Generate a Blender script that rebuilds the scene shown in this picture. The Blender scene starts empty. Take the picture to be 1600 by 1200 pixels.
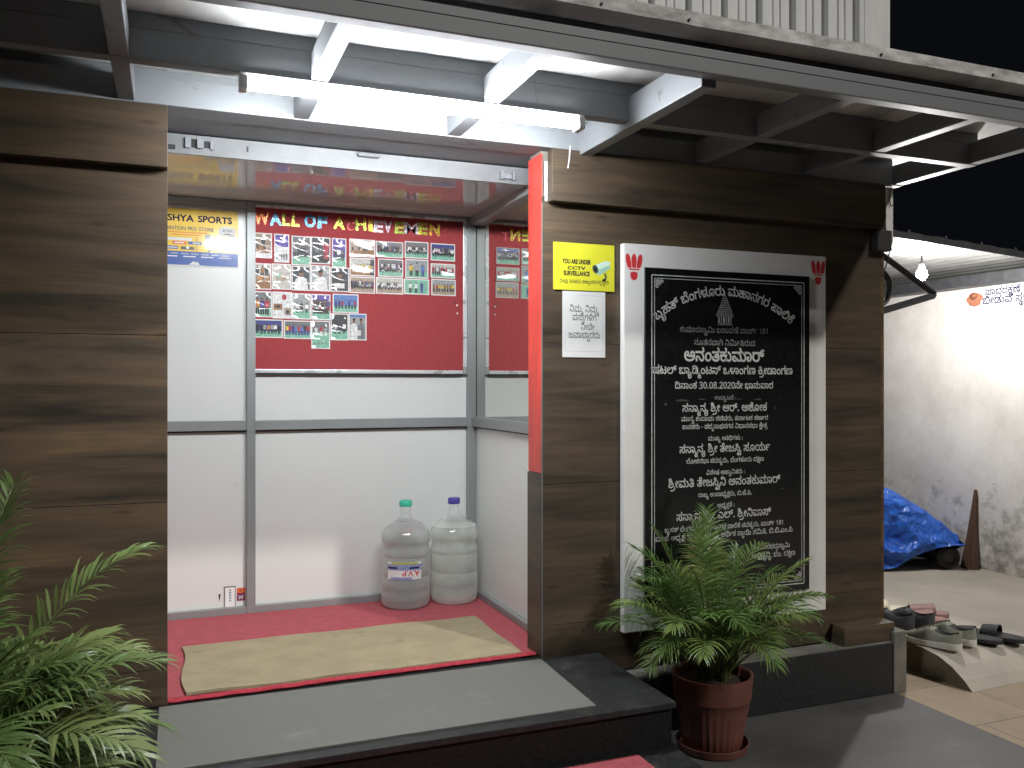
import bpy, bmesh, math, random
from mathutils import Vector, Matrix, geometry
R = math.radians
sc = bpy.context.scene
COL = sc.collection

# ------------------------------------------------------------------ camera
cam_d = bpy.data.cameras.new("camera")
cam = bpy.data.objects.new("camera", cam_d)
COL.objects.link(cam)
cam.location = (0, -3.184, 1.1)
cam.rotation_euler = (R(90), 0, R(-21.5))
cam_d.sensor_width = 36.0
cam_d.lens = 36.0 * 1350 / 1600
cam_d.shift_y = 2 / 1600
cam_d.clip_start = 0.02
cam_d.clip_end = 400
sc.camera = cam

# ------------------------------------------------------------------ world: night sky
w = bpy.data.worlds.new("World")
sc.world = w
w.use_nodes = True
w.node_tree.nodes["Background"].inputs[0].default_value = (0.35, 0.42, 0.6, 1)
w.node_tree.nodes["Background"].inputs[1].default_value = 0.008

# ------------------------------------------------------------------ the one sun lamp: the street light out of frame, front right
SUN_DIR = Vector((-0.52, 1.0, -0.82)).normalized()
sun_d = bpy.data.lights.new("sun", 'SUN')
sun_d.energy = 1.5
sun_d.angle = R(2.5)
sun_d.color = (1.0, 0.96, 0.9)
sun = bpy.data.objects.new("sun", sun_d)
COL.objects.link(sun)
sun.location = (3, -5, 5)
sun.rotation_euler = SUN_DIR.to_track_quat('-Z', 'Y').to_euler()

sc.view_settings.view_transform = 'Standard'
sc.view_settings.look = 'None'
sc.view_settings.exposure = 0.0
sc.view_settings.gamma = 1.0
sc.render.engine = 'CYCLES'
sc.cycles.use_denoising = True
sc.cycles.max_bounces = 8
sc.cycles.transparent_max_bounces = 16
sc.cycles.sample_clamp_indirect = 4.0
sc.cycles.caustics_refractive = False
sc.cycles.caustics_reflective = False

TUBE = 215.0
BULB = 2050.0

# ------------------------------------------------------------------ materials
MATS = {}
def nodes(name):
    m = bpy.data.materials.new(name)
    m.use_nodes = True
    nt = m.node_tree
    return m, nt, nt.nodes["Principled BSDF"]
def N(nt, t, **kw):
    n = nt.nodes.new(t)
    for k, v in kw.items():
        if k in n.inputs: n.inputs[k].default_value = v
        else: setattr(n, k, v)
    return n
def coords(nt, scale=(1, 1, 1), loc=(0, 0, 0)):
    tc = nt.nodes.new("ShaderNodeTexCoord")
    mp = nt.nodes.new("ShaderNodeMapping")
    mp.inputs["Scale"].default_value = scale
    mp.inputs["Location"].default_value = loc
    nt.links.new(tc.outputs["Object"], mp.inputs["Vector"])
    return mp.outputs["Vector"]
def ramp(nt, fac, stops):
    r = nt.nodes.new("ShaderNodeValToRGB")
    e = r.color_ramp.elements
    while len(e) < len(stops): e.new(0.5)
    for i, (p, c) in enumerate(stops):
        e[i].position = p
        e[i].color = (c[0], c[1], c[2], 1) if not isinstance(c, float) else (c, c, c, 1)
    nt.links.new(fac, r.inputs[0])
    return r.outputs[0]
def mixc(nt, fac, a, b, mode='MIX'):
    m = nt.nodes.new("ShaderNodeMix")
    m.data_type = 'RGBA'; m.blend_type = mode
    for sock, val in ((m.inputs[0], fac), (m.inputs[6], a), (m.inputs[7], b)):
        if isinstance(val, (int, float)): sock.default_value = val
        elif isinstance(val, (tuple, list)): sock.default_value = (*val[:3], 1)
        else: nt.links.new(val, sock)
    return m.outputs[2]
def bumpn(nt, b, h, strength, dist=0.002):
    bp = nt.nodes.new("ShaderNodeBump")
    bp.inputs["Strength"].default_value = strength
    bp.inputs["Distance"].default_value = dist
    nt.links.new(h, bp.inputs["Height"])
    nt.links.new(bp.outputs[0], b.inputs["Normal"])
    return bp
def mat(name, col, rough=0.55, metal=0.0, var=0.25, vs=6.0, stretch=(1, 1, 1), bump=0.0, bs=120.0, bd=0.002, spec=0.5, rv=0.1, coat=0.0):
    if name in MATS: return MATS[name]
    m, nt, b = nodes(name)
    b.inputs["Metallic"].default_value = metal
    b.inputs["Specular IOR Level"].default_value = spec
    b.inputs["Coat Weight"].default_value = coat
    b.inputs["Coat Roughness"].default_value = 0.1
    v = coords(nt, stretch)
    n = N(nt, "ShaderNodeTexNoise", Scale=vs, Detail=6.0, Roughness=0.6)
    nt.links.new(v, n.inputs["Vector"])
    lo = tuple(c * (1 - var) for c in col); hi = tuple(min(1, c * (1 + var)) for c in col)
    c = ramp(nt, n.outputs[0], [(0.3, lo), (0.7, hi)])
    nt.links.new(c, b.inputs["Base Color"])
    rr = N(nt, "ShaderNodeMapRange")
    rr.inputs[1].default_value = 0.3; rr.inputs[2].default_value = 0.7
    rr.inputs[3].default_value = max(0.02, rough - rv); rr.inputs[4].default_value = min(1, rough + rv)
    nt.links.new(n.outputs[0], rr.inputs[0]); nt.links.new(rr.outputs[0], b.inputs["Roughness"])
    if bump:
        n2 = N(nt, "ShaderNodeTexNoise", Scale=bs, Detail=4.0)
        nt.links.new(v, n2.inputs["Vector"])
        bumpn(nt, b, n2.outputs[0], bump, bd)
    MATS[name] = m
    return m
def emit(name, col, s):
    m, nt, b = nodes(name)
    b.inputs["Base Color"].default_value = (0.8, 0.8, 0.8, 1)
    b.inputs["Emission Color"].default_value = (*col, 1)
    b.inputs["Emission Strength"].default_value = s
    MATS[name] = m
    return m
def wood(name, tint=(1, 1, 1), seed=0.0):
    m, nt, b = nodes(name)
    vb = coords(nt, (0.6, 1.0, 6.0), (seed, seed, seed))
    band = N(nt, "ShaderNodeTexNoise", Scale=2.0, Detail=7.0, Roughness=0.58, Distortion=0.7)
    nt.links.new(vb, band.inputs["Vector"])
    vf = coords(nt, (0.9, 2.2, 46.0), (seed, 0, 0))
    fine = N(nt, "ShaderNodeTexNoise", Scale=2.5, Detail=8.0, Roughness=0.65, Distortion=0.4)
    nt.links.new(vf, fine.inputs["Vector"])
    vk = coords(nt, (2.2, 1.0, 9.0), (seed + 3, 0, 0))
    knot = N(nt, "ShaderNodeTexVoronoi", Scale=1.6)
    nt.links.new(vk, knot.inputs["Vector"])
    c1 = ramp(nt, band.outputs[0], [(0.30, (0.024, 0.021, 0.017)), (0.42, (0.052, 0.040, 0.028)), (0.56, (0.080, 0.058, 0.038)), (0.72, (0.122, 0.083, 0.048))])
    c2 = ramp(nt, fine.outputs[0], [(0.3, (0.70, 0.68, 0.66)), (0.7, (1.18, 1.15, 1.12))])
    c = mixc(nt, 0.65, c1, c2, 'MULTIPLY')
    kk = ramp(nt, knot.outputs["Distance"], [(0.02, (0.35, 0.33, 0.32)), (0.16, (1, 1, 1))])
    c = mixc(nt, 0.7, c, kk, 'MULTIPLY')
    c = mixc(nt, 1.0, c, tint, 'MULTIPLY')
    nt.links.new(c, b.inputs["Base Color"])
    b.inputs["Roughness"].default_value = 0.42
    b.inputs["Specular IOR Level"].default_value = 0.35
    bumpn(nt, b, fine.outputs[0], 0.12, 0.001)
    MATS[name] = m
    return m
def plaster(name):
    m, nt, b = nodes(name)
    v = coords(nt)
    big = N(nt, "ShaderNodeTexNoise", Scale=2.2, Detail=9.0, Roughness=0.68, Distortion=0.1)
    nt.links.new(v, big.inputs["Vector"])
    sp = N(nt, "ShaderNodeTexNoise", Scale=8.0, Detail=10.0, Roughness=0.70, Distortion=0.12)
    nt.links.new(v, sp.inputs["Vector"])
    sep = N(nt, "ShaderNodeSeparateXYZ")
    tc = N(nt, "ShaderNodeTexCoord"); nt.links.new(tc.outputs["Object"], sep.inputs[0])
    # rising damp and scuffs: grime that grows towards the foot of the wall, with ragged shapes of its own
    mr = N(nt, "ShaderNodeMapRange"); mr.inputs[1].default_value = 0.15; mr.inputs[2].default_value = 1.0
    mr.inputs[3].default_value = 0.20; mr.inputs[4].default_value = -0.13
    nt.links.new(sep.outputs[2], mr.inputs[0])
    # the stretch nearer the street was repainted and is cleaner
    my = N(nt, "ShaderNodeMapRange"); my.inputs[1].default_value = 1.16; my.inputs[2].default_value = 1.19
    my.inputs[3].default_value = -0.10; my.inputs[4].default_value = 0.02
    nt.links.new(sep.outputs[1], my.inputs[0])
    a0 = N(nt, "ShaderNodeMath", operation='ADD'); nt.links.new(mr.outputs[0], a0.inputs[0]); nt.links.new(my.outputs[0], a0.inputs[1])
    a = N(nt, "ShaderNodeMath", operation='ADD'); nt.links.new(sp.outputs[0], a.inputs[0]); nt.links.new(a0.outputs[0], a.inputs[1])
    f = ramp(nt, a.outputs[0], [(0.50, 0.0), (0.60, 0.45), (0.74, 0.9)])
    c = ramp(nt, big.outputs[0], [(0.3, (0.62, 0.58, 0.54)), (0.6, (0.80, 0.77, 0.74))])
    c = mixc(nt, f, c, (0.20, 0.185, 0.155))
    nt.links.new(c, b.inputs["Base Color"])
    b.inputs["Roughness"].default_value = 0.85
    bumpn(nt, b, sp.outputs[0], 0.5, 0.01)
    MATS[name] = m
    return m
def tiles(name):
    m, nt, b = nodes(name)
    v = coords(nt, (1, 1, 1), (0.22, 0.1, 0))
    br = N(nt, "ShaderNodeTexBrick", offset=0.5)
    br.inputs["Scale"].default_value = 1.0
    br.inputs["Brick Width"].default_value = 0.62; br.inputs["Row Height"].default_value = 0.42
    br.inputs["Mortar Size"].default_value = 0.004
    br.inputs["Color1"].default_value = (0.33, 0.25, 0.17, 1); br.inputs["Color2"].default_value = (0.27, 0.205, 0.14, 1)
    br.inputs["Mortar"].default_value = (0.17, 0.13, 0.095, 1)
    nt.links.new(v, br.inputs["Vector"])
    n = N(nt, "ShaderNodeTexNoise", Scale=5.0, Detail=8.0, Roughness=0.7)
    nt.links.new(v, n.inputs["Vector"])
    c = mixc(nt, 0.75, br.outputs[0], ramp(nt, n.outputs[0], [(0.3, (0.72, 0.7, 0.68)), (0.7, (1.15, 1.12, 1.1))]), 'MULTIPLY')
    nt.links.new(c, b.inputs["Base Color"])
    b.inputs["Roughness"].default_value = 0.6
    bumpn(nt, b, n.outputs[0], 0.25, 0.006)
    MATS[name] = m
    return m
def leafmat(name, c1, c2, c3):
    m, nt, b = nodes(name)
    oi = N(nt, "ShaderNodeObjectInfo")
    v = coords(nt)
    n = N(nt, "ShaderNodeTexNoise", Scale=14.0, Detail=3.0); nt.links.new(v, n.inputs["Vector"])
    a = N(nt, "ShaderNodeMath", operation='ADD'); nt.links.new(n.outputs[0], a.inputs[0]); nt.links.new(oi.outputs["Random"], a.inputs[1])
    h = N(nt, "ShaderNodeMath", operation='MULTIPLY'); h.inputs[1].default_value = 0.66; nt.links.new(a.outputs[0], h.inputs[0])
    c = ramp(nt, h.outputs[0], [(0.2, c1), (0.5, c2), (0.85, c3)])
    nt.links.new(c, b.inputs["Base Color"])
    b.inputs["Roughness"].default_value = 0.38
    tr = N(nt, "ShaderNodeBsdfTranslucent"); nt.links.new(c, tr.inputs[0])
    mx = N(nt, "ShaderNodeMixShader"); mx.inputs[0].default_value = 0.28
    nt.links.new(b.outputs[0], mx.inputs[1]); nt.links.new(tr.outputs[0], mx.inputs[2])
    nt.links.new(mx.outputs[0], nt.nodes["Material Output"].inputs[0])
    MATS[name] = m
    return m
def film(name, col, wave=0.55, scale=9.0):
    """colour print under a wavy clear film"""
    if name in MATS: return MATS[name]
    m, nt, b = nodes(name)
    v = coords(nt, (1.0, 1, 1.6))
    n1 = N(nt, "ShaderNodeTexNoise", Scale=60.0, Detail=5.0); nt.links.new(v, n1.inputs["Vector"])
    c = mixc(nt, 0.8, col, ramp(nt, n1.outputs[0], [(0.3, (0.55, 0.55, 0.55)), (0.7, (1.35, 1.35, 1.35))]), 'MULTIPLY')
    nt.links.new(c, b.inputs["Base Color"])
    b.inputs["Roughness"].default_value = 0.5
    b.inputs["Coat Weight"].default_value = 1.0
    b.inputs["Coat Roughness"].default_value = 0.06
    b.inputs["Coat IOR"].default_value = 1.65
    n = N(nt, "ShaderNodeTexNoise", Scale=scale, Detail=0.4, Distortion=0.9); nt.links.new(v, n.inputs["Vector"])
    bp = N(nt, "ShaderNodeBump"); bp.inputs["Strength"].default_value = wave; bp.inputs["Distance"].default_value = 0.045
    nt.links.new(n.outputs[0], bp.inputs["Height"]); nt.links.new(bp.outputs[0], b.inputs["Coat Normal"])
    MATS[name] = m
    return m
def glitter(name, col, col2):
    m, nt, b = nodes(name)
    v = coords(nt)
    vo = N(nt, "ShaderNodeTexVoronoi", Scale=210.0); nt.links.new(v, vo.inputs["Vector"])
    big = N(nt, "ShaderNodeTexNoise", Scale=26.0, Detail=2.0); nt.links.new(v, big.inputs["Vector"])
    c = ramp(nt, big.outputs[0], [(0.38, col), (0.62, col2)])
    sepc = ramp(nt, vo.outputs["Color"], [(0.25, (0.22, 0.22, 0.22)), (0.6, (0.8, 0.8, 0.8)), (0.9, (2.0, 2.0, 2.0))])
    c = mixc(nt, 1.0, c, sepc, 'MULTIPLY')
    nt.links.new(c, b.inputs["Base Color"])
    b.inputs["Metallic"].default_value = 0.35; b.inputs["Roughness"].default_value = 0.3
    MATS[name] = m
    return m
def clear(name, tint, alpha, rough=0.04, body=(0.75, 0.78, 0.76), gloss=1.5):
    """thin clear plastic: mostly see-through, milky where thick, sharp highlights"""
    m, nt, b = nodes(name)
    d1 = N(nt, "ShaderNodeBsdfDiffuse"); d1.inputs[0].default_value = (*body, 1)
    d2 = N(nt, "ShaderNodeBsdfTranslucent"); d2.inputs[0].default_value = (*body, 1)
    df = N(nt, "ShaderNodeMixShader"); df.inputs[0].default_value = 0.35
    nt.links.new(d1.outputs[0], df.inputs[1]); nt.links.new(d2.outputs[0], df.inputs[2])
    tb = N(nt, "ShaderNodeBsdfTransparent"); tb.inputs[0].default_value = (*tint, 1)
    gl = N(nt, "ShaderNodeBsdfGlossy"); gl.inputs["Roughness"].default_value = rough; gl.inputs["Color"].default_value = (1, 1, 1, 1)
    lw = N(nt, "ShaderNodeLayerWeight"); lw.inputs[0].default_value = 0.3
    mr = N(nt, "ShaderNodeMapRange"); mr.inputs[3].default_value = alpha; mr.inputs[4].default_value = min(1, alpha + 0.40)
    nt.links.new(lw.outputs["Facing"], mr.inputs[0])
    mx = N(nt, "ShaderNodeMixShader")
    nt.links.new(mr.outputs[0], mx.inputs[0]); nt.links.new(tb.outputs[0], mx.inputs[1]); nt.links.new(df.outputs[0], mx.inputs[2])
    fr_ = N(nt, "ShaderNodeFresnel")
    if gloss is None:
        nt.links.new(mx.outputs[0], nt.nodes["Material Output"].inputs[0]); MATS[name] = m; return m
    fr_.inputs[0].default_value = gloss
    m2 = N(nt, "ShaderNodeMixShader")
    ge = N(nt, "ShaderNodeNewGeometry"); inv = N(nt, "ShaderNodeMath", operation='SUBTRACT'); inv.inputs[0].default_value = 1.0; nt.links.new(ge.outputs["Backfacing"], inv.inputs[1])
    gm = N(nt, "ShaderNodeMath", operation='MULTIPLY'); nt.links.new(fr_.outputs[0], gm.inputs[0]); nt.links.new(inv.outputs[0], gm.inputs[1])
    nt.links.new(gm.outputs[0], m2.inputs[0]); nt.links.new(mx.outputs[0], m2.inputs[1]); nt.links.new(gl.outputs[0], m2.inputs[2])
    nt.links.new(m2.outputs[0], nt.nodes["Material Output"].inputs[0])
    MATS[name] = m
    return m
def tarpmat(name):
    m, nt, b = nodes(name)
    v = coords(nt)
    n = N(nt, "ShaderNodeTexNoise", Scale=9.0, Detail=3.0, Distortion=1.5); nt.links.new(v, n.inputs["Vector"])
    vo = N(nt, "ShaderNodeTexVoronoi", Scale=13.0, feature='DISTANCE_TO_EDGE'); nt.links.new(v, vo.inputs["Vector"])
    c = ramp(nt, n.outputs[0], [(0.3, (0.012, 0.075, 0.42)), (0.7, (0.03, 0.16, 0.68))])
    nt.links.new(c, b.inputs["Base Color"]); b.inputs["Roughness"].default_value = 0.3
    ad = N(nt, "ShaderNodeMath", operation='ADD'); nt.links.new(n.outputs[0], ad.inputs[0]); nt.links.new(vo.outputs[0], ad.inputs[1])
    bumpn(nt, b, ad.outputs[0], 0.8, 0.03)
    MATS[name] = m
    return m

def scuffed_over(m, mark, lo, hi, vs):
    nt = m.node_tree; b = nt.nodes["Principled BSDF"]
    old = b.inputs["Base Color"].links[0].from_socket
    n = N(nt, "ShaderNodeTexNoise", Scale=vs, Detail=8.0, Roughness=0.7, Distortion=0.5); nt.links.new(coords(nt, (1, 1.3, 1), (0.8, 0.1, 0.4)), n.inputs["Vector"])
    nt.links.new(mixc(nt, ramp(nt, n.outputs[0], [(lo, 0.0), (hi, 0.8)]), old, mark), b.inputs["Base Color"])
    return m
def scuffed(name, base, mark, lo, hi, vs, stretch, rough):
    m = mat(name, base, rough, var=0.015, vs=2.5, rv=0.015); nt = m.node_tree; b = nt.nodes["Principled BSDF"]
    old = b.inputs["Base Color"].links[0].from_socket
    v = coords(nt, stretch, (0.3, 0.7, 0.2))
    n = N(nt, "ShaderNodeTexNoise", Scale=vs, Detail=7.0, Roughness=0.72, Distortion=0.6); nt.links.new(v, n.inputs["Vector"])
    f = ramp(nt, n.outputs[0], [(lo, 0.0), (hi, 0.75)])
    nt.links.new(mixc(nt, f, old, mark), b.inputs["Base Color"])
    return m
W_LEFT = wood("wood_laminate", seed=0.0, tint=(1.20, 1.19, 1.18))
W_RIGHT = wood("wood_laminate_two", seed=4.3, tint=(1.0, 1.02, 1.05))
W_END = wood("wood_end_strip", tint=(1.6, 1.35, 1.0), seed=9.0)
GRANITE = mat("black_granite", (0.022, 0.023, 0.024), 0.42, var=0.5, vs=90, spec=0.3)
CEMENT = mat("cement", (0.17, 0.165, 0.145), 0.85, var=0.35, vs=9, bump=0.4, bs=60, bd=0.004)
FLOORGREY = mat("grey_stone_floor", (0.098, 0.096, 0.095), 0.62, var=0.22, vs=2.5, bump=0.15, bs=220, bd=0.001)
STEEL = scuffed("painted_steel_worn", (0.215, 0.225, 0.24), (0.10, 0.075, 0.055), 0.62, 0.72, 7.0, (1, 1, 1.5), 0.5)
STEEL_PALE = mat("pale_steel", (0.165, 0.17, 0.175), 0.5, var=0.2, vs=6, bump=0.1, bs=40)
SHEET = mat("roof_sheet_paint", (0.74, 0.74, 0.72), 0.55, var=0.16, vs=4, stretch=(2.5, 1, 1), bump=0.15, bs=14, bd=0.004)
FASCIA = mat("weathered_white_edge", (0.74, 0.72, 0.69), 0.8, var=0.45, vs=12, stretch=(1, 1, 2.5), bump=0.3, bs=40)
ALU = mat("grey_aluminium", (0.30, 0.315, 0.315), 0.42, metal=0.25, var=0.08, vs=3)
ALU_BRIGHT = mat("bright_aluminium", (0.75, 0.76, 0.77), 0.3, metal=0.4, var=0.06)
RUBBER = mat("black_gasket", (0.015, 0.015, 0.015), 0.6)
PANEL = scuffed("white_laminate_scuffed", (0.725, 0.74, 0.72), (0.42, 0.41, 0.38), 0.665, 0.76, 5.0, (1.0, 1, 0.8), 0.3)
CEIL = mat("glossy_ceiling_laminate", (0.70, 0.69, 0.69), 0.03, var=0.02, rv=0.008, spec=1.0)
m_, nt_, b_ = nodes("mirror_glass"); b_.inputs["Metallic"].default_value = 1; b_.inputs["Roughness"].default_value = 0.015
b_.inputs["Base Color"].default_value = (0.86, 0.88, 0.83, 1); MIRROR = m_
CARPET = mat("red_carpet", (0.40, 0.095, 0.11), 0.95, var=0.12, vs=25, bump=0.7, bs=420, bd=0.003, spec=0.1)
CARPET_DK = mat("carpet_edge", (0.42, 0.05, 0.07), 0.95, var=0.2, vs=60, bump=0.8, bs=300, bd=0.004, spec=0.1)
COIR = mat("beige_mat", (0.37, 0.315, 0.205), 0.95, var=0.13, vs=6, stretch=(1, 1.4, 1), bump=0.9, bs=300, bd=0.004, spec=0.1)
GREYMAT = mat("grey_rubber_mat", (0.15, 0.153, 0.138), 0.7, var=0.12, vs=3, stretch=(1, 2, 1), bump=0.3, bs=260, bd=0.001)
FELT = mat("red_felt", (0.38, 0.066, 0.072), 0.95, var=0.08, vs=40, bump=0.4, bs=500, bd=0.001, spec=0.1)
REDPAINT = mat("red_painted_plywood", (0.60, 0.06, 0.045), 0.45, var=0.28, vs=5, stretch=(1, 3, 0.5), bump=0.2, bs=30)
TUBE_M = emit("lit_tube", (0.93, 0.97, 1.0), TUBE)
WHITEPAINT = mat("white_enamel", (0.78, 0.78, 0.78), 0.35, var=0.05)
MARBLE = mat("white_marble", (0.76, 0.755, 0.73), 0.5, var=0.06, vs=4, bump=0.06, bs=30)
GREYMAT = scuffed("grey_mat_dusty", (0.15, 0.153, 0.138), (0.21, 0.205, 0.185), 0.56, 0.72, 7.0, (1, 1.6, 1), 0.7)
COIR = scuffed_over(COIR, (0.19, 0.155, 0.095), 0.60, 0.74, 6.5)
FLOORGREY = scuffed_over(FLOORGREY, (0.15, 0.145, 0.135), 0.56, 0.74, 4.0)
GRANITE_TOP = scuffed_over(mat("granite_tread", (0.022, 0.023, 0.024), 0.42, var=0.5, vs=90, spec=0.3), (0.06, 0.058, 0.054), 0.50, 0.72, 9.0)
RISER = mat("black_granite_riser", (0.012, 0.0125, 0.013), 0.6, var=0.5, vs=90, spec=0.15)
SLAB = mat("polished_black_slab", (0.008, 0.0085, 0.009), 0.16, var=0.3, vs=60, rv=0.05)
INK_SILVER = mat("engraved_silver_paint", (0.50, 0.50, 0.485), 0.6, var=0.3, vs=40)
INK_DIM = mat("worn_silver_paint", (0.26, 0.26, 0.25), 0.6, var=0.45, vs=60)
INK_BLACK = mat("black_ink", (0.012, 0.012, 0.012), 0.6)
INK_GREY = mat("grey_ink", (0.16, 0.16, 0.16), 0.6)
INK_DARK = mat("dark_grey_ink", (0.06, 0.06, 0.06), 0.7)
INK_NAVY = mat("navy_ink", (0.012, 0.015, 0.07), 0.95, spec=0.05)
INK_RED = mat("red_ink", (0.60, 0.03, 0.035), 0.6, var=0.2, vs=60)
YELLOW = mat("bright_yellow_board", (0.60, 0.58, 0.035), 0.55, var=0.04, spec=0.2)
NOTICE = mat("notice_paper", (0.62, 0.62, 0.605), 0.8, var=0.04, vs=12, bump=0.25, bs=9, bd=0.01, spec=0.1)
PAPER = mat("white_paper", (0.82, 0.82, 0.80), 0.75, var=0.04, vs=12, bump=0.25, bs=9, bd=0.01)
GREENGREY = mat("camera_green", (0.30, 0.50, 0.40), 0.4, var=0.1)
CAMDARK = mat("camera_dark_green", (0.05, 0.09, 0.075), 0.4)
POSTERY = mat("poster_yellow", (0.88, 0.60, 0.06), 0.4, var=0.05, vs=6, coat=0.6)
POSTERB = mat("poster_blue", (0.045, 0.11, 0.38), 0.4, var=0.15, vs=8, coat=0.6)
POSTERO = mat("poster_orange", (0.80, 0.16, 0.05), 0.4, coat=0.6)
POSTERG = mat("poster_grey", (0.09, 0.10, 0.11), 0.4, coat=0.6)
POSTERP = mat("poster_pale", (0.66, 0.72, 0.68), 0.4, coat=0.6)
TERRA = mat("brown_red_plastic_pot", (0.155, 0.055, 0.042), 0.5, var=0.2, vs=12, stretch=(1, 1, 0.4))
SOIL = mat("potting_soil", (0.045, 0.032, 0.02), 0.95, var=0.5, vs=40, bump=1, bs=60, bd=0.02)
PLASTER = plaster("stained_plaster")
COURT = mat("trodden_cement", (0.42, 0.38, 0.32), 0.8, var=0.16, vs=2.2, bump=0.25, bs=25, bd=0.006)
RAMPSIDE = mat("olive_cement", (0.13, 0.115, 0.075), 0.9, var=0.35, vs=8, bump=0.5, bs=30, bd=0.006)  # darker olive cement for the side faces of the ramp
TILES = tiles("sandstone_tiles")
ASPHALT = mat("asphalt", (0.05, 0.05, 0.05), 0.85, var=0.3, vs=12, bump=0.5, bs=90)
CORR = mat("galvanised_corrugated_sheet", (0.24, 0.24, 0.235), 0.38, metal=0.35, var=0.25, vs=4, stretch=(4, 1, 1))
WHITESHEET = mat("white_profile_sheet", (0.78, 0.79, 0.79), 0.5, var=0.08, vs=8, stretch=(3, 3, 0.6))
DARKSTEEL = mat("dark_bracket_steel", (0.045, 0.045, 0.05), 0.5, var=0.3, vs=20)
CABLE = mat("black_cable_skin", (0.012, 0.012, 0.013), 0.45)
BULB_M = emit("lit_bulb", (1.0, 0.98, 0.94), BULB)
TARP = tarpmat("blue_tarpaulin_weave")
BROOM = mat("coconut_fibre", (0.11, 0.06, 0.04), 0.9, var=0.5, vs=60, stretch=(4, 4, 0.3), bump=0.8, bs=80, bd=0.006)
LEAF_L = leafmat("palm_leaf_near", (0.085, 0.14, 0.04), (0.14, 0.22, 0.07), (0.24, 0.30, 0.11))
LEAF_R = leafmat("palm_leaf_far", (0.045, 0.095, 0.022), (0.095, 0.18, 0.04), (0.21, 0.28, 0.08))
LEAF_DRY = leafmat("palm_leaf_dry", (0.20, 0.17, 0.05), (0.32, 0.25, 0.09), (0.40, 0.32, 0.13))
STEM = mat("palm_stem", (0.10, 0.13, 0.04), 0.5, var=0.3, vs=20, stretch=(1, 1, 0.3))

# ------------------------------------------------------------------ mesh builder and object helpers
class MB:
    def __init__(s):
        s.bm = bmesh.new(); s.mi = 0
    def face(s, pts, mi=None):
        vs = [s.bm.verts.new(p) for p in pts]
        f = s.bm.faces.new(vs); f.material_index = s.mi if mi is None else mi
        return f
    def box(s, x0, x1, y0, y1, z0, z1, bev=0.0):
        g = bmesh.ops.create_cube(s.bm, size=1.0)
        vs = g['verts']
        for v in vs:
            v.co = Vector(((x0 + x1) / 2 + v.co.x * (x1 - x0), (y0 + y1) / 2 + v.co.y * (y1 - y0), (z0 + z1) / 2 + v.co.z * (z1 - z0)))
        fs = {f for v in vs for f in v.link_faces}
        for f in fs: f.material_index = s.mi
        if bev:
            es = list({e for v in vs for e in v.link_edges})
            r = bmesh.ops.bevel(s.bm, geom=es, offset=bev, segments=2, affect='EDGES', profile=0.6)
            for f in r['faces']: f.material_index = s.mi
        return s
    def loft(s, rings, close=True, cap=True):
        """rings: lists of points, same count"""
        V = [[s.bm.verts.new(p) for p in r] for r in rings]
        n = len(V[0])
        for a, b in zip(V, V[1:]):
            for i in range(n if close else n - 1):
                j = (i + 1) % n
                f = s.bm.faces.new((a[i], a[j], b[j], b[i])); f.material_index = s.mi
        if cap and close:
            for r in (list(reversed(V[0])), V[-1]):
                f = s.bm.faces.new(r); f.material_index = s.mi
        return s
    def tube(s, pts, rad, n=8, cap=True):
        pts = [Vector(p) for p in pts]
        rings = []
        up = Vector((0, 0, 1))
        prev = None
        for i, p in enumerate(pts):
            d = (pts[min(i + 1, len(pts) - 1)] - pts[max(i - 1, 0)]).normalized()
            if prev is None:
                a = d.cross(up)
                if a.length < 0.05: a = d.cross(Vector((1, 0, 0)))
            else:
                a = prev - d * prev.dot(d)
            a.normalize(); prev = a
            b = d.cross(a)
            r = rad[i] if isinstance(rad, (list, tuple)) else rad
            rings.append([p + (a * math.cos(2 * math.pi * k / n) + b * math.sin(2 * math.pi * k / n)) * r for k in range(n)])
        return s.loft(rings, True, cap)
    def lathe(s, prof, n=40, c=(0, 0, 0), cap=True, wob=None):
        rings = []
        for r, z in prof:
            rings.append([(c[0] + (r + (wob(k / n, z) if wob else 0)) * math.cos(2 * math.pi * k / n), c[1] + (r + (wob(k / n, z) if wob else 0)) * math.sin(2 * math.pi * k / n), c[2] + z) for k in range(n)])
        return s.loft(rings, True, cap)
    def build(s, name, m, parent=None, smooth=False, loc=None, angle=None, local=False):
        bmesh.ops.recalc_face_normals(s.bm, faces=s.bm.faces)
        me = bpy.data.meshes.new(name)
        off = None
        if local: pass
        elif parent is not None and loc is None:
            p = parent; off = Vector((0, 0, 0))
            while p is not None: off += p.location; p = p.parent
        elif loc is not None: off = Vector(loc)
        if off is not None and off.length > 0: bmesh.ops.translate(s.bm, verts=s.bm.verts, vec=-off)
        if smooth:
            for f in s.bm.faces: f.smooth = True
            lim = R(angle or 35)
            for e in s.bm.edges:
                if len(e.link_faces) == 2 and e.calc_face_angle(0) > lim: e.smooth = False
        s.bm.to_mesh(me); s.bm.free()
        for mm in (m if isinstance(m, (list, tuple)) else [m]): me.materials.append(mm)
        o = bpy.data.objects.new(name, me)
        COL.objects.link(o)
        if parent is not None: o.parent = parent
        elif loc is not None: o.location = loc
        return o
def bx(*a, bev=0.0): return MB().box(*a, bev=bev)
def tag(o, label=None, cat=None, group=None, kind=None):
    if label: o["label"] = label
    if cat: o["category"] = cat
    if group: o["group"] = group
    if kind: o["kind"] = kind
    return o
def thing(name, loc, label, cat, group=None, rz=0.0):
    o = bpy.data.objects.new(name, None)
    o.empty_display_size = 0.1
    COL.objects.link(o); o.location = loc; o.rotation_euler = (0, 0, rz)
    return tag(o, label, cat, group)
def struct(name, mb, m):
    o = mb.build(name, m); o["kind"] = "structure"
    return o

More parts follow.
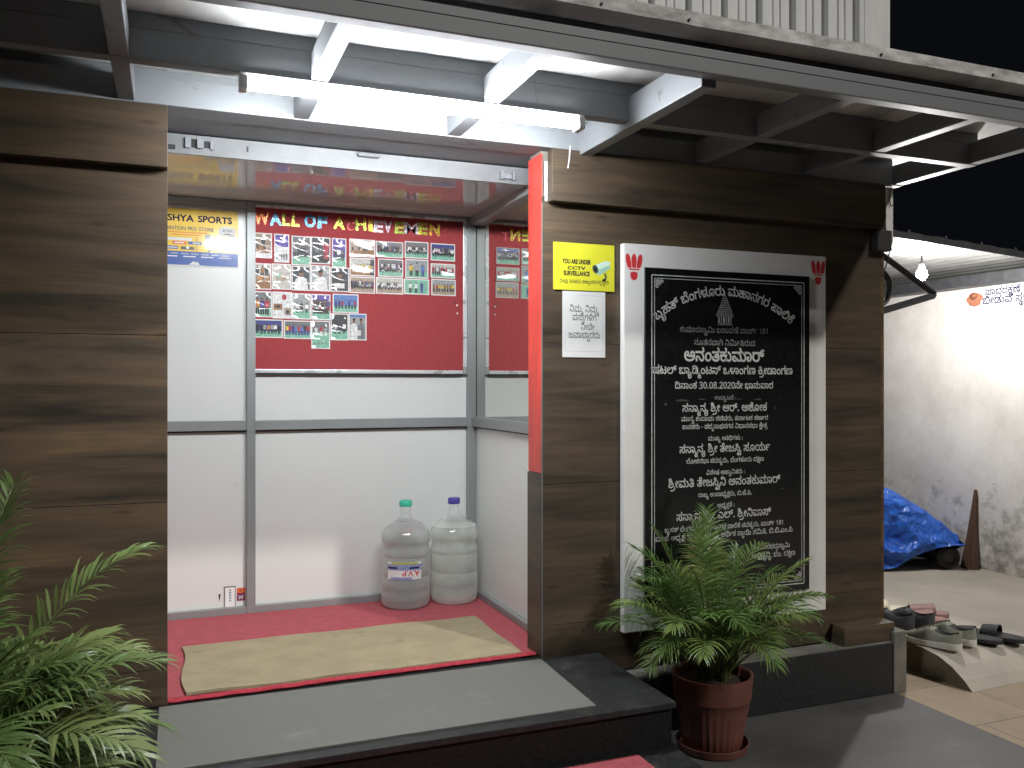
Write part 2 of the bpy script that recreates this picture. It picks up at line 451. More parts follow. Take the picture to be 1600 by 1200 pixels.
# flat artwork on a plane: polygons in (u, v) metres, each layer a hair prouder than the last
class Art:
    def __init__(s, o, u, v):
        s.o = Vector(o); s.u = Vector(u).normalized(); s.v = Vector(v).normalized(); s.n = s.u.cross(s.v)
        s.bm = bmesh.new(); s.mats = []; s.l = 0
    def mi(s, m):
        if m not in s.mats: s.mats.append(m)
        return s.mats.index(m)
    def P(s, p, l): return s.o + s.u * p[0] + s.v * p[1] + s.n * (l * 0.00025)
    def poly(s, pts, m, l=None):
        l = s.l if l is None else l
        f = s.bm.faces.new([s.bm.verts.new(s.P(p, l)) for p in pts]); f.material_index = s.mi(m)
    def rect(s, x0, x1, y0, y1, m, l=None): s.poly([(x0, y0), (x1, y0), (x1, y1), (x0, y1)], m, l)
    def ell(s, cx, cy, rx, ry, m, l=None, n=16, a=0.0):
        ca, sa = math.cos(a), math.sin(a)
        s.poly([(cx + rx * math.cos(t) * ca - ry * math.sin(t) * sa, cy + rx * math.cos(t) * sa + ry * math.sin(t) * ca) for t in [2 * math.pi * k / n for k in range(n)]], m, l)
    def line(s, pts, wd, m, l=None):
        for a, b in zip(pts, pts[1:]):
            d = Vector((b[0] - a[0], b[1] - a[1])); d.normalize(); q = Vector((-d.y, d.x)) * wd / 2
            s.poly([(a[0] - q.x, a[1] - q.y), (b[0] - q.x, b[1] - q.y), (b[0] + q.x, b[1] + q.y), (a[0] + q.x, a[1] + q.y)], m, l)
    def slab(s, x0, x1, y0, y1, th, m):
        """a solid backing board th thick, its face at layer 0"""
        pts = [(x0, y0), (x1, y0), (x1, y1), (x0, y1)]
        fr = [s.bm.verts.new(s.P(p, 0)) for p in pts]; bk = [s.bm.verts.new(s.P(p, 0) - s.n * th) for p in pts]
        i = s.mi(m)
        fs = [s.bm.faces.new(fr), s.bm.faces.new(list(reversed(bk)))]
        for k in range(4):
            j = (k + 1) % 4; fs.append(s.bm.faces.new((fr[j], fr[k], bk[k], bk[j])))
        for f in fs: f.material_index = i
    def text(s, t, x0, x1, y, m, l=None, h=None, bold=0.0, align=None):
        """Latin text fitted between x0 and x1 on baseline y (or with cap height h)"""
        cu = bpy.data.curves.new("t", 'FONT'); cu.body = t; cu.size = 1.0; cu.resolution_u = 3; cu.offset = bold
        ob = bpy.data.objects.new("t", cu)
        me = bpy.data.meshes.new_from_object(ob)
        xs = [v.co.x for v in me.vertices]; ys = [v.co.y for v in me.vertices]
        if xs:
            a, b = min(xs), max(xs); sx = (x1 - x0) / (b - a) if x1 is not None else None
            sy = h / 0.73 if h else sx
            if sx is None: sx = sy
            l = s.l if l is None else l; i = s.mi(m)
            vs = [s.bm.verts.new(s.P((x0 + (v.co.x - a) * sx, y + v.co.y * sy), l)) for v in me.vertices]
            for p in me.polygons:
                try: f = s.bm.faces.new([vs[k] for k in p.vertices]); f.material_index = i
                except ValueError: pass
        bpy.data.objects.remove(ob); bpy.data.meshes.remove(me); bpy.data.curves.remove(cu)
    def knd(s, i, x0, x1, y, m, l=None, bold=0.0, arc=None, sy=None):
        """writing line i fitted between x0 and x1, baseline y; arc=(cx, cy, r) bends the baseline upwards"""
        l = s.l if l is None else l
        W_ = KD['w'][i]; k = (x1 - x0) / W_; ky = k * (sy or 1.0)
        for gi, gx in KD['l'][i]:
            vs2, tris = glyph_mesh(gi, bold)
            mi_ = s.mi(m); vv = []
            for px, py in vs2:
                X = (gx + px) * k
                if arc:
                    cx, cy, rad = arc; an = (x0 + X - cx) / rad; rr = rad + py * ky
                    p = (cx + rr * math.sin(an), cy + rr * math.cos(an))
                else: p = (x0 + X, y + py * ky)
                vv.append(s.bm.verts.new(s.P(p, l)))
            for t in tris:
                try: f = s.bm.faces.new([vv[q] for q in t]); f.material_index = mi_
                except ValueError: pass
    def build(s, name, parent=None, loc=None):
        me = bpy.data.meshes.new(name)
        off = None
        if parent is not None:
            off = Vector((0, 0, 0)); p = parent
            while p is not None: off += p.location; p = p.parent
        elif loc is not None: off = Vector(loc)
        if off is not None: bmesh.ops.translate(s.bm, verts=s.bm.verts, vec=-off)
        s.bm.to_mesh(me); s.bm.free()
        for mm in s.mats: me.materials.append(mm)
        o = bpy.data.objects.new(name, me); COL.objects.link(o)
        if parent is not None: o.parent = parent
        elif loc is not None: o.location = loc
        return o
GM = {}
def glyph_mesh(gi, bold):
    """triangles of one letter, filled by winding number so overlapping strokes stay solid"""
    if (gi, bold) in GM: return GM[gi, bold]
    cs = [embolden(c, bold / 4) if bold else c for c in GL[gi]]
    pts, eds = [], []
    for c in cs:
        n0 = len(pts)
        pts += [Vector((float(x), float(y))) for x, y in c]
        eds += [(n0 + i, n0 + (i + 1) % len(c)) for i in range(len(c))]
    if not pts: GM[gi, bold] = ([], []); return GM[gi, bold]
    vs, es, fs, _, _, _ = geometry.delaunay_2d_cdt(pts, eds, [], 0, 1e-4)
    keep = []
    for f in fs:
        px = sum(vs[i].x for i in f) / 3; py = sum(vs[i].y for i in f) / 3; wn = 0
        for c in cs:
            for i in range(len(c)):
                (x0, y0), (x1, y1) = c[i], c[(i + 1) % len(c)]
                if (y0 > py) != (y1 > py) and px < x0 + (py - y0) * (x1 - x0) / (y1 - y0): wn += 1 if y1 > y0 else -1
        if wn:
            a, b, c3 = (vs[i] for i in f)
            ar = (b.x - a.x) * (c3.y - a.y) - (c3.x - a.x) * (b.y - a.y)
            if abs(ar) > 1e-6: keep.append(tuple(f) if ar > 0 else (f[0], f[2], f[1]))
    GM[gi, bold] = ([(v.x, v.y) for v in vs], keep)
    return GM[gi, bold]
def embolden(c, d):
    n = len(c); r = []
    for i in range(n):
        a, b, e = Vector(c[i - 1]), Vector(c[i]), Vector(c[(i + 1) % n])
        d1 = (b - a); d2 = (e - b)
        if d1.length < 1e-6 or d2.length < 1e-6: r.append(tuple(b)); continue
        d1.normalize(); d2.normalize()
        q = Vector((-d1.y, d1.x)) + Vector((-d2.y, d2.x))
        if q.length < 1e-3: r.append(tuple(b)); continue
        q.normalize()
        sc_ = min(1.6, 1 / max(0.5, q.dot(Vector((-d1.y, d1.x)))))
        r.append(tuple(b + q * d * sc_))
    return r
# outlines of the Kannada letters on the signs: contours as steps, 250 units per em
KD = {'g': [
[[139,-3,-13,1,-16,8,-15,20,8,0,-17,-20,-16,-8,-28,0,-19,10,-11,22,2,18,14,19,34,25,6,14,-2,8,-6,6,-12,2,-14,-2,-7,-11,5,-18,-18,-8,-8,25,3,12,8,11,18,9,27,0,14,-8,10,-14,2,-17,-6,-15,-12,-13,-32,-23,-4,-6,0,-17,5,-6,12,-4,13,0,12,5,8,8,6,19,18,0,7,-20,14,-10,18,-2,11,5,8,10,4,13,-3,31,-15,25,-31,21,11,19,24,-15,12,-12,18,-32,4,-18,-1,-26,-7,-20,-9,-10,-19,-9]],
[[-27,-104,-22,4,-20,14,-9,24,2,22,8,13,12,9,15,3,17,-3,7,-7,5,-13,-2,-14,-6,-8,-10,-6,-14,-2,-22,6,-3,18,19,-8,11,0,7,4,2,12,-7,5,-13,-1,-9,-10,-2,-21,5,-11,8,-8,13,-4,20,0,15,6,12,13,5,20,-2,27,-11,29,17,9,9,-22,6,-24,-4,-39,-5,-11,-16,-16,-23,-9]],
[[58,-3,-21,3,-15,10,-10,15,-4,20,8,28,13,13,9,4,31,3,15,-6,8,-8,-2,15,-8,12,-12,9,-18,5,41,0,13,-15,4,-26,17,12,28,2,18,-7,12,-13,6,-18,0,-20,-7,-17,-12,-13,-19,-7,-27,1,-19,11,-9,16,4,-1,-12,-17,-16,-9],[59,16,20,4,7,8,4,11,0,13,-4,11,-8,7,-11,4,-17,0,-11,-5,-7,-9,-3,-10,2,-16,6,-10,10,-6],[140,16,20,4,7,8,4,11,-1,15,-4,10,-8,8,-12,3,-12,-1,-12,-4,-8,-8,-4,-10,0,-13,4,-11,8,-8],[8,118,0,20,138,0,19,3,7,10,-1,12,-15,24,16,11,13,-18,6,-16,1,-14,-5,-15,-21,-14,-22,-3]],
[[77,-3,-30,4,-26,15,-12,24,1,25,20,-3,0,-22,8,-12,10,-6,16,-4,20,-1,28,7,11,10,5,12,-1,14,-5,12,-16,10,-16,2,-14,-3,-5,-7,4,-8,9,-2,11,0,11,7,6,15,-2,17,-10,12,-16,7,30,1,13,-14,4,-15,-2,-19,-9,-17,-16,-10,-18,-3,-21,4,-12,12,-1,19,11,15,19,5,27,-2,20,-10,11,-14,6,-16,-2,-24,-7,-14,-17,-15,-19,-6],[10,118,0,20,108,0,0,-20],[194,74,-16,2,-17,16,-6,26,3,25,11,17,16,10,21,4,17,-2,13,-6,-10,-16,-17,6,-13,0,-11,-5,-9,-14,-2,-20,3,-15,8,-10,17,0,6,6,0,6,-6,12,-13,2,-75,0,0,20,80,-1,21,-7,7,-6,5,-12,-2,-21,-12,-13]],
[],
[[54,-3,-18,3,-13,8,-8,12,-3,19,2,9,10,16,40,31,3,15,-4,8,-6,4,-23,-2,-7,-11,5,-18,-18,-8,-8,25,3,12,8,11,18,9,27,0,14,-8,10,-14,2,-17,-6,-15,-12,-13,-32,-23,-4,-6,0,-17,12,-9,18,-1,12,5,8,8,5,19,19,0,7,-20,14,-10,18,-2,11,5,8,10,4,13,-3,31,-15,24,-12,10,-21,9,34,2,21,-17,12,-23,5,-27,-6,-30,-12,-16,-19,-9,-28,-1,-16,8,-15,20,8,0,-17,-20,-12,-6],[108,118,0,20,48,3,9,7,3,12,-1,12,-5,7,-12,6,-10,0,-14,-8,-4,-15,-7,10,19,-2,3,-8,-2,-7,-9,-4,-10,1,-7,8,-3,10,8,19,15,11,17,2,18,-3,14,-9,8,-13,3,-17,-2,-13,-7,-14,-21,-12]],
[[68,-3,-24,4,-19,13,-12,20,-4,27,4,26,12,20,19,13,25,5,27,-5,18,-14,11,-20,3,-25,-4,-25,-11,-21,-19,-13],[68,16,18,3,12,9,8,15,2,18,-3,19,-7,14,-12,9,-17,3,-18,-3,-12,-9,-7,-15,-2,-17,2,-20,8,-14,12,-9]],
[[82,119,-11,-1,-12,-7,-16,-25,-7,-32,-1,-54,-23,0,1,51,7,35,16,26,14,10,4,-4,-42,0,0,20,91,0,19,3,7,10,-1,12,-15,24,16,11,16,-24,4,-16,-1,-14,-12,-17,-21,-8,14,-10,15,-27,5,-32,1,-50,-23,0,-1,50,-5,31,-16,29,-10,7]],
[[90,-3,-18,3,-14,9,-6,12,1,11,12,15,-1,-5,-16,4,-14,6,-16,13,-9,18,0,26,10,19,14,10,19,3,17,-3,13,-10,4,-12,-2,-18,-7,-10,-13,-8,-12,-2,-17,1,-15,5,1,16,21,-5,16,2,6,5,2,5,-1,9,-11,7,-18,-3,-8,-12,0,-21,12,-16,20,-9,31,-4,25,3,18,7,13,16,-1,18,-7,10,-11,6,-24,0,0,20,31,1,12,7,0,21,-14,20,16,11,16,-24,4,-26,-3,-10,-10,-12,-10,-4,-3,7,13,-9,10,-16,2,-13,-2,-16,-10,-16,-12,-8,-25,-9,-2,6,12,-14,-2,-20,-13,-12],[91,15,17,5,2,5,-1,9,-14,9,-16,-3,-7,-6,0,-11,7,-6]],
[[25,-3,-21,4,-18,11,-30,40,18,11,13,-21,17,-18,16,-7,14,1,6,5,3,11,1,64,6,15,9,12,20,12,25,4,25,-4,25,-15,16,-24,7,-30,-3,-34,-16,-25,-18,-10,-22,-2,-22,8,-10,12,-4,15,0,15,5,12,8,7,18,4,7,-3,7,-7,0,-13,-7,-9,-14,2,-6,10,0,-16,2,-8,6,-6,10,-4,16,1,11,7,7,12,4,16,-2,30,-10,20,-16,14,-15,5,-15,0,-21,-7,-12,-17,-3,-19,2,-46,-6,-17,-14,-14]],
[[82,-3,-28,4,-16,8,-13,11,-9,15,-6,29,4,25,15,23,13,10,4,-4,-36,0,0,20,96,0,19,3,7,10,-1,12,-15,24,16,11,16,-24,4,-24,-3,-12,-7,-9,-12,-7,-7,0,16,-14,10,-19,3,-25,-2,-18,-6,-17,-17,-19,-16,-8],[82,17,22,4,16,11,9,16,3,20,-4,22,-10,16,-16,10,-20,3,-21,-3,-16,-11,-11,-16,-3,-21,3,-22,11,-16,16,-10]],
[[29,-3,-18,3,-15,6,-26,25,13,13,27,-23,20,-4,18,5,8,10,5,20,-6,31,-17,23,-26,16,11,19,23,-15,19,-19,13,-25,4,-28,-4,-23,-9,-18,-17,-12]],
[[56,-3,-24,5,-18,16,-5,11,-1,18,10,23,12,8,16,3,17,-3,10,-10,2,-12,-3,-13,-17,1,1,13,-6,6,-12,-1,-8,-7,-3,-13,2,-10,5,-8,10,-6,30,1,13,11,6,19,19,0,3,-15,7,-10,15,-7,12,0,10,5,7,14,1,19,-5,20,-9,17,-13,13,-15,9,-15,5,38,2,12,-9,18,-22,9,-26,-1,-31,-11,-23,-19,-12,-28,1,-12,5,-9,9,-8,12,8,1,-18,-21,-17,-7],[8,118,0,20,134,0,19,3,6,9,0,13,-15,24,16,11,13,-18,6,-16,1,-14,-3,-12,-7,-9,-15,-8,-23,-3],[227,-3,-18,3,-15,6,-26,25,13,13,27,-23,20,-4,18,5,8,10,5,20,-6,31,-17,23,-26,16,11,19,23,-15,19,-19,13,-25,4,-28,-4,-23,-9,-18,-17,-12]],
[[58,-3,-21,3,-15,10,-10,15,-4,20,8,28,13,13,9,4,31,3,15,-6,8,-8,-2,15,-8,12,-12,9,-18,5,41,0,13,-15,4,-26,17,12,28,2,18,-7,12,-13,6,-18,0,-20,-7,-17,-12,-13,-19,-7,-27,1,-19,11,-9,16,4,-1,-12,-17,-16,-9],[59,16,20,4,7,8,4,11,0,13,-4,11,-8,7,-11,4,-17,0,-11,-5,-7,-9,-3,-10,2,-16,6,-10,10,-6],[140,16,20,4,7,8,4,11,-1,15,-4,10,-8,8,-12,3,-12,-1,-12,-4,-8,-8,-4,-10,0,-13,4,-11,8,-8],[8,118,0,20,154,0,0,-20]],
[[102,60,-4,-26,-6,-15,-9,-11,-12,-7,-14,-3,-27,2,-13,9,-8,13,-3,15,2,15,6,10,9,6,11,2,11,-3,7,-7,0,-13,-8,-9,-8,0,-9,5,-2,9,-1,-18,3,-8,6,-6,10,-4,11,0,12,4,11,15,4,18,-1,21,-6,20,-18,18,-16,5,-102,1,0,20,90,0,36,-8,13,-8,15,-18,7,-19]],
[[121,-3,-17,3,-13,8,-33,44,-12,5,-11,-3,-7,-12,2,-17,10,-21,-19,-8,-11,24,-2,22,8,19,14,12,22,3,18,-7,30,-42,15,-9,14,-1,13,9,4,16,0,14,-10,31,-23,23,-21,8,-84,0,0,20,113,0,19,3,6,7,0,15,-15,24,16,11,10,-13,8,-16,2,-16,-3,-15,-7,-9,-11,-7,-33,-4,14,3,26,-25,11,-25,2,-33,-6,-19,-12,-14,-8,-5]],
[[56,-3,-24,5,-18,16,-5,11,-1,18,10,23,12,8,16,3,17,-3,10,-10,2,-12,-3,-13,-17,1,1,13,-6,6,-12,-1,-8,-7,-3,-13,2,-10,6,-8,9,-6,30,1,13,11,6,19,19,0,3,-15,7,-10,15,-7,13,1,14,10,3,26,-7,23,-14,20,18,12,18,-27,6,-24,-2,-25,-11,-23,-19,-12,-28,1,-12,5,-9,9,-8,12,8,1,-18,-21,-17,-7],[100,74,-10,4,-4,11,4,11,10,4,11,-4,4,-11,-4,-11],[8,118,0,20,152,0,0,-20]],
[[95,-3,-37,6,-19,10,-14,14,-13,28,-1,41,8,22,15,15,19,7,27,-3,10,-8,5,-12,-1,-25,-9,-12,-13,-8,-22,-2,-14,2,-9,5,3,18,12,-7,16,-1,13,5,5,11,-2,14,-7,5,-11,1,-14,-7,-9,-12,-4,-19,1,-24,6,-14,10,-13,13,-9,26,-7,32,2,25,11,18,20,6,19,2,30,-7,34,-12,24,-14,11,-21,4,-8,-3,-4,-7,3,-12,15,-3,15,8,5,14,18,-1,-8,-22,-10,-11,-13,-5,-28,2,-12,9,-5,12,0,12,10,16,18,8,17,0,15,-4,13,-7,20,-25,11,-32,2,-49,-12,-35,-16,-20,-14,-10,-18,-7]],
[[71,-3,-31,6,-19,16,-6,17,2,22,5,10,12,10,4,2,4,-3,-33,-1,0,18,52,0,7,10,-5,15,11,3,9,-3,3,-5,1,-10,-3,-10,51,0,0,-18,-34,1,4,3,10,-6,12,-18,1,-26,-9,-16,-23,-14],[72,16,23,5,9,9,4,10,1,10,-4,12,-17,12,-16,2,-17,-2,-11,-6,-8,-14,-1,-14,9,-16,12,-6],[9,118,0,20,80,0,13,3,10,7,3,12,-1,12,-9,10,-8,3,-10,0,-11,-5,-6,-10,-1,-8,-7,10,18,-2,4,-8,-4,-8,-14,-3,-9,5,-4,14,3,12,16,16,15,4,19,-1,14,-7,10,-12,5,-16,-1,-19,-7,-14,-11,-8,-26,-6]],
[[71,-3,-31,6,-19,16,-6,17,2,22,5,10,12,10,4,2,4,-3,-33,-1,0,18,52,0,7,10,-5,15,11,3,9,-3,3,-5,1,-10,-3,-10,51,0,0,-18,-34,1,4,3,10,-6,12,-18,1,-26,-9,-16,-23,-14],[72,16,23,5,9,9,4,10,1,10,-4,12,-17,12,-16,2,-17,-2,-11,-6,-8,-14,-1,-14,9,-16,12,-6],[9,118,0,20,81,0,19,3,6,7,0,15,-15,24,16,11,14,-18,5,-16,0,-19,-6,-13,-10,-8,-18,-5]],
[[56,-3,-24,5,-18,16,-5,11,-1,18,10,23,12,8,16,3,17,-3,10,-10,2,-12,-3,-13,-17,1,1,13,-6,6,-12,-1,-8,-7,-3,-13,2,-10,6,-8,9,-6,30,1,13,11,6,19,19,0,3,-15,7,-10,15,-7,12,0,10,5,7,14,1,19,-5,20,-9,17,-13,13,-15,9,-15,5,38,2,12,-9,18,-22,9,-26,-1,-31,-11,-23,-19,-12,-28,1,-12,5,-9,9,-8,12,8,1,-18,-21,-17,-7],[8,118,0,20,134,0,19,3,6,9,0,13,-15,24,16,11,13,-18,6,-16,1,-14,-3,-12,-7,-9,-15,-8,-23,-3],[227,-3,-18,3,-15,6,-26,25,13,13,16,-16,17,-10,20,-1,17,9,6,12,2,14,-6,30,-18,23,-27,14,34,1,20,-17,11,-16,5,-19,1,-24,-5,-20,-12,-16,-15,-8],[200,118,0,20,52,0,0,-20]],
[[121,-3,-17,3,-13,8,-33,44,-12,5,-11,-3,-7,-12,2,-17,10,-21,-19,-8,-12,30,-1,16,5,15,5,8,12,8,15,3,14,-2,17,-11,30,-41,12,-5,16,2,10,11,3,24,-7,24,-14,19,17,12,11,-13,10,-22,3,-35,-3,-11,-9,-17,-15,-11],[85,79,-10,4,-4,11,4,10,10,4,11,-4,4,-10,-4,-11],[8,118,0,20,132,0,0,-20]],
[[-62,-92,-20,5,-12,13,-2,18,3,10,7,8,21,4,14,-7,3,-11,-2,-11,-14,1,0,7,-4,5,-6,0,-6,-5,2,-15,6,-4,11,-2,17,5,6,15,17,0,3,-12,9,-7,11,-1,9,4,4,13,-5,14,-12,11,-12,5,11,9,19,-9,12,-14,4,-13,0,-12,-5,-12,-9,-8,-12,-4,-17,1,-15,8,-4,7,2,0,-15,-12],[-39,-31,0,16,35,0,12,3,3,6,0,8,-9,18,16,6,9,-14,3,-14,0,-10,-6,-10,-19,-8]],
[[56,-3,-20,3,-10,6,-12,12,-5,11,-1,18,4,15,9,11,13,7,11,1,17,-3,8,-7,4,-8,-3,-20,-17,1,1,13,-6,6,-11,-1,-8,-7,-4,-13,2,-10,6,-8,10,-6,22,-1,13,5,8,8,5,19,20,0,6,-20,8,-8,10,-4,20,3,8,7,5,10,4,22,-1,27,-10,30,-15,25,-20,19,-15,8,-16,5,-19,-2,-6,-8,1,-8,8,-7,14,0,11,8,5,14,19,-1,-6,-18,-6,-9,-20,-11,-15,-1,-14,3,-10,7,-6,11,2,21,14,15,20,4,32,-6,18,-9,18,-14,25,-38,8,-22,5,-25,0,-26,-6,-22,-14,-22,-19,-9,-24,0,-12,4,-21,24,8,0,-18,-21,-16,-7],[233,-3,-18,3,-15,6,-26,25,13,13,27,-23,20,-4,13,2,13,13,5,20,-6,31,-17,23,-26,16,11,19,23,-15,19,-19,13,-25,4,-28,-4,-23,-9,-18,-17,-12]],
[[54,-3,-18,3,-14,12,-8,18,-4,25,3,22,7,19,18,19,11,7,4,-4,-43,0,0,20,144,0,0,-20,-5,0,-1,4,14,-10,8,-13,3,-17,-3,-14,-16,-15,-18,-5,-22,7,-9,16,1,10,4,10,13,8,25,-1,16,-8,12,-16,6,-20,-1,-22,-8,-17,-18,-15,-25,-2,-14,3,-10,7,-14,18,8,1,-6,-11,-15,-14],[57,17,11,2,8,6,10,21,19,0,7,-18,13,-10,18,0,12,6,6,9,3,13,-7,27,-5,7,-12,5,-11,-1,-5,-9,2,-7,5,-3,12,0,8,5,4,18,-8,16,-23,12,-30,3,-27,-5,-20,-13,-14,-27,-1,-28,6,-20,8,-7]],
[[56,-3,-24,5,-18,16,-5,11,-1,18,10,23,12,8,16,3,17,-3,10,-10,2,-12,-3,-13,-17,1,1,13,-6,6,-12,-1,-8,-7,-3,-13,2,-10,6,-8,9,-6,30,1,13,11,6,19,19,0,3,-15,7,-10,15,-7,12,0,10,5,7,14,1,19,-5,20,-9,17,-13,13,-15,9,-15,5,38,2,12,-9,18,-22,9,-26,-1,-31,-11,-23,-19,-12,-28,1,-12,5,-9,9,-8,12,8,1,-18,-21,-17,-7],[8,118,0,20,134,0,19,3,6,9,0,13,-15,24,16,11,13,-18,6,-16,1,-14,-3,-12,-7,-9,-15,-8,-23,-3]],
[[49,-3,-25,5,-9,8,-5,11,0,13,6,12,22,12,0,-6,-18,10,-8,14,2,20,13,12,22,6,24,-1,22,-10,14,-15,-9,1,18,18,16,6,24,1,22,-6,16,-16,8,-15,3,-18,-1,-21,-5,-14,-7,-11,-11,-9,-14,-5,-17,-2,-18,3,-14,6,-11,18,0,16,5,12,10,8,13,4,17,-2,10,-4,5,-7,2,-11,-3,-12,-17,1,0,13,-12,4,-11,-7,2,-16,10,-6,12,-1,15,2,11,6,8,20,0,19,-5,16,-9,11,-15,6,-21,-1,-15,-9,-7,-14,-20,0,-7,14,-15,9,-21,2,-13,-5,-6,-8,2,-11,10,-7,24,-2,0,-18,-22,0,-10,-4,-6,-8,2,-12,8,-5,14,-1,23,10,12,-15,-18,-10],[10,118,0,20,136,0,31,4,9,12,0,14,-3,8,-10,8,-14,1,-8,-3,-9,-8,-1,-12,-7,10,12,1,8,-4,2,-9,-6,-8,-16,0,-7,8,-2,14,5,12,9,9,14,6,19,1,16,-5,11,-11,7,-14,1,-16,-4,-16,-10,-12,-15,-7,-22,-3]],
[[56,-3,-24,5,-18,16,-5,11,-1,18,10,23,12,8,16,3,17,-3,10,-10,2,-12,-3,-13,-17,1,1,13,-6,6,-12,-1,-8,-7,-3,-13,2,-10,6,-8,9,-6,30,1,13,11,6,19,19,0,3,-15,7,-10,15,-7,12,0,10,5,7,14,1,19,-5,20,-9,17,-13,13,-15,9,-15,5,38,1,17,-13,15,-23,8,-27,-2,-24,-11,-23,-19,-12,-28,1,-12,5,-9,9,-8,12,8,1,-18,-21,-17,-7],[8,118,0,20,153,0,0,-20]],
[[54,-3,-18,3,-14,12,-8,18,-4,25,3,22,7,19,18,19,11,7,4,-4,-43,0,0,20,144,0,0,-20,-5,0,-1,4,14,-10,8,-13,3,-17,-3,-14,-16,-15,-18,-5,-22,7,-9,16,1,10,4,10,13,8,25,-1,16,-8,12,-16,6,-20,-1,-22,-8,-17,-18,-15,-25,-2,-14,3,-10,7,-14,18,8,1,-6,-11,-15,-14],[57,17,11,2,8,6,10,21,19,0,7,-18,13,-10,18,0,12,6,6,9,3,13,-7,27,-5,7,-12,5,-11,-1,-5,-9,2,-7,5,-3,12,0,8,5,4,18,-8,16,-23,12,-30,3,-27,-5,-20,-13,-14,-27,-1,-28,6,-20,8,-7],[226,74,-15,2,-17,16,-6,26,4,25,10,17,16,10,21,4,17,-2,13,-6,-11,-16,-16,6,-13,0,-11,-5,-9,-14,-2,-20,3,-15,8,-10,17,0,5,6,2,6,-6,12,-14,2,-75,0,0,20,80,-1,21,-7,7,-6,5,-12,-2,-21,-12,-13]],
[[138,118,-86,0,-18,-6,-6,-13,2,-8,5,-7,13,-4,47,-1,0,-19,-47,-2,-8,-2,-8,-8,-1,-12,3,-8,11,-6,17,-2,0,-20,-27,3,-17,11,-6,10,-2,21,8,16,12,8,1,-2,-13,9,-8,14,-1,18,10,18,12,7,15,3,92,2]],
[[89,0,-22,0,1,151,-34,-29,-12,15,48,37,19,0]],
[[71,176,28,-5,11,-6,11,-13,4,-18,-3,-14,-10,-15,-21,-13,20,-12,11,-11,7,-13,1,-12,-4,-19,-12,-15,-18,-10,-24,-3,-26,3,-18,9,-12,15,-4,20,3,16,8,13,26,17,-15,11,-12,15,-4,18,4,18,11,13,11,6],[34,44,2,-12,7,-9,12,-7,17,-2,16,2,12,7,6,9,3,12,-3,12,-7,9,-31,16,-26,-15,-6,-10],[71,158,-23,-6,-6,-8,-2,-11,6,-18,26,-15,25,16,6,17,-2,11,-7,8]],
[[22,-3,-15,2,-13,7,-24,22,13,14,15,-16,14,-8,16,-1,10,6,5,11,1,64,6,15,9,12,20,12,25,4,25,-4,25,-15,16,-24,7,-30,-3,-35,-16,-25,-18,-9,-22,-2,-22,8,-10,12,-4,15,0,15,5,12,8,7,18,4,7,-3,7,-7,0,-13,-7,-9,-14,2,-6,12,0,-18,2,-8,6,-6,10,-4,16,1,11,6,7,12,4,17,-2,30,-10,20,-16,14,-15,5,-15,0,-21,-7,-12,-17,-3,-19,2,-46,-6,-18,-16,-13]],
[[77,-3,-30,4,-26,15,-12,24,1,25,20,-3,0,-22,8,-12,10,-6,16,-4,20,-1,28,7,11,10,5,12,-1,14,-5,12,-16,10,-16,2,-14,-3,-5,-7,4,-8,9,-2,11,0,11,7,6,15,-2,17,-10,12,-16,7,30,1,13,-14,4,-15,-2,-19,-9,-17,-16,-10,-18,-3,-21,4,-12,12,-1,19,11,15,19,5,27,-2,20,-10,11,-14,6,-16,-2,-24,-7,-14,-17,-15,-19,-6],[10,118,0,20,90,0,20,4,5,8,0,13,-15,24,16,11,16,-24,4,-21,-3,-15,-7,-9,-11,-7,-27,-4]],
[[81,118,-15,-2,-7,-5,-16,-25,-7,-32,-1,-54,-23,0,1,48,5,30,14,32,4,4,1,-7,-17,25,-2,14,1,14,5,10,12,10,28,6,26,-4,14,-7,17,-14,15,-21,11,-47,3,-93,-23,0,-1,50,-5,31,-16,29,-11,6],[81,138,15,-2,12,-7,22,-29,-9,26,-8,15,-17,17,-14,6,-23,2,-15,-6,-4,-6,-2,-12,4,-10,10,-12,-10,1,18,13]],
[[120,-3,-16,3,-13,8,-29,40,-12,9,-16,-3,-6,-12,1,-17,11,-21,-20,-8,-9,19,-4,21,3,16,8,13,17,10,17,1,17,-7,31,-42,14,-9,23,2,10,10,5,15,2,19,-4,32,-11,29,-17,23,-21,16,-23,9,-18,-2,-6,-8,0,-8,8,-7,14,0,11,8,5,14,19,-1,-8,-23,-11,-10,-8,-4,-25,-2,-13,5,-8,9,-4,12,2,16,8,10,11,6,15,3,22,-3,28,-12,17,-14,15,-18,15,-31,7,-36,-3,-43,-7,-15,-9,-11,-19,-9]],
[[120,-3,-17,3,-13,8,-32,44,-13,5,-11,-3,-6,-12,1,-17,11,-21,-20,-8,-12,30,0,16,4,15,6,8,12,8,15,3,14,-2,17,-11,29,-41,13,-5,15,2,10,11,3,24,-7,24,-13,19,16,12,11,-13,11,-22,2,-35,-2,-11,-9,-17,-15,-11],[74,88,-15,2,-19,6,10,16,20,-7,22,5,6,10,0,22,-6,12,-12,6,-14,0,-9,-6,-1,-10,10,-7,19,2,16,15,8,-12,-17,-17,-12,-4,-14,-1,-12,2,-10,7,-7,19,3,11,6,10,12,7,15,2,19,-4,14,-10,8,-14,3,-18,-3,-20,-8,-13,-14,-8]],
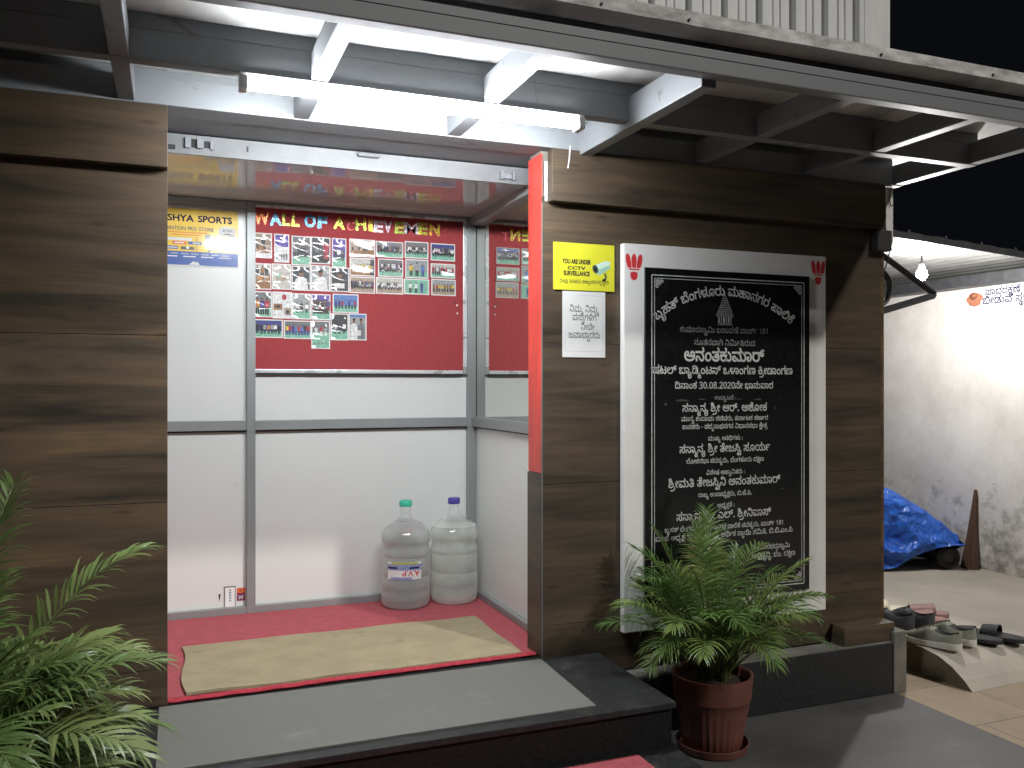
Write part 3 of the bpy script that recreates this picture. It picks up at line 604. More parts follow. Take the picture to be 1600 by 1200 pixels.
[[105,17,36,4,25,12,15,20,5,18,-1,22,-4,14,-7,10,-7,4,-11,1,-12,-9,0,-14,9,-13,17,-8,0,-18,-77,0,0,19,45,0,-11,13,-4,18,4,14,12,12,19,5,14,-2,12,-6,14,-14,7,-21,1,-30,-6,-24,-12,-19,-18,-14,-22,-9,-27,-4,-31,0,-26,5,-22,10,-16,14,-11,19,-5,20,1,30,9,22,14,16,20,6,21,-2,15,-9,5,-12,0,-20,-6,-13,-12,-10,-17,-4,-20,1,-13,6,-11,10,6,17,19,-16,17,-1,9,3,9,12,-4,17,-8,4,-10,-1,-16,-10,-8,-23,2,-28,10,-21,15,-12,21,-8]],
[[82,-3,-28,4,-16,8,-13,11,-9,15,-6,29,4,25,15,23,13,10,4,-4,-36,0,0,20,116,0,0,-20,-3,0,16,-11,11,-25,0,-36,-6,-17,-17,-19,-16,-8],[82,17,22,4,16,11,9,16,3,20,-4,22,-10,16,-16,10,-20,3,-21,-3,-16,-11,-11,-16,-3,-21,3,-22,11,-16,16,-10],[201,74,-16,2,-17,16,-6,26,4,25,10,17,16,10,21,4,17,-2,14,-6,-11,-16,-16,6,-14,0,-10,-5,-9,-14,-3,-20,3,-15,9,-10,17,0,5,6,1,6,-6,12,-13,2,-75,0,0,20,80,-1,20,-7,8,-6,4,-12,-2,-21,-12,-13]],
[[56,-3,-24,5,-18,16,-5,11,-1,18,10,23,12,8,16,3,17,-3,10,-10,2,-12,-3,-13,-17,1,1,13,-6,6,-12,-1,-8,-7,-3,-13,2,-10,6,-8,9,-6,30,1,13,11,6,19,19,0,3,-15,7,-10,16,-7,15,1,13,10,4,26,-7,23,-14,20,17,12,15,-20,8,-23,0,-32,-11,-22,-22,-14,-28,1,-12,5,-8,9,-9,12,8,1,-18,-21,-17,-7],[100,74,-10,4,-4,11,4,11,10,4,11,-4,4,-11,-4,-11],[173,-14,-55,80,17,10,55,-79],[8,118,0,20,136,0,19,3,7,10,-1,12,-15,24,16,11,14,-18,6,-16,0,-14,-4,-15,-20,-14,-24,-3]],
[[61,-3,-21,3,-12,8,-10,12,-6,15,-2,19,4,25,10,19,16,14,13,4,22,-2,13,-9,6,-15,0,-14,-6,-11,-12,-9,-16,-4,-18,2,-21,12,-3,2,6,17,14,-12,20,-3,14,6,3,5,-1,9,-8,8,-15,-1,-11,-8,-7,-13,-3,-22,2,-16,6,-12,10,-6,23,-3,13,5,8,9,6,18,20,0,6,-20,14,-10,11,-2,17,4,8,15,-2,18,-10,14,-20,9,16,11,21,-12,12,-17,4,-20,-3,-17,-8,-13,-14,-9,-20,-3,-22,5,-15,11,-9,13,8,0,-22,-23],[47,103,-19,13,-6,14,0,12,12,14,28,7,2,-19,-18,-4,-5,-6,5,-13,16,-7],[124,76,0,19,34,3,11,10,1,11,-6,11,-8,6,-14,4,8,19,25,-11,10,-10,5,-14,-1,-18,-5,-10,-8,-10,-18,-8]],
[[95,-3,-25,3,-22,7,-23,20,-10,18,-6,32,4,27,10,20,17,12,20,5,16,-3,14,-9,5,-12,1,-15,-4,-14,-10,-11,-10,-5,-22,-2,-18,4,-5,3,3,18,17,-8,20,3,9,13,-2,14,-14,6,-18,-7,-11,-18,-2,-22,4,-22,8,-14,18,-15,17,-6,30,-1,26,6,18,12,8,12,4,22,-5,25,-16,19,-15,10,12,12,24,-17,16,-22,5,-19,-1,-18,-4,-18,-9,-16,-14,-14,-20,-10],[110,118,0,20,45,0,0,-20],[233,74,-16,2,-17,16,-6,26,4,25,10,17,16,10,21,4,17,-2,14,-6,-11,-16,-17,6,-13,0,-11,-5,-9,-14,-2,-26,5,-13,10,-7,14,1,5,6,1,6,-6,12,-14,2,-74,0,0,20,79,-1,21,-7,11,-15,-1,-24,-12,-13]],
[[54,-3,-18,3,-13,8,-8,12,-3,19,2,9,10,16,40,31,3,15,-4,8,-6,4,-23,-2,-7,-11,5,-18,-18,-8,-8,25,3,12,8,11,18,9,27,0,14,-8,10,-14,2,-17,-6,-15,-12,-13,-32,-23,-4,-6,0,-17,5,-6,12,-4,13,0,12,5,8,8,5,19,19,0,7,-20,14,-10,18,-2,11,5,8,10,4,13,-3,31,-15,24,-12,10,-21,9,34,1,16,-12,15,-21,7,-26,-3,-30,-15,-23,-19,-9,-28,-1,-16,8,-15,20,8,0,-17,-20,-12,-6],[108,118,0,20,56,0,0,-20]],
[[-1,-102,-15,1,-16,6,-8,9,-4,10,3,16,27,19,3,9,-7,4,-11,-2,-4,-5,1,-7,-16,-5,-2,17,4,8,12,7,18,1,15,-4,7,-11,0,-15,-6,-7,-25,-16,-1,-10,9,-6,13,-2,21,2,8,4,11,11,1,19,-4,11,-24,29,-5,21,4,10,7,7,14,4,15,-1,13,-8,7,-16,-18,-3,-4,9,-8,4,-8,-2,-4,-8,4,-10,21,-24,7,-12,3,-19,-3,-17,-8,-12,-12,-8,-14,-6]],
[[54,-3,-23,7,-9,8,-8,19,-3,17,1,26,12,29,22,21,32,12,36,0,18,-4,16,-10,13,-14,9,-26,-6,-20,-14,-11,-18,-2,-15,4,-11,14,1,19,7,8,9,5,25,-1,16,-8,12,-16,6,-20,-1,-22,-8,-17,-18,-15,-25,-2,-14,3,-10,7,-14,18,8,1,-6,-11,-15,-14],[57,17,11,2,8,6,10,21,19,0,7,-18,13,-10,18,0,12,6,6,9,3,13,-7,27,-5,7,-12,5,-11,-1,-5,-9,2,-7,5,-3,12,0,8,5,4,18,-8,16,-23,12,-38,2,-25,-7,-14,-11,-14,-26,-1,-29,6,-19,8,-7],[72,186,20,-2,26,-7,22,-11,16,-16,12,-17,7,-19,2,-23,-4,-18,-20,33,9,3,-16,25,-22,18,-23,10,-34,4,-15,-2,-8,-6,-5,-7,0,-11,9,-16,-16,-12,-13,26,-1,16,4,11,17,15]],
[[32,-102,-22,3,-16,9,-6,7,-7,24,5,20,18,18,28,7,17,-1,11,-5,10,-14,-2,-17,-10,-11,-24,-4,-18,7,-7,17,3,44,-2,7,-8,6,11,16,15,-12,4,-12,-6,-41,2,-12,6,-4,11,0,5,4,2,5,-4,8,-7,3,-29,-4,-9,-10,-3,-10,4,-20,14,-9,20,-1,23,5,13,10,14,-13,-24,-15]],
[[121,-3,-17,3,-13,8,-33,44,-12,5,-11,-3,-7,-12,2,-17,10,-21,-19,-8,-11,24,-2,22,8,19,14,12,22,3,18,-7,30,-42,15,-9,14,-1,13,9,4,16,0,14,-10,31,-23,23,-21,8,-84,0,0,20,132,0,0,-20,-14,0,1,2,12,-8,18,-22,9,-26,0,-26,-6,-19,-12,-14,-8,-5],[216,74,-16,2,-17,16,-6,26,4,25,10,17,16,10,21,4,18,-2,12,-6,-10,-16,-16,6,-14,0,-10,-5,-10,-14,-2,-26,5,-13,11,-7,12,1,6,6,1,6,-6,12,-13,2,-76,0,0,20,80,-1,21,-7,11,-15,-1,-24,-12,-13]],
[[140,-3,-20,4,-11,7,-14,18,8,0,-17,-20,-16,-8,-28,0,-19,10,-11,22,2,18,14,19,34,25,6,14,-2,8,-6,6,-12,2,-14,-2,-7,-11,5,-18,-18,-8,-8,25,3,12,8,11,18,9,27,0,14,-8,10,-14,2,-17,-6,-15,-12,-13,-32,-23,-4,-6,0,-17,12,-9,18,-1,12,5,8,8,6,19,18,0,7,-20,14,-10,11,-2,16,3,6,7,4,13,-3,14,-8,13,18,11,13,-27,0,-17,-4,-16,-16,-16]],
[[90,-3,-22,5,-13,10,-2,20,12,15,-1,-5,-30,10,-16,13,-6,11,-4,20,2,18,9,14,14,10,28,2,15,-7,8,-9,2,-13,-2,-13,-7,-10,-13,-8,-22,-2,-20,5,-2,1,1,16,19,-5,18,2,8,10,-4,13,-12,3,-14,-3,-6,-7,-4,-15,2,-11,5,-11,11,-8,16,-6,31,-4,25,3,18,7,10,10,4,14,-4,14,-16,12,-24,0,0,20,40,0,0,-20,-6,10,12,-6,10,-8,6,-10,1,-24,-11,-21,-28,-15,-9,-2,-2,6,12,-14,0,-14,-5,-10,-10,-8],[91,15,17,5,2,5,-1,9,-14,9,-16,-3,-7,-6,0,-11,7,-6]],
[[150,-3,-18,3,-14,8,-9,12,-2,24,9,18,10,8,26,2,10,-5,5,-7,2,-12,-2,-12,-18,0,0,15,-12,4,-11,-9,1,-17,8,-10,9,-3,16,1,12,6,10,18,3,24,-3,23,-11,22,-19,10,-20,-1,-14,-11,-6,-19,-19,0,-4,15,-12,13,-20,4,-12,-1,-9,-5,-6,-12,2,-16,14,-11,21,-2,0,-17,-21,-1,-13,-6,-5,-12,3,-13,5,-6,12,-3,14,2,13,8,12,-15,-23,-12,-26,-1,-20,10,-10,18,0,15,7,13,9,8,13,6,-1,-6,-15,10,-10,17,-1,17,8,20,19,12,19,3,30,-7,20,-22,-7,0,15,19,22,9,28,-2,21,-12,10,-14,9,-26,2,-22,-4,-27,-6,-16,-12,-13,-14,-8]],
[[71,-3,-31,6,-19,16,-6,17,2,22,5,10,12,10,4,2,4,-3,-33,-1,0,18,126,0,0,-18,-34,1,4,3,10,-6,11,-15,2,-22,-6,-18,-19,-16],[72,16,23,5,9,9,4,10,1,10,-4,12,-17,12,-16,2,-17,-2,-11,-6,-8,-14,-1,-14,9,-16,12,-6],[66,88,-6,6,17,8,11,12,4,13,0,15,-7,12,-11,6,-15,0,-8,-6,0,-12,9,-5,19,2,16,15,8,-12,-14,-14,-15,-7,-22,0,-14,8,-7,19,5,16,16,12,15,2,19,-4,13,-10,9,-14,3,-18,-5,-23,-13,-17]],
[[32,-14,-6,-27,-11,-13,-15,-10,-40,-10,-22,0,-31,5,5,17,26,-4,25,1,25,5,8,6,12,13,4,17,-2,12,-8,17,18,9,8,-15]],
[[96,108,-3,-16,-5,-8,-12,-10,-11,-3,-20,-1,-12,3,-19,14,6,17,19,-16,17,-1,10,3,9,13,-2,14,-11,6,-15,-2,-12,-11,-6,-20,1,-24,8,-20,14,-14,26,-16,-10,-19,-31,20,-17,20,-9,25,-1,36,13,26,10,10,19,6,18,0,13,-6,8,-9]],
[[54,-3,-12,1,-15,9,-11,17,-4,15,-2,19,3,20,9,21,14,18,30,17,38,4,16,-3,18,-9,23,-22,-18,29,-21,19,-19,9,-23,5,-24,-2,-14,-7,-3,-7,0,-10,8,-15,-13,-14,-2,3,-11,17,-3,12,2,17,9,14,10,6,18,5,21,1,24,-4,21,-8,21,-14,23,-30,9,-27,4,-21,0,-34,-2,-18,-14,-23,-15,-9,-23,0,-16,6,-18,22,8,1,-6,-11,-15,-14],[57,17,11,2,9,7,9,23,19,0,6,-20,13,-10,16,-2,13,8,7,19,-1,23,-5,17,-13,20,-15,10,-32,4,-27,-4,-20,-14,-14,-26,-1,-29,6,-19,8,-7]],
[[121,-3,-17,3,-13,8,-33,44,-12,5,-11,-3,-7,-12,2,-17,10,-21,-19,-8,-11,24,-2,22,8,19,14,12,22,3,18,-7,30,-42,15,-9,14,-1,13,9,4,16,0,14,-10,31,-23,23,-21,8,-84,0,0,20,132,0,0,-20,-14,0,1,2,12,-8,18,-22,9,-26,0,-26,-6,-19,-12,-14,-8,-5]],
[[123,132,-2,-15,-8,-13,-11,-8,-16,-5,26,-9,14,-18,2,-22,-3,-14,-7,-12,-19,-12,-27,-6,-38,1,-23,8,0,20,37,-11,24,0,17,4,11,10,6,20,-6,17,-12,8,-18,4,-32,1,0,18,38,3,17,9,7,16,0,11,-4,9,-14,9,-21,2,-17,-4,-21,-11,-11,15,17,10,22,7,17,2,24,-4,10,-4,14,-11]],
[[131,86,-5,-45,-6,-14,-11,-17,-16,-10,-14,-2,-17,0,-17,5,-18,17,-9,18,-4,22,0,52,4,22,8,18,11,13,15,8,19,3,27,-6,13,-11,9,-15,7,-20],[34,86,4,-39,12,-23,9,-6,12,-2,13,2,9,6,12,23,3,39,-3,40,-12,23,-9,6,-13,2,-12,-2,-9,-6,-8,-10,-4,-13]],
[[18,14,2,11,10,6,12,-2,7,-11,-3,-15,-10,-6,-14,4]],
[[130,0,-118,0,0,18,68,68,15,21,5,15,-2,18,-12,14,-17,3,-18,-3,-25,-14,-12,14,7,6,27,13,29,2,27,-8,12,-13,7,-24,-3,-20,-5,-12,-27,-34,-45,-44,87,0]],
[[121,-3,-17,3,-13,8,-33,44,-12,5,-11,-3,-7,-12,2,-17,10,-21,-19,-8,-11,24,-2,22,8,19,14,12,22,3,18,-7,30,-42,15,-9,14,-1,13,9,4,16,0,14,-10,31,-23,23,-21,8,-84,0,0,20,106,0,23,4,8,10,2,11,-1,9,-9,10,-13,3,-13,-3,-9,-8,-1,-12,-7,10,14,0,7,-5,0,-9,-7,-7,-14,1,-9,14,3,16,7,10,13,8,17,2,18,-3,16,-13,8,-20,-1,-19,-8,-14,-10,-8,-18,-5,-26,-2,23,3,17,-14,18,-29,5,-28,-3,-22,-9,-17,-15,-11]],
[[54,-3,-18,3,-13,8,-8,12,-3,19,2,9,10,16,40,31,3,15,-4,8,-6,4,-23,-2,-7,-11,5,-18,-18,-8,-8,25,3,12,8,11,18,9,27,0,14,-8,10,-14,2,-17,-6,-15,-12,-13,-32,-23,-4,-6,0,-17,5,-6,12,-4,13,0,12,5,8,8,5,19,19,0,7,-20,14,-10,18,-2,11,5,8,10,4,13,-3,31,-15,24,-12,10,-21,9,34,1,16,-12,15,-21,7,-26,-3,-30,-15,-23,-19,-9,-28,-1,-16,8,-15,20,8,0,-17,-20,-12,-6],[87,-36,2,40,19,0,2,-40],[108,118,0,20,56,0,0,-20]],
[[242,-3,-30,6,-16,15,-9,22,-4,67,-8,11,-11,4,-14,-2,-10,-12,-2,-72,-6,-14,-9,-11,-19,-11,-16,-2,-20,0,-18,5,-22,17,-14,25,-5,33,7,34,13,17,18,10,24,1,19,-11,5,-12,0,-20,-6,-13,-12,-10,-17,-4,-20,1,-13,6,-11,10,6,17,19,-16,17,-1,9,3,9,12,-4,17,-8,4,-10,-1,-17,-10,-8,-23,1,-29,8,-21,14,-15,21,-7,21,1,14,7,8,11,3,18,-2,47,8,23,8,8,16,8,30,-2,15,-9,9,-19,3,-60,6,-19,12,-11,23,-3,13,4,9,9,5,8,2,18,-3,20,-7,18,-12,16,-18,14,14,17,21,-19,14,-20,10,-30,1,-26,-6,-22,-8,-12,-18,-11]],
[[54,-3,-18,3,-14,12,-8,18,-4,25,3,22,7,19,18,19,11,7,4,-4,-43,0,0,20,144,0,0,-20,-11,0,3,2,5,-3,13,-12,10,-16,6,-19,-2,-40,-10,-18,-14,-11,-8,-3,-24,0,-12,6,-10,8,-8,14,8,1,-6,-11,-15,-14],[57,17,11,2,9,7,9,23,19,0,6,-20,13,-10,16,-2,10,5,8,15,2,24,-6,24,-13,19,-15,10,-32,5,-27,-5,-20,-13,-14,-27,-1,-28,6,-20,8,-7]],
[[-70,-82,-20,4,-12,14,-2,18,6,14,9,6,17,2,8,-3,7,-7,-1,-19,-14,1,0,7,-4,5,-11,-3,-1,-11,8,-10,20,-1,10,6,4,12,17,0,2,-8,6,-8,17,-3,10,10,0,15,-3,15,-12,21,17,9,12,-23,6,-21,-2,-22,-8,-12,-18,-8,-14,0,-14,6,-8,9,2,1,-15,-13],[-47,-105,1,27,17,0,1,-27],[32,-32,-16,4,-14,16,10,8,12,-12,15,3,2,15,-12,16,14,13,15,-21,2,-24,-12,-14]],
[[18,14,2,11,10,6,12,-2,7,-11,-3,-15,-10,-6,-14,4],[18,96,2,11,10,6,12,-2,7,-11,-3,-15,-10,-6,-14,4]],
[[121,-3,-17,3,-13,8,-33,44,-12,5,-11,-3,-7,-12,2,-17,10,-21,-19,-8,-12,30,-1,16,5,15,5,8,12,8,15,3,14,-2,17,-11,30,-41,12,-5,16,2,10,11,3,24,-7,24,-14,19,17,12,11,-13,10,-22,3,-35,-3,-11,-9,-17,-15,-11],[85,79,-10,4,-4,11,4,10,10,4,11,-4,4,-10,-4,-11],[8,118,0,20,113,0,19,3,7,10,-1,12,-15,24,16,11,18,-29,3,-19,-4,-12,-7,-9,-15,-8,-23,-3]],
[[67,-3,-25,3,-19,8,-12,13,-3,12,1,19,8,12,14,8,49,12,9,8,3,8,2,20,-3,21,-5,15,-10,14,-12,9,-17,3,-13,-4,-4,-9,6,-11,14,-2,14,8,5,16,18,-2,-9,-25,-17,-12,-15,-2,-14,2,-12,5,-6,10,-2,20,4,10,10,9,14,4,30,-3,12,-7,15,-15,12,-26,4,-40,-6,-22,-11,-14,-16,-8,-38,-7,-10,-7,-4,-10,4,-12,8,-7,14,-3,39,2,24,13,7,10,4,12,-2,21,-6,16,-14,14,-15,6,-20,4,-23,-3,-6,-7,2,-14,-18,-8,-6,16,1,13,9,13,14,6,35,2,33,-9,24,-22,10,-18,2,-14,0,-18,-5,-18,-15,-21,-26,-13]],
[[109,-3,-44,6,-22,10,-17,14,-10,19,-6,20,0,22,6,24,13,17,18,10,24,1,15,-8,9,-15,1,-15,-4,-14,-10,-11,-16,-6,-22,-1,-14,5,-14,12,6,17,19,-16,17,-1,9,3,9,12,0,12,-6,7,-10,2,-12,-3,-14,-15,-4,-33,9,-27,13,-13,20,-10,28,-4,32,0,16,4,18,8,7,8,4,13,-6,13,-33,19,-10,9,-4,12,2,19,8,10,12,6,23,1,16,-4,13,-14,4,-22,-8,-19,-16,-13,-26,-7,-65,-1,0,19,69,0,12,5,10,9,4,12,-5,13,-11,5,-12,-1,-8,-5,-3,-6,1,-10,13,-12,25,-12,9,-8,5,-11,1,-14,-4,-14,-14,-17,-27,-11]],
[[67,-3,-31,5,-17,10,-9,14,-2,20,6,15,12,9,54,14,7,10,0,13,-4,6,-9,5,-23,-1,-9,-10,3,-15,-19,-8,-5,15,1,12,14,14,23,5,27,-3,14,-11,5,-13,0,-11,-8,-18,-17,-10,-40,-9,-8,-5,-4,-7,2,-13,10,-9,20,-4,25,1,26,12,9,9,6,13,1,22,-5,18,-8,14,-17,14,1,5,17,0,19,-16,10,-20,4,-23,-6,-29,-9,-15,-13,-12,-29,-11],[8,118,0,20,94,0,20,8,5,12,-1,14,-8,10,-9,3,-9,0,-12,-5,-6,-10,0,-8,-8,10,19,-2,3,-8,-4,-8,-14,-3,-8,5,-4,14,2,12,16,16,15,4,24,-3,13,-9,9,-13,3,-11,-2,-19,-7,-14,-11,-8,-31,-7,-31,4]],
[[77,-3,-25,4,-23,15,-15,28,-4,26,5,28,13,22,21,16,27,5,25,-4,23,-15,14,-22,5,-31,-5,-29,-13,-23,-21,-15],[76,17,20,3,14,10,9,17,3,23,-2,20,-9,17,-15,10,-20,4,-18,-3,-14,-10,-10,-16,-4,-23,4,-22,9,-17,14,-10],[180,-3,-18,3,-15,6,-25,25,12,13,16,-16,18,-10,20,-1,16,9,6,12,2,14,-6,30,-18,23,-27,14,35,1,20,-17,10,-16,6,-19,0,-24,-5,-20,-12,-16,-15,-8],[272,-3,-18,3,-15,6,-26,25,13,13,22,-20,11,-6,14,-1,19,5,8,10,4,20,-6,31,-17,23,-26,16,11,19,24,-15,18,-19,12,-25,5,-28,-3,-23,-10,-18,-16,-12],[231,153,-5,-18,-16,-13,-14,-3,-46,-1,0,20,44,0,10,3,5,5,-1,21,-14,20,16,11,14,-18]],
[[140,-3,-14,1,-16,8,-15,20,7,0,-16,-20,-16,-8,-28,0,-19,10,-11,22,2,18,14,19,34,25,6,14,-2,8,-6,6,-12,2,-14,-2,-7,-11,5,-18,-18,-8,-8,25,3,12,8,11,18,9,27,0,14,-8,10,-14,2,-17,-6,-15,-12,-13,-32,-23,-4,-6,0,-17,12,-9,18,-1,12,5,8,8,5,19,19,0,7,-20,9,-8,10,-4,18,1,8,6,4,8,1,16,-13,21,-15,9,14,10,23,-17,11,-21,1,-17,-4,-16,-16,-15],[110,76,0,18,81,0,0,-18],[140,88,-7,6,17,8,12,12,4,13,0,15,-8,12,-11,6,-14,0,-9,-6,1,-12,8,-5,19,2,16,15,8,-12,-13,-14,-15,-7,-23,0,-13,8,-8,19,6,16,15,12,15,2,19,-4,14,-10,9,-14,2,-18,-4,-23,-13,-17]],
[[49,30,1,-3,-4,-14,-17,-45,-16,0,12,62]],
[[71,-3,-31,6,-19,16,-6,17,2,22,5,10,12,10,4,2,4,-3,-33,-1,0,18,52,0,7,10,-5,15,11,3,9,-3,3,-5,1,-10,-3,-10,51,0,0,-18,-34,1,4,3,10,-6,12,-18,1,-26,-9,-16,-23,-14],[72,16,23,5,9,9,4,10,1,10,-4,12,-17,12,-16,2,-17,-2,-11,-6,-8,-14,-1,-14,9,-16,12,-6],[9,118,0,20,97,0,0,-20]],
[[67,-3,-31,5,-17,10,-9,14,-2,20,6,15,12,9,54,14,7,10,0,13,-4,6,-9,5,-23,-1,-9,-10,3,-15,-19,-8,-5,15,1,12,6,9,8,5,23,5,27,-3,14,-11,5,-13,0,-11,-8,-18,-17,-10,-40,-9,-8,-5,-4,-7,2,-13,10,-9,20,-4,25,1,26,12,9,9,6,13,1,22,-5,18,-8,14,-17,14,1,5,17,0,18,-17,13,-25,1,-27,-5,-19,-9,-15,-13,-12,-29,-11],[8,118,0,20,113,0,0,-20,-53,3]],
[[10,61,0,19,60,0,0,-19]],
[[56,-3,-24,5,-18,16,-5,11,-1,18,10,23,12,8,16,3,17,-3,10,-10,2,-12,-3,-13,-17,1,1,13,-6,6,-12,-1,-8,-7,-3,-13,2,-10,6,-8,9,-6,30,1,13,11,6,19,19,0,3,-15,7,-10,15,-7,13,1,14,10,3,26,-7,23,-14,20,18,12,18,-27,6,-24,-2,-25,-11,-23,-19,-12,-28,1,-12,5,-9,9,-8,12,8,1,-18,-21,-17,-7],[100,74,-10,4,-4,11,4,11,10,4,11,-4,4,-11,-4,-11],[8,118,0,20,134,0,19,3,6,9,0,13,-15,24,16,11,13,-18,6,-16,1,-14,-3,-12,-7,-9,-15,-8,-23,-3]],
[[54,-3,-18,3,-14,12,-8,18,-4,25,3,22,7,19,18,19,11,7,4,-4,-43,0,0,20,124,0,18,2,7,6,1,12,-6,16,-10,13,16,11,16,-24,4,-26,-2,-10,-8,-9,-12,-7,-12,-3,14,-9,16,-27,5,-28,-7,-35,-6,-8,-14,-12,-23,-3,-21,7,-18,22,8,1,-17,-22,-12,-6],[57,17,11,2,9,7,9,23,19,0,6,-20,13,-10,16,-2,13,8,7,20,-1,22,-5,18,-13,19,-22,12,-33,3,-19,-5,-20,-13,-14,-27,-1,-29,6,-19,8,-7]],
[[54,-3,-18,3,-13,8,-8,12,-3,19,2,9,10,16,40,31,3,15,-4,8,-6,4,-23,-2,-7,-11,5,-18,-18,-8,-8,25,3,12,8,11,18,9,27,0,14,-8,10,-14,2,-17,-6,-15,-12,-13,-32,-23,-4,-6,0,-17,5,-6,12,-4,13,0,12,5,8,8,5,19,19,0,7,-20,14,-10,18,-2,11,5,8,10,4,13,-3,31,-15,24,-12,10,-21,9,35,2,15,-13,15,-21,7,-26,-3,-30,-15,-23,-19,-9,-28,0,-17,9,-14,18,8,0,-17,-20,-12,-6],[87,-36,2,40,19,0,2,-40],[108,118,0,20,44,0,10,3,5,5,-1,21,-14,20,16,11,14,-18,6,-16,0,-16,-4,-13,-20,-14]],
[[56,-3,-20,3,-10,6,-12,12,-5,11,-1,18,4,15,9,11,13,7,11,1,17,-3,8,-7,4,-8,-3,-20,-17,1,1,13,-6,6,-11,-1,-8,-7,-4,-13,2,-10,6,-8,10,-6,22,-1,13,5,8,8,5,19,20,0,6,-20,8,-8,10,-4,20,3,14,17,3,22,-1,27,-10,30,-15,25,-20,19,-15,8,-16,5,-19,-2,-6,-8,1,-8,8,-7,14,0,11,8,5,14,19,-1,-6,-18,-6,-9,-20,-11,-15,-1,-14,3,-10,7,-6,11,2,21,14,15,20,4,32,-6,18,-9,18,-14,25,-38,8,-22,5,-25,0,-26,-6,-22,-14,-22,-19,-9,-24,0,-12,4,-21,23,8,1,-18,-21,-16,-7]],
[[54,-3,-18,3,-14,12,-8,18,-4,25,3,22,7,19,18,19,11,7,4,-4,-43,0,0,20,144,0,0,-20,-11,0,3,2,5,-3,13,-12,10,-16,6,-19,-2,-40,-10,-18,-14,-11,-8,-3,-24,0,-12,6,-10,8,-8,14,8,1,-6,-11,-15,-14],[57,17,11,2,9,7,9,23,19,0,6,-20,13,-10,16,-2,10,5,8,15,2,24,-6,23,-13,20,-22,12,-25,3,-27,-5,-20,-13,-14,-27,-1,-28,6,-20,8,-7],[84,-36,2,40,19,0,2,-40]],
[[71,-3,-31,6,-19,16,-6,17,2,22,5,10,12,10,4,2,4,-3,-33,-1,0,18,52,0,7,10,-5,15,11,3,9,-3,3,-5,1,-10,-3,-10,51,0,0,-18,-34,1,4,3,10,-6,12,-18,1,-26,-9,-16,-23,-14],[72,16,23,5,9,9,4,10,1,10,-4,12,-17,12,-16,2,-17,-2,-11,-6,-8,-14,-1,-14,9,-16,12,-6],[9,118,0,20,80,0,13,3,10,7,3,12,-1,12,-9,10,-8,3,-10,0,-11,-5,-6,-10,-1,-8,-7,10,18,-2,4,-8,-4,-8,-14,-3,-9,5,-4,14,3,12,16,16,15,4,19,-1,14,-7,10,-12,5,-16,-1,-19,-7,-14,-11,-8,-26,-6],[51,-67,-20,5,-13,13,-2,19,7,14,9,5,16,2,8,-3,8,-8,-1,-18,-15,2,1,6,-4,5,-11,-3,-2,-12,8,-9,21,-1,9,6,5,12,17,0,4,-14,6,-4,11,-1,9,5,4,12,-2,13,-11,16,15,9,9,-34,-2,-16,-7,-14,-11,-6,-17,0,-14,8,-4,6,2,2,-15,-14],[129,-85,5,19,-1,20,-5,22,-6,13,6,15,15,-27,6,-33,-3,-32]],
[[148,-3,-26,6,-54,37,-10,5,-18,1,-10,-4,-4,-10,4,-11,12,-5,12,0,12,2,13,8,13,21,4,28,-6,31,-10,11,-13,5,-21,-4,-6,-14,1,-9,5,-4,-6,-3,2,11,6,6,9,1,7,-4,3,-11,-5,-11,-14,-5,-10,2,-8,5,-6,10,-2,18,2,10,10,11,12,7,16,3,17,-3,13,-6,11,-10,8,-13,6,-33,-5,-33,-19,-29,-13,-10,-16,-5,-26,-1,-15,4,-11,9,-6,21,6,19,7,6,14,6,22,1,18,-6,49,-33,15,-7,20,0,12,5,9,11,4,16,-2,27,-6,16,-22,26,-34,19,10,19,30,-16,24,-22,12,-17,6,-21,3,-22,-3,-25,-6,-14,-15,-15,-13,-6]],
[[76,-3,-24,2,-23,10,-15,16,-6,20,1,20,19,-3,0,-16,7,-15,13,-9,21,-5,21,1,16,4,11,6,8,12,1,22,-6,11,-8,5,-14,5,-18,0,-8,-3,-2,-9,9,-7,15,0,10,6,6,9,2,35,-11,26,-15,15,-20,7,-16,-2,-6,-6,-1,-8,6,-8,13,-2,15,8,5,16,18,-2,-8,-22,-18,-15,-15,-2,-15,2,-11,5,-7,10,-2,20,5,10,10,9,13,4,32,-3,24,-16,17,-23,8,-36,-5,-28,-8,-13,-10,-8,-18,-6,-15,0,-13,3,-9,7,-5,18,4,14,12,10,21,4,20,-4,22,-11,11,-14,5,-16,-4,-28,-13,-17,-21,-11]],
[[54,-3,-12,1,-15,9,-11,17,-4,15,-2,19,3,20,9,21,14,18,30,17,38,4,16,-3,18,-9,23,-22,-18,29,-21,19,-19,9,-23,5,-24,-2,-14,-7,-3,-7,0,-10,8,-15,-13,-14,-2,3,-11,17,-3,12,2,17,9,14,10,6,18,5,21,1,24,-4,21,-8,21,-14,23,-30,9,-27,4,-21,0,-34,-2,-18,-14,-23,-15,-9,-23,0,-16,6,-18,22,8,1,-6,-11,-15,-14],[57,17,11,2,8,6,10,21,19,0,7,-18,12,-10,16,-1,13,8,7,19,-1,23,-5,17,-13,20,-15,10,-32,4,-27,-4,-20,-14,-14,-26,-1,-29,6,-19,8,-7],[84,-36,2,40,19,0,2,-40],[96,62,-11,4,-4,10,4,11,11,4,10,-4,4,-11,-4,-10]],
[[31,-3,-19,2,-20,10,-18,16,-18,27,18,11,18,-27,24,-17,23,-1,16,9,8,19,-1,24,-8,20,-8,11,-31,21,11,19,23,-15,19,-19,12,-23,4,-27,-3,-24,-10,-19,-17,-13]],
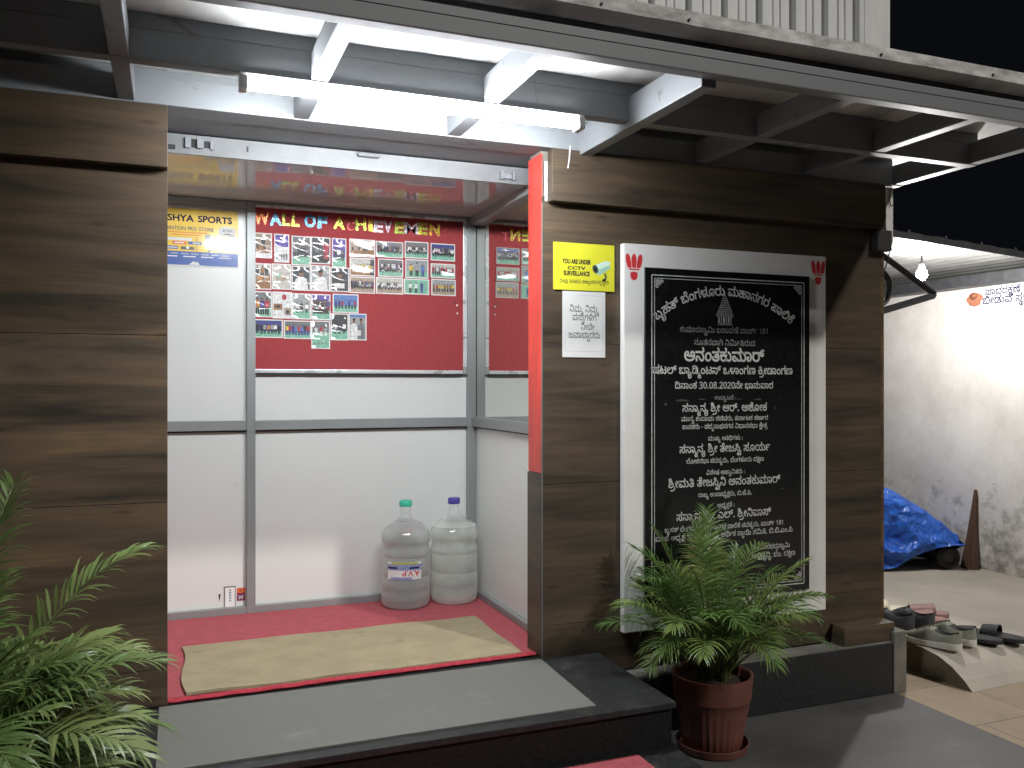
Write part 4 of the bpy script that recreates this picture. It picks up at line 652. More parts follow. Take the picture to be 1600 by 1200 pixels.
[[77,-3,-30,4,-26,15,-12,24,1,25,20,-3,0,-22,8,-12,10,-6,16,-4,20,-1,28,7,11,10,5,12,-1,14,-5,12,-16,10,-16,2,-14,-3,-5,-7,4,-8,9,-2,11,0,11,7,6,15,-2,17,-10,12,-16,7,30,1,13,-14,4,-15,-2,-19,-9,-17,-16,-10,-18,-3,-21,4,-12,12,-1,19,11,15,19,5,27,-2,20,-10,11,-14,6,-16,-2,-24,-7,-14,-17,-15,-19,-6],[10,118,0,20,90,0,20,8,6,12,-2,14,-8,10,-8,3,-10,0,-12,-5,-6,-10,0,-8,-8,10,19,-2,3,-8,-4,-8,-14,-3,-8,5,-4,14,2,12,16,16,16,4,18,-1,15,-7,10,-12,5,-16,-2,-19,-7,-14,-11,-8,-26,-6]],
[[140,-3,-20,4,-11,7,-14,18,8,0,-17,-20,-16,-8,-28,0,-19,10,-11,22,2,18,14,19,34,25,6,14,-2,8,-6,6,-12,2,-14,-2,-7,-11,5,-18,-18,-8,-8,25,3,12,8,11,18,9,27,0,18,-10,7,-16,1,-13,-6,-15,-12,-13,-32,-23,-4,-6,0,-17,12,-9,18,-1,12,5,8,8,6,19,18,0,7,-20,9,-8,10,-4,18,1,8,6,6,10,-2,15,-9,15,18,12,12,-28,-1,-26,-9,-14,-9,-6],[129,78,-19,2,-16,8,-12,10,-12,19,9,11,25,-25,18,-6,15,1,13,9,1,15,-4,13,19,6,6,-21,-5,-24,-15,-14]],
[[95,-3,-25,3,-22,7,-23,20,-10,18,-6,32,4,27,10,20,17,12,20,5,16,-3,14,-9,5,-12,1,-15,-4,-14,-10,-11,-10,-5,-22,-2,-18,4,-5,3,3,18,17,-8,20,3,9,13,-2,14,-14,6,-18,-7,-11,-18,-2,-22,4,-22,8,-14,18,-15,17,-6,30,-1,26,6,18,12,8,12,4,22,-5,25,-16,19,-15,10,12,12,20,-12,20,-26,5,-20,-1,-18,-4,-18,-9,-16,-14,-14,-20,-10],[110,118,0,20,40,3,9,7,4,15,-7,16,-12,6,-9,0,-15,-8,-3,-15,-7,10,18,-2,4,-8,-3,-7,-9,-4,-10,1,-6,4,-3,14,7,19,11,9,15,4,19,-1,15,-7,10,-12,5,-16,-1,-19,-8,-14,-21,-12]],
[[71,-3,-31,6,-19,16,-6,17,2,22,5,10,12,10,4,2,4,-3,-33,-1,0,18,126,0,0,-18,-34,1,4,3,10,-6,11,-15,2,-22,-6,-18,-19,-16],[72,16,23,5,9,9,4,10,1,10,-4,12,-17,12,-16,2,-17,-2,-11,-6,-8,-14,-1,-14,9,-16,12,-6],[66,88,-6,6,17,8,11,12,4,13,0,15,-7,12,-11,6,-15,0,-8,-6,0,-12,9,-5,19,2,16,15,8,-12,-14,-14,-15,-7,-22,0,-14,8,-7,19,5,16,16,12,15,2,19,-4,13,-10,9,-14,3,-18,-5,-23,-13,-17],[51,-67,-20,5,-13,13,-2,19,7,14,9,5,16,2,8,-3,8,-8,-1,-18,-15,2,1,6,-4,5,-11,-3,-2,-12,8,-9,21,-1,9,6,5,12,17,0,4,-14,6,-4,11,-1,9,5,4,12,-2,13,-11,16,15,9,9,-34,-2,-16,-7,-14,-11,-6,-17,0,-14,8,-4,6,2,2,-15,-14],[129,-85,5,19,-1,20,-5,22,-6,13,6,15,15,-27,6,-33,-3,-32]],
[[82,-3,-28,4,-16,8,-13,11,-9,15,-6,29,4,25,15,23,13,10,4,-4,-36,0,0,20,116,0,0,-20,-3,0,16,-11,11,-25,0,-36,-6,-17,-17,-19,-16,-8],[82,17,22,4,16,11,9,16,3,20,-4,22,-10,16,-16,10,-20,3,-21,-3,-16,-11,-11,-16,-3,-21,3,-22,11,-16,16,-10]],
[[54,-3,-18,3,-14,12,-8,18,-4,25,3,22,7,19,18,19,11,7,4,-4,-43,0,0,20,124,0,18,2,7,6,1,12,-6,16,-10,13,16,11,16,-24,4,-26,-2,-10,-8,-9,-12,-7,-12,-3,14,-9,16,-27,5,-28,-7,-35,-6,-8,-14,-12,-23,-3,-21,7,-18,22,8,1,-17,-22,-12,-6],[57,17,11,2,9,7,9,23,19,0,6,-20,13,-10,16,-2,13,8,7,20,-1,22,-5,18,-13,19,-22,12,-33,3,-19,-5,-20,-13,-14,-27,-1,-29,6,-19,8,-7],[84,-36,2,40,19,0,2,-40]],
[[71,-3,-31,6,-19,16,-6,17,2,22,5,10,12,10,4,2,4,-3,-33,-1,0,18,52,0,7,10,-5,15,11,3,9,-3,3,-5,1,-10,-3,-10,51,0,0,-18,-34,1,4,3,10,-6,12,-18,1,-26,-9,-16,-23,-14],[72,16,23,5,9,9,4,10,1,10,-4,12,-17,12,-16,2,-17,-2,-11,-6,-8,-14,-1,-14,9,-16,12,-6],[9,118,0,20,81,0,19,3,6,7,0,15,-15,24,16,11,14,-18,5,-16,0,-19,-6,-13,-10,-8,-18,-5],[51,-67,-20,5,-13,13,-2,19,7,14,9,5,16,2,8,-3,8,-8,-1,-18,-15,2,1,6,-4,5,-11,-3,-2,-12,8,-9,21,-1,9,6,5,12,17,0,4,-14,6,-4,11,-1,9,5,4,12,-2,13,-11,16,15,9,9,-34,-2,-16,-7,-14,-11,-6,-17,0,-14,8,-4,6,2,2,-15,-14],[129,-85,5,19,-1,20,-5,22,-6,13,6,15,15,-27,6,-33,-3,-32]],
[[54,-3,-18,3,-13,8,-8,12,-3,19,2,9,10,16,40,31,3,15,-4,8,-6,4,-23,-2,-7,-11,5,-18,-18,-8,-8,22,3,15,15,16,24,5,24,-5,14,-18,2,-17,-6,-15,-46,-39,-3,-16,6,-10,12,-4,19,2,14,11,5,19,19,0,4,-15,12,-13,16,-4,16,3,12,16,6,29,-2,36,-10,33,-18,26,-16,11,-13,2,-10,-2,-7,-11,6,-11,14,-1,14,8,5,14,18,-1,-9,-25,-11,-9,-13,-5,-16,0,-15,6,-7,6,-4,12,2,18,12,14,22,5,25,-5,15,-10,12,-12,18,-35,6,-21,2,-34,-1,-26,-5,-20,-14,-20,-19,-9,-20,-2,-17,5,-11,7,-12,17,8,0,-17,-20,-12,-6]],
[[140,-3,-20,4,-11,7,-14,18,8,0,-17,-20,-16,-8,-28,0,-19,10,-11,22,2,18,14,19,34,25,6,14,-2,8,-6,6,-12,2,-14,-2,-7,-11,5,-18,-18,-8,-8,25,3,12,8,11,18,9,27,0,18,-10,7,-16,1,-13,-6,-15,-12,-13,-32,-23,-4,-6,0,-17,12,-9,18,-1,12,5,8,8,5,19,19,0,7,-20,9,-8,10,-4,18,1,8,6,6,10,-2,15,-9,15,18,12,12,-28,-1,-26,-9,-14,-9,-6],[128,78,-19,2,-15,8,-15,14,-9,15,9,11,12,-16,12,-9,17,-6,14,0,10,5,3,6,-3,15,-6,7,18,8,11,-18,-2,-22,-5,-8,-10,-8],[106,118,0,20,47,3,9,7,4,12,-2,12,-4,7,-12,6,-10,0,-14,-8,-4,-15,-7,10,18,-2,4,-8,-3,-7,-8,-4,-11,1,-7,8,-2,10,7,19,16,11,17,2,18,-3,13,-9,8,-13,3,-17,-1,-13,-8,-14,-21,-12]],
[[56,-3,-25,5,-17,16,-5,11,-1,18,9,23,12,8,16,3,17,-3,10,-10,2,-12,-3,-13,-17,1,1,13,-6,6,-11,-1,-8,-7,-4,-13,2,-10,6,-8,10,-6,29,1,14,11,5,19,20,0,2,-15,8,-10,14,-7,14,1,13,10,4,26,-7,23,-14,20,18,12,18,-27,5,-24,-1,-25,-12,-23,-19,-12,-28,1,-11,5,-9,9,-9,12,8,1,-18,-21,-16,-7],[84,88,-20,3,-14,5,10,16,20,-7,21,5,7,10,0,22,-7,12,-11,6,-15,0,-8,-6,0,-12,9,-5,19,2,16,15,8,-12,-17,-17,-12,-4,-14,-1,-12,2,-10,7,-7,19,2,11,7,10,12,7,14,2,20,-4,13,-10,9,-14,3,-18,-3,-20,-9,-13,-13,-8]],
[[144,-3,-17,2,-11,5,-18,21,8,1,-18,-21,-21,-7,-31,2,-15,9,-7,9,-6,17,2,22,11,16,19,8,17,-1,9,-5,6,-7,2,-10,-3,-15,-17,1,1,13,-6,6,-8,0,-9,-5,-5,-11,1,-15,6,-8,10,-6,22,-1,13,5,8,8,5,19,20,0,6,-20,8,-8,10,-4,18,2,10,13,2,28,-4,16,-8,14,-18,16,-25,12,-53,7,3,21,46,-6,28,-9,27,-19,14,-18,11,-35,-3,-32,-14,-21,-10,-6]],
[[121,-3,-17,3,-13,8,-33,44,-12,5,-11,-3,-7,-12,2,-17,10,-21,-19,-8,-12,30,-1,16,5,15,5,8,12,8,15,3,14,-2,17,-11,30,-41,12,-5,16,2,10,11,3,24,-7,24,-14,19,17,12,11,-13,10,-22,3,-35,-3,-11,-9,-17,-15,-11],[85,79,-10,4,-4,11,4,10,10,4,11,-4,4,-10,-4,-11],[8,118,0,20,132,0,0,-20],[215,74,-15,2,-17,16,-6,26,3,25,11,17,16,10,21,4,17,-2,13,-6,-11,-16,-16,6,-13,0,-11,-5,-9,-14,-2,-26,4,-13,11,-7,13,1,5,6,1,6,-6,12,-13,2,-75,0,0,20,80,-1,20,-7,12,-15,-1,-24,-13,-13]],
[[140,-3,-20,4,-11,7,-14,18,8,0,-17,-20,-16,-8,-28,0,-19,10,-11,22,2,18,14,19,34,25,6,14,-2,8,-6,6,-12,2,-14,-2,-7,-11,5,-18,-18,-8,-8,25,3,12,8,11,18,9,27,0,18,-10,7,-16,1,-13,-6,-15,-12,-13,-32,-23,-4,-6,0,-17,12,-9,18,-1,12,5,8,8,5,19,19,0,7,-20,9,-8,10,-4,18,1,8,6,6,10,-2,15,-9,15,18,12,12,-28,-1,-26,-9,-14,-9,-6],[129,78,-30,7,-13,9,-12,15,10,11,15,-14,18,-8,23,0,11,7,5,10,0,17,-8,20,-9,7,-10,2,-13,-3,-4,-6,4,-12,16,-4,13,5,13,13,8,-12,-12,-12,-13,-8,-15,-2,-16,2,-10,7,-6,10,0,15,4,10,10,9,21,5,19,-4,15,-11,9,-16,4,-21,-4,-22,-9,-15,-15,-9]],
[[25,-44,-1,-12,-6,-8,-22,-12,-108,-2,0,19,81,0,-7,-5,-4,14,0,14,8,14,15,8,18,1,13,-5,8,-8],[-25,-46,7,-18,-9,5,28,3,4,5,1,10,-8,10,-10,1,-8,-4]],
[[-56,-92,-12,2,-6,5,-9,17,1,22,14,20,17,9,31,3,21,-6,19,-16,6,-10,1,-17,-3,-12,-8,-12,-12,-5,-18,2,-10,6,-8,13,7,-1,-7,-11,-10,-7],[-53,-76,11,4,5,10,17,0,8,-12,14,-1,7,8,-2,19,-11,12,-12,5,-19,1,-13,-4,-11,-7,-7,-14,2,-15],[-28,-59,-8,3,-3,7,3,7,8,4,7,-4,3,-7,-3,-7],[-38,-114,1,26,17,0,2,-26]],
[[177,-3,-16,2,-15,7,-27,25,13,13,18,-18,10,-6,17,-3,12,1,9,5,6,8,6,18,2,25,-2,27,-7,25,-11,22,-14,16,-18,9,-16,-2,-6,-6,-1,-7,6,-9,13,-1,15,8,5,14,18,-1,-9,-25,-17,-12,-15,-2,-18,3,-8,5,-7,9,-2,19,5,12,10,8,13,4,26,-2,15,-6,13,-12,16,-23,14,-39,2,-47,-3,-23,-7,-18,-16,-16],[77,-3,-25,4,-23,15,-15,28,-4,26,5,28,13,22,21,16,27,5,25,-4,23,-15,14,-22,5,-31,-5,-29,-13,-23,-21,-15],[76,17,20,3,14,10,9,17,3,23,-2,20,-9,17,-15,10,-20,4,-18,-3,-14,-10,-10,-16,-4,-23,4,-22,9,-17,14,-10],[272,-3,-18,3,-15,6,-26,25,13,13,22,-20,11,-6,14,-1,19,5,8,10,4,20,-6,31,-17,23,-26,16,11,19,24,-15,18,-19,12,-25,5,-28,-3,-23,-10,-18,-16,-12]],
[[54,-3,-18,3,-13,8,-8,12,-3,19,2,9,10,16,40,31,3,15,-4,8,-6,4,-23,-2,-7,-11,5,-18,-18,-8,-8,22,3,15,15,16,24,5,24,-5,14,-18,2,-17,-6,-15,-46,-39,-3,-16,6,-10,12,-4,19,2,14,11,5,19,19,0,4,-15,12,-13,16,-4,16,3,12,16,6,29,-2,36,-10,33,-18,26,-16,11,-13,2,-10,-2,-7,-11,6,-11,14,-1,14,8,5,14,18,-1,-9,-25,-11,-9,-13,-5,-16,0,-15,6,-7,6,-4,12,2,18,12,14,22,5,25,-5,15,-10,12,-12,18,-35,6,-21,2,-34,-1,-26,-5,-20,-14,-20,-19,-9,-20,-2,-17,5,-11,7,-12,17,8,0,-17,-20,-12,-6],[87,-36,2,40,19,0,2,-40]],
[[-56,-92,-12,2,-6,5,-9,17,1,22,14,20,17,9,31,3,21,-6,19,-16,6,-10,1,-17,-3,-12,-8,-12,-12,-5,-18,2,-10,6,-8,13,7,-1,-7,-11,-10,-7],[-53,-76,11,4,5,14,17,0,8,-15,14,-2,7,8,-2,19,-11,12,-12,5,-19,1,-13,-4,-11,-7,-7,-14,2,-15],[-38,-114,1,26,17,0,2,-26]],
[[-89,10,23,-21,28,-11,31,1,14,5,11,9,12,27,0,37,-10,30,-20,28,18,13,21,-32,9,-23,4,-24,-3,-39,-13,-27,-16,-14,-20,-8,-24,-3,-24,3,-26,12,-28,25]],
[[61,-3,-21,3,-12,8,-10,12,-6,15,-2,19,4,25,10,19,16,14,13,4,22,-2,13,-9,6,-15,0,-14,-6,-11,-12,-9,-16,-4,-18,2,-21,12,-3,2,6,17,14,-12,20,-3,14,6,3,5,-1,9,-8,8,-15,-1,-11,-8,-7,-13,-3,-22,2,-20,8,-10,10,-6,21,-1,13,5,8,9,6,18,20,0,3,-15,12,-13,11,-4,17,1,8,6,4,8,-1,22,-10,14,-20,9,18,13,20,-13,9,-12,5,-15,0,-20,-5,-15,-11,-11,-17,-6,-25,1,-16,7,-16,20,8,0,-22,-23],[47,103,-19,13,-6,14,0,12,12,14,28,7,2,-19,-18,-4,-5,-6,5,-13,16,-7],[124,76,0,19,30,3,14,10,8,17,0,17,-10,14,-12,5,-16,-3,-4,-12,8,-9,20,2,16,15,8,-12,-10,-12,-14,-8,-27,-1,-11,5,-7,9,-3,13,3,11,7,10,11,7,15,2,19,-4,14,-10,10,-20,1,-17,-4,-18,-10,-15,-18,-12,-18,-6]],
[[49,-3,-25,5,-9,8,-5,11,0,13,6,12,22,12,0,-6,-18,10,-8,14,2,20,13,12,22,6,24,-1,22,-10,14,-15,-9,1,18,18,16,6,24,1,22,-6,16,-16,8,-15,3,-18,-1,-21,-5,-14,-7,-11,-11,-9,-14,-5,-17,-2,-18,3,-14,6,-11,18,0,16,5,12,10,8,13,4,17,-2,10,-4,5,-7,2,-11,-3,-12,-17,1,0,13,-12,4,-11,-7,2,-16,10,-6,12,-1,15,2,11,6,8,20,0,19,-5,16,-9,11,-15,6,-21,-1,-15,-9,-7,-14,-20,0,-7,14,-15,9,-21,2,-13,-5,-6,-8,2,-11,10,-7,24,-2,0,-18,-22,0,-10,-4,-6,-8,2,-12,8,-5,14,-1,23,10,12,-15,-18,-10],[10,118,0,20,172,0,0,-20]],
[[-28,-14,24,-7,13,-14,7,-20,1,-35,-19,0,0,26,-5,19,-10,13,-11,2,-11,-2,-10,-13,-4,-19,-1,-26,-19,0,1,35,8,20,16,17]],
[[-60,-17,13,-2,8,-5,11,-16,-8,1,12,16,9,5,20,0,11,-6,9,-12,2,-12,-2,-14,-8,-14,-13,-14,-12,13,12,13,5,10,0,10,-7,9,-11,1,-7,-3,-6,-10,-2,-9,-17,0,-9,19,-13,3,-9,-7,-2,-13,5,-10,13,-13,-12,-13,-20,23,-4,23,4,12,8,8]],
[[-56,-92,-12,2,-6,5,-9,17,1,22,14,20,17,9,31,3,21,-6,19,-16,6,-10,1,-17,-3,-12,-8,-12,-12,-5,-18,2,-10,6,-8,13,7,-1,-7,-11,-10,-7],[-53,-76,11,4,5,14,17,0,8,-15,14,-2,7,8,-2,19,-11,12,-12,5,-19,1,-13,-4,-11,-7,-7,-14,2,-15]],
[[82,-3,-37,7,-14,10,-11,14,-9,29,0,19,5,20,20,26,30,15,24,1,14,-4,12,-6,15,-14,-13,24,-15,16,-19,10,-16,2,-14,-2,-12,-7,-3,-17,8,-15,-13,-14,-15,26,1,23,12,17,22,8,22,0,16,-3,27,-17,20,-25,11,-38,2,-42,-4,-20,-9,-17,-19,-17,-18,-7],[82,17,22,4,16,11,9,16,3,20,-4,21,-10,16,-16,10,-20,3,-21,-3,-16,-11,-11,-16,-3,-20,3,-22,11,-16,16,-10]],
[[90,-3,-18,3,-14,9,-6,12,1,11,12,15,-1,-5,-16,4,-25,14,-11,16,-4,27,5,17,10,12,16,7,22,1,15,-7,8,-9,2,-18,-6,-15,-11,-9,-17,-4,-17,1,-15,5,1,16,21,-5,16,2,6,5,2,5,-1,9,-11,7,-18,-3,-8,-12,0,-21,12,-16,20,-9,31,-4,26,4,19,8,11,15,3,15,0,25,-7,21,-13,18,-14,8,-18,0,-9,-9,3,-12,16,-3,14,8,5,14,18,-1,-3,-13,-8,-14,-20,-11,-28,2,-12,9,-4,12,0,12,9,16,19,8,16,0,20,-6,21,-20,13,-26,3,-38,-4,-21,-13,-19,-26,-16,-9,-2,-2,6,12,-14,0,-14,-5,-10,-10,-8],[91,15,17,5,2,5,-1,9,-14,9,-16,-3,-7,-6,0,-11,7,-6]],
[[82,119,-11,-1,-12,-7,-16,-25,-7,-32,-1,-54,-23,0,1,51,7,35,16,26,14,10,4,-4,-42,0,0,20,91,0,19,6,6,8,1,16,-3,8,-11,8,-14,1,-11,-5,-6,-10,-1,-8,-7,10,12,1,8,-4,1,-11,-7,-7,-14,1,-8,11,0,11,6,15,16,11,17,2,13,-1,14,-7,10,-12,4,-10,1,-17,-5,-18,-14,-12,-16,-5,1,2,13,-12,16,-28,5,-32,1,-50,-23,0,-1,50,-5,31,-16,29,-10,7]],
[[56,-3,-24,5,-18,16,-5,11,-1,18,10,23,12,8,16,3,17,-3,10,-10,2,-12,-3,-13,-17,1,1,13,-6,6,-12,-1,-8,-7,-3,-13,2,-10,6,-8,9,-6,30,1,13,11,6,19,19,0,3,-15,7,-10,15,-7,12,0,10,5,7,14,1,19,-5,20,-9,17,-13,13,-15,9,-15,5,38,2,12,-9,18,-22,9,-26,-1,-31,-11,-23,-19,-12,-28,1,-12,5,-9,9,-8,12,8,1,-18,-21,-17,-7],[8,118,0,20,134,0,18,6,6,8,1,16,-6,11,-11,6,-10,0,-12,-5,-6,-10,0,-8,-8,10,19,-2,3,-8,-4,-8,-14,-3,-8,5,-4,14,2,12,8,10,12,8,24,2,16,-5,12,-11,7,-14,1,-16,-4,-16,-10,-12,-16,-7,-21,-3]],
[[54,-3,-18,3,-14,12,-8,18,-4,25,3,22,7,19,18,19,11,7,4,-4,-43,0,0,20,126,0,17,2,7,6,2,12,-6,16,-10,13,16,11,16,-24,4,-26,-3,-10,-7,-9,-12,-7,-13,-3,1,3,8,-4,13,-15,4,-19,-2,-13,-17,-18,-18,-5,-22,7,-9,16,1,10,4,10,13,8,25,-1,16,-8,8,-10,9,-19,1,-22,-6,-19,-16,-17,-10,-5,-20,0,-20,6,-18,22,8,1,-17,-22,-12,-6],[57,17,11,2,8,6,10,21,19,0,7,-18,13,-10,18,0,12,6,6,9,3,13,-7,27,-5,7,-12,5,-11,-1,-5,-9,2,-7,5,-3,12,0,8,5,4,18,-8,16,-23,12,-30,3,-27,-5,-20,-13,-14,-27,-1,-28,6,-20,8,-7]]],
'l': [
[(0,0),(1,200),(2,231),(3,431),(4,664),(5,736),(6,938),(7,1075),(8,1237),(9,1415),(10,1601),(11,1764),(4,1855),(12,1927),(13,2216),(14,2416),(15,2528),(7,2706),(10,2868),(4,3031),(16,3103),(14,3301),(17,3413),(18,3612)],
[(19,0),(11,144),(20,234),(14,524),(10,636),(21,798),(14,976),(22,1088),(23,1120),(4,1415),(0,1487),(24,1687),(14,1879),(25,1991),(26,2190),(4,2407),(27,2479),(14,2678),(28,2790),(29,3056),(4,3198),(30,3270),(31,3413),(30,3556)],
[(15,0),(32,178),(33,364),(15,520),(27,698),(14,896),(34,1008),(4,1170),(35,1242),(23,1428),(29,1723),(36,1864),(10,2041),(11,2204),(25,2294)],
[(37,0),(15,216),(6,394),(33,531),(19,686),(11,830),(20,921),(14,1210),(38,1322)],
[(39,0),(40,200),(41,404),(4,677),(42,749),(14,950),(43,1062),(44,1127),(45,1319),(6,1382),(40,1519),(46,1723),(4,1979),(47,2051),(48,2244),(14,2422),(6,2534),(7,2672),(49,2834),(4,3050),(50,3122),(51,3265),(52,3299),(24,3401),(14,3593),(6,3705),(7,3842),(49,4004)],
[(53,0),(54,191),(14,369),(6,481),(19,619),(4,762),(55,834),(56,977),(57,1120),(56,1187),(31,1330),(57,1473),(58,1540),(56,1683),(58,1826),(56,1969),(59,2112),(52,2290),(4,2392),(60,2464),(14,2665),(15,2778),(11,2955),(27,3046),(14,3245),(10,3357)],
[(61,0),(62,306),(14,497),(63,609),(40,671),(59,875),(4,1052),(64,1124)],
[(65,0),(54,177),(14,355),(45,467),(15,530),(43,708),(4,772),(66,844),(51,1002),(52,1036),(4,1138),(67,1210),(38,1420),(57,1661),(4,1728),(37,1800),(68,2016),(32,2173),(52,2360),(19,2462)],
[(20,0),(14,289),(15,401),(43,579),(4,644),(19,716),(6,860),(62,997),(14,1188),(69,1300),(4,1634),(65,1706),(70,1884),(25,2083),(10,2282),(11,2444),(71,2535),(4,2602),(19,2674),(54,2818),(14,2996),(29,3108),(40,3250),(19,3453),(4,3597),(65,3669),(72,3846),(14,3990),(29,4102),(10,4244)],
[(73,0),(14,158),(65,270),(19,447),(10,590),(11,753),(4,844),(74,916),(4,997),(75,1069),(76,1267),(45,1458),(54,1520),(14,1698),(77,1810),(15,2012),(7,2190),(10,2352),(4,2514),(78,2586),(79,2791),(14,2982),(15,3094),(65,3272),(60,3449),(14,3650),(4,3763),(80,3835),(52,3978),(33,4080),(51,4236)],
[(12,0),(11,289),(81,380),(43,592),(4,657),(37,729),(82,945),(83,1099),(7,1290),(8,1452),(84,1630),(4,1723),(64,1795)],
[(65,0),(54,177),(14,355),(45,467),(15,530),(43,708),(4,772),(66,844),(51,1002),(52,1036),(4,1138),(85,1210),(52,1365),(86,1467),(36,1661),(22,1837),(4,1869),(65,1941),(32,2118),(69,2305),(29,2639)],
[(87,0),(32,192),(52,379),(19,481),(65,624),(60,802),(14,1003),(4,1115),(65,1187),(76,1364),(65,1556),(43,1733),(10,1798),(11,1960),(71,2052),(4,2118),(5,2190),(6,2392),(7,2529),(8,2691),(9,2869),(10,3055),(11,3218),(4,3309),(76,3381),(88,3572),(49,3716)],
[(78,0),(68,204),(52,362),(39,464),(4,664),(67,736),(13,946),(14,1147),(22,1259),(35,1291),(33,1476),(10,1632),(11,1795),(4,1886),(64,1958)],
[(66,0),(51,158),(52,191),(12,293),(82,582),(4,736),(85,808),(52,964),(86,1066),(36,1259),(22,1436),(35,1468),(4,1653),(37,1725),(15,1941),(6,2118),(33,2256),(19,2412),(11,2555),(20,2646),(14,2935),(38,3047)],
[(89,0),(14,163),(86,275),(43,469),(4,534),(61,606),(16,911),(14,1109),(90,1222),(43,1413),(91,1478),(10,1621),(11,1784),(71,1875),(4,1942),(92,2014),(57,2220),(93,2286),(57,2480),(94,2547),(57,2744)],
[(37,0),(90,216),(43,407),(91,472),(85,616),(4,771),(64,843)],
[(65,0),(54,177),(14,355),(45,467),(15,530),(43,708),(4,772),(66,844),(51,1002),(52,1036),(4,1138),(95,1210),(41,1406),(57,1679),(4,1746),(66,1818),(51,1976),(52,2009),(35,2111),(27,2296),(14,2495),(96,2607)],
[(0,0),(1,200),(2,231),(3,431),(4,664),(5,736),(6,938),(7,1075),(8,1237),(9,1415),(10,1601),(11,1764),(4,1855),(12,1927),(13,2216),(14,2416),(15,2528),(7,2706),(10,2868),(4,3031),(16,3103),(14,3301),(17,3413),(18,3612),(4,3756),(65,3828),(76,4005),(65,4196),(43,4373),(10,4438),(11,4601),(71,4692),(4,4759),(27,4831),(14,5030),(28,5142),(29,5408),(4,5550),(30,5622),(31,5765),(30,5908)],
[(20,0),(14,289),(97,401),(4,595),(37,667),(90,883),(43,1074),(91,1139),(10,1282),(11,1445),(71,1536),(4,1603),(15,1675),(7,1853),(10,2015),(4,2178),(12,2250),(33,2539),(11,2694),(98,2785),(4,2802),(67,2874),(83,3084),(29,3275),(19,3417),(4,3560),(21,3632),(14,3810),(99,3922),(100,3938),(4,4272),(65,4344),(23,4521),(82,4816),(71,4970),(4,5037),(92,5109),(57,5314),(92,5381),(57,5587),(95,5654),(6,5850),(57,5988),(94,6055)],
[(66,0),(51,158),(52,191),(4,293),(78,365),(52,570),(10,672),(77,834),(76,1036),(51,1227),(21,1260),(14,1438),(22,1550),(23,1582)],
[(37,0),(101,216),(25,421),(1,620),(53,650),(102,842),(71,858),(4,924),(5,996),(6,1198),(57,1335),(4,1402),(76,1474),(88,1666),(49,1809)],
[(35,0),(52,186),(25,288),(103,486),(4,549),(36,621),(36,797),(104,974),(78,1177),(4,1382),(19,1454),(105,1597),(14,1814),(106,1927),(25,1932),(17,2130),(15,2329),(17,2507),(107,2706),(53,2721),(108,2912),(52,2928),(109,3030)],
[(35,0),(12,186),(45,474),(4,537),(35,609),(12,794),(45,1084)],
[(25,0),(65,198),(11,376),(98,467),(7,483),(110,645),(111,825)],
[(35,0),(52,186),(112,288),(52,486)],
[(86,0),(27,194),(14,392),(42,504),(14,706),(108,818),(10,834),(10,996),(11,1159)],
[(16,0),(14,198),(76,310),(10,502),(91,664),(26,808)],
[(92,0),(52,206),(113,308),(11,500),(25,590),(4,789),(65,861),(99,1038),(8,1054)]],
'w': [3756,3699,2493,1563,4220,3520,1192,2605,4406,4269,1862,2780,3932,2025,3288,2811,910,2862,6051,6252,1877,2025,3193,1146,987,588,1250,1025,1232]}

GL = []
for g in KD['g']:
    cs = []
    for c in g:
        x = y = 0; pts = []
        for i in range(0, len(c), 2): x += c[i]; y += c[i + 1]; pts.append((x, y))
        cs.append(pts)
    GL.append(cs)
XZ = ((1, 0, 0), (0, 0, 1))          # art on a wall that faces -Y
# ================================================================== SETTING
struct("ground", bx(-60, 60, -60, 60, -0.60, -0.345), ASPHALT)
struct("grey_pavement", bx(-5, 3.13, -4.2, 0.0, -0.345, -0.33), FLOORGREY)
struct("tiled_pavement", bx(3.134, 9, -6, 0.6, -0.345, -0.331), TILES)
mb = MB()   # raised courtyard floor with its rounded ramp towards the street
prof = [(-0.215, -0.330), (-0.17, -0.290), (-0.10, -0.246), (-0.02, -0.216), (0.07, -0.203), (0.20, -0.198), (6.0, -0.198)]
rings = []
for x in (3.47, 3.9, 4.4, 5.33):
    rings.append([(x, y + 0.012 * math.sin(x * 5) * (y < 0.1), z) for y, z in prof] + [(x, 6.0, -0.34), (x, -0.215, -0.34)])
mb.loft(rings)
court = struct("courtyard_floor", mb, [COURT, RAMPSIDE])
for p in court.data.polygons:
    if abs(p.normal.x) > 0.9: p.material_index = 1

# ================================================================== THE HALL FRONT
B = thing("sports_hall", (1.5, 0.3, -0.33), "brown wood-clad hall front with a white-panelled porch in the middle", "building")
rows = [(0.004, 0.129), (0.131, 0.699), (0.701, 1.269), (1.271, 1.86)]
mb = MB()
for a, b in rows: mb.box(-3.2, -0.013, 0, 0.03, a, b, bev=0.0012)
mb.build("wood_cladding", W_LEFT, B)
mb = MB()
for a, b in [(-0.085, 0.129)] + rows[1:]: mb.box(1.386, 3.142, 0, 0.03, a, b, bev=0.0012)
mb.build("wood_cladding", W_RIGHT, B)
bx(-3.2, -0.013, -0.045, 0.0, 1.836, 2.045, bev=0.0015).build("lintel_board", W_LEFT, B)
bx(1.408, 3.128, -0.045, 0.0, 1.836, 2.045, bev=0.0015).build("lintel_board", W_RIGHT, B)
mb = MB()
mb.box(-3.2, -0.016, 0.031, 0.16, -0.34, 2.3)
mb.box(1.50, 3.139, 0.031, 0.24, -0.34, 2.3)
mb.box(1.391, 1.50, 0.031, 0.144, -0.34, 2.3)
mb.box(-0.45, 1.52, 0.345, 0.40, 2.021, 2.3)
mb.build("wall_core", CEMENT, B)
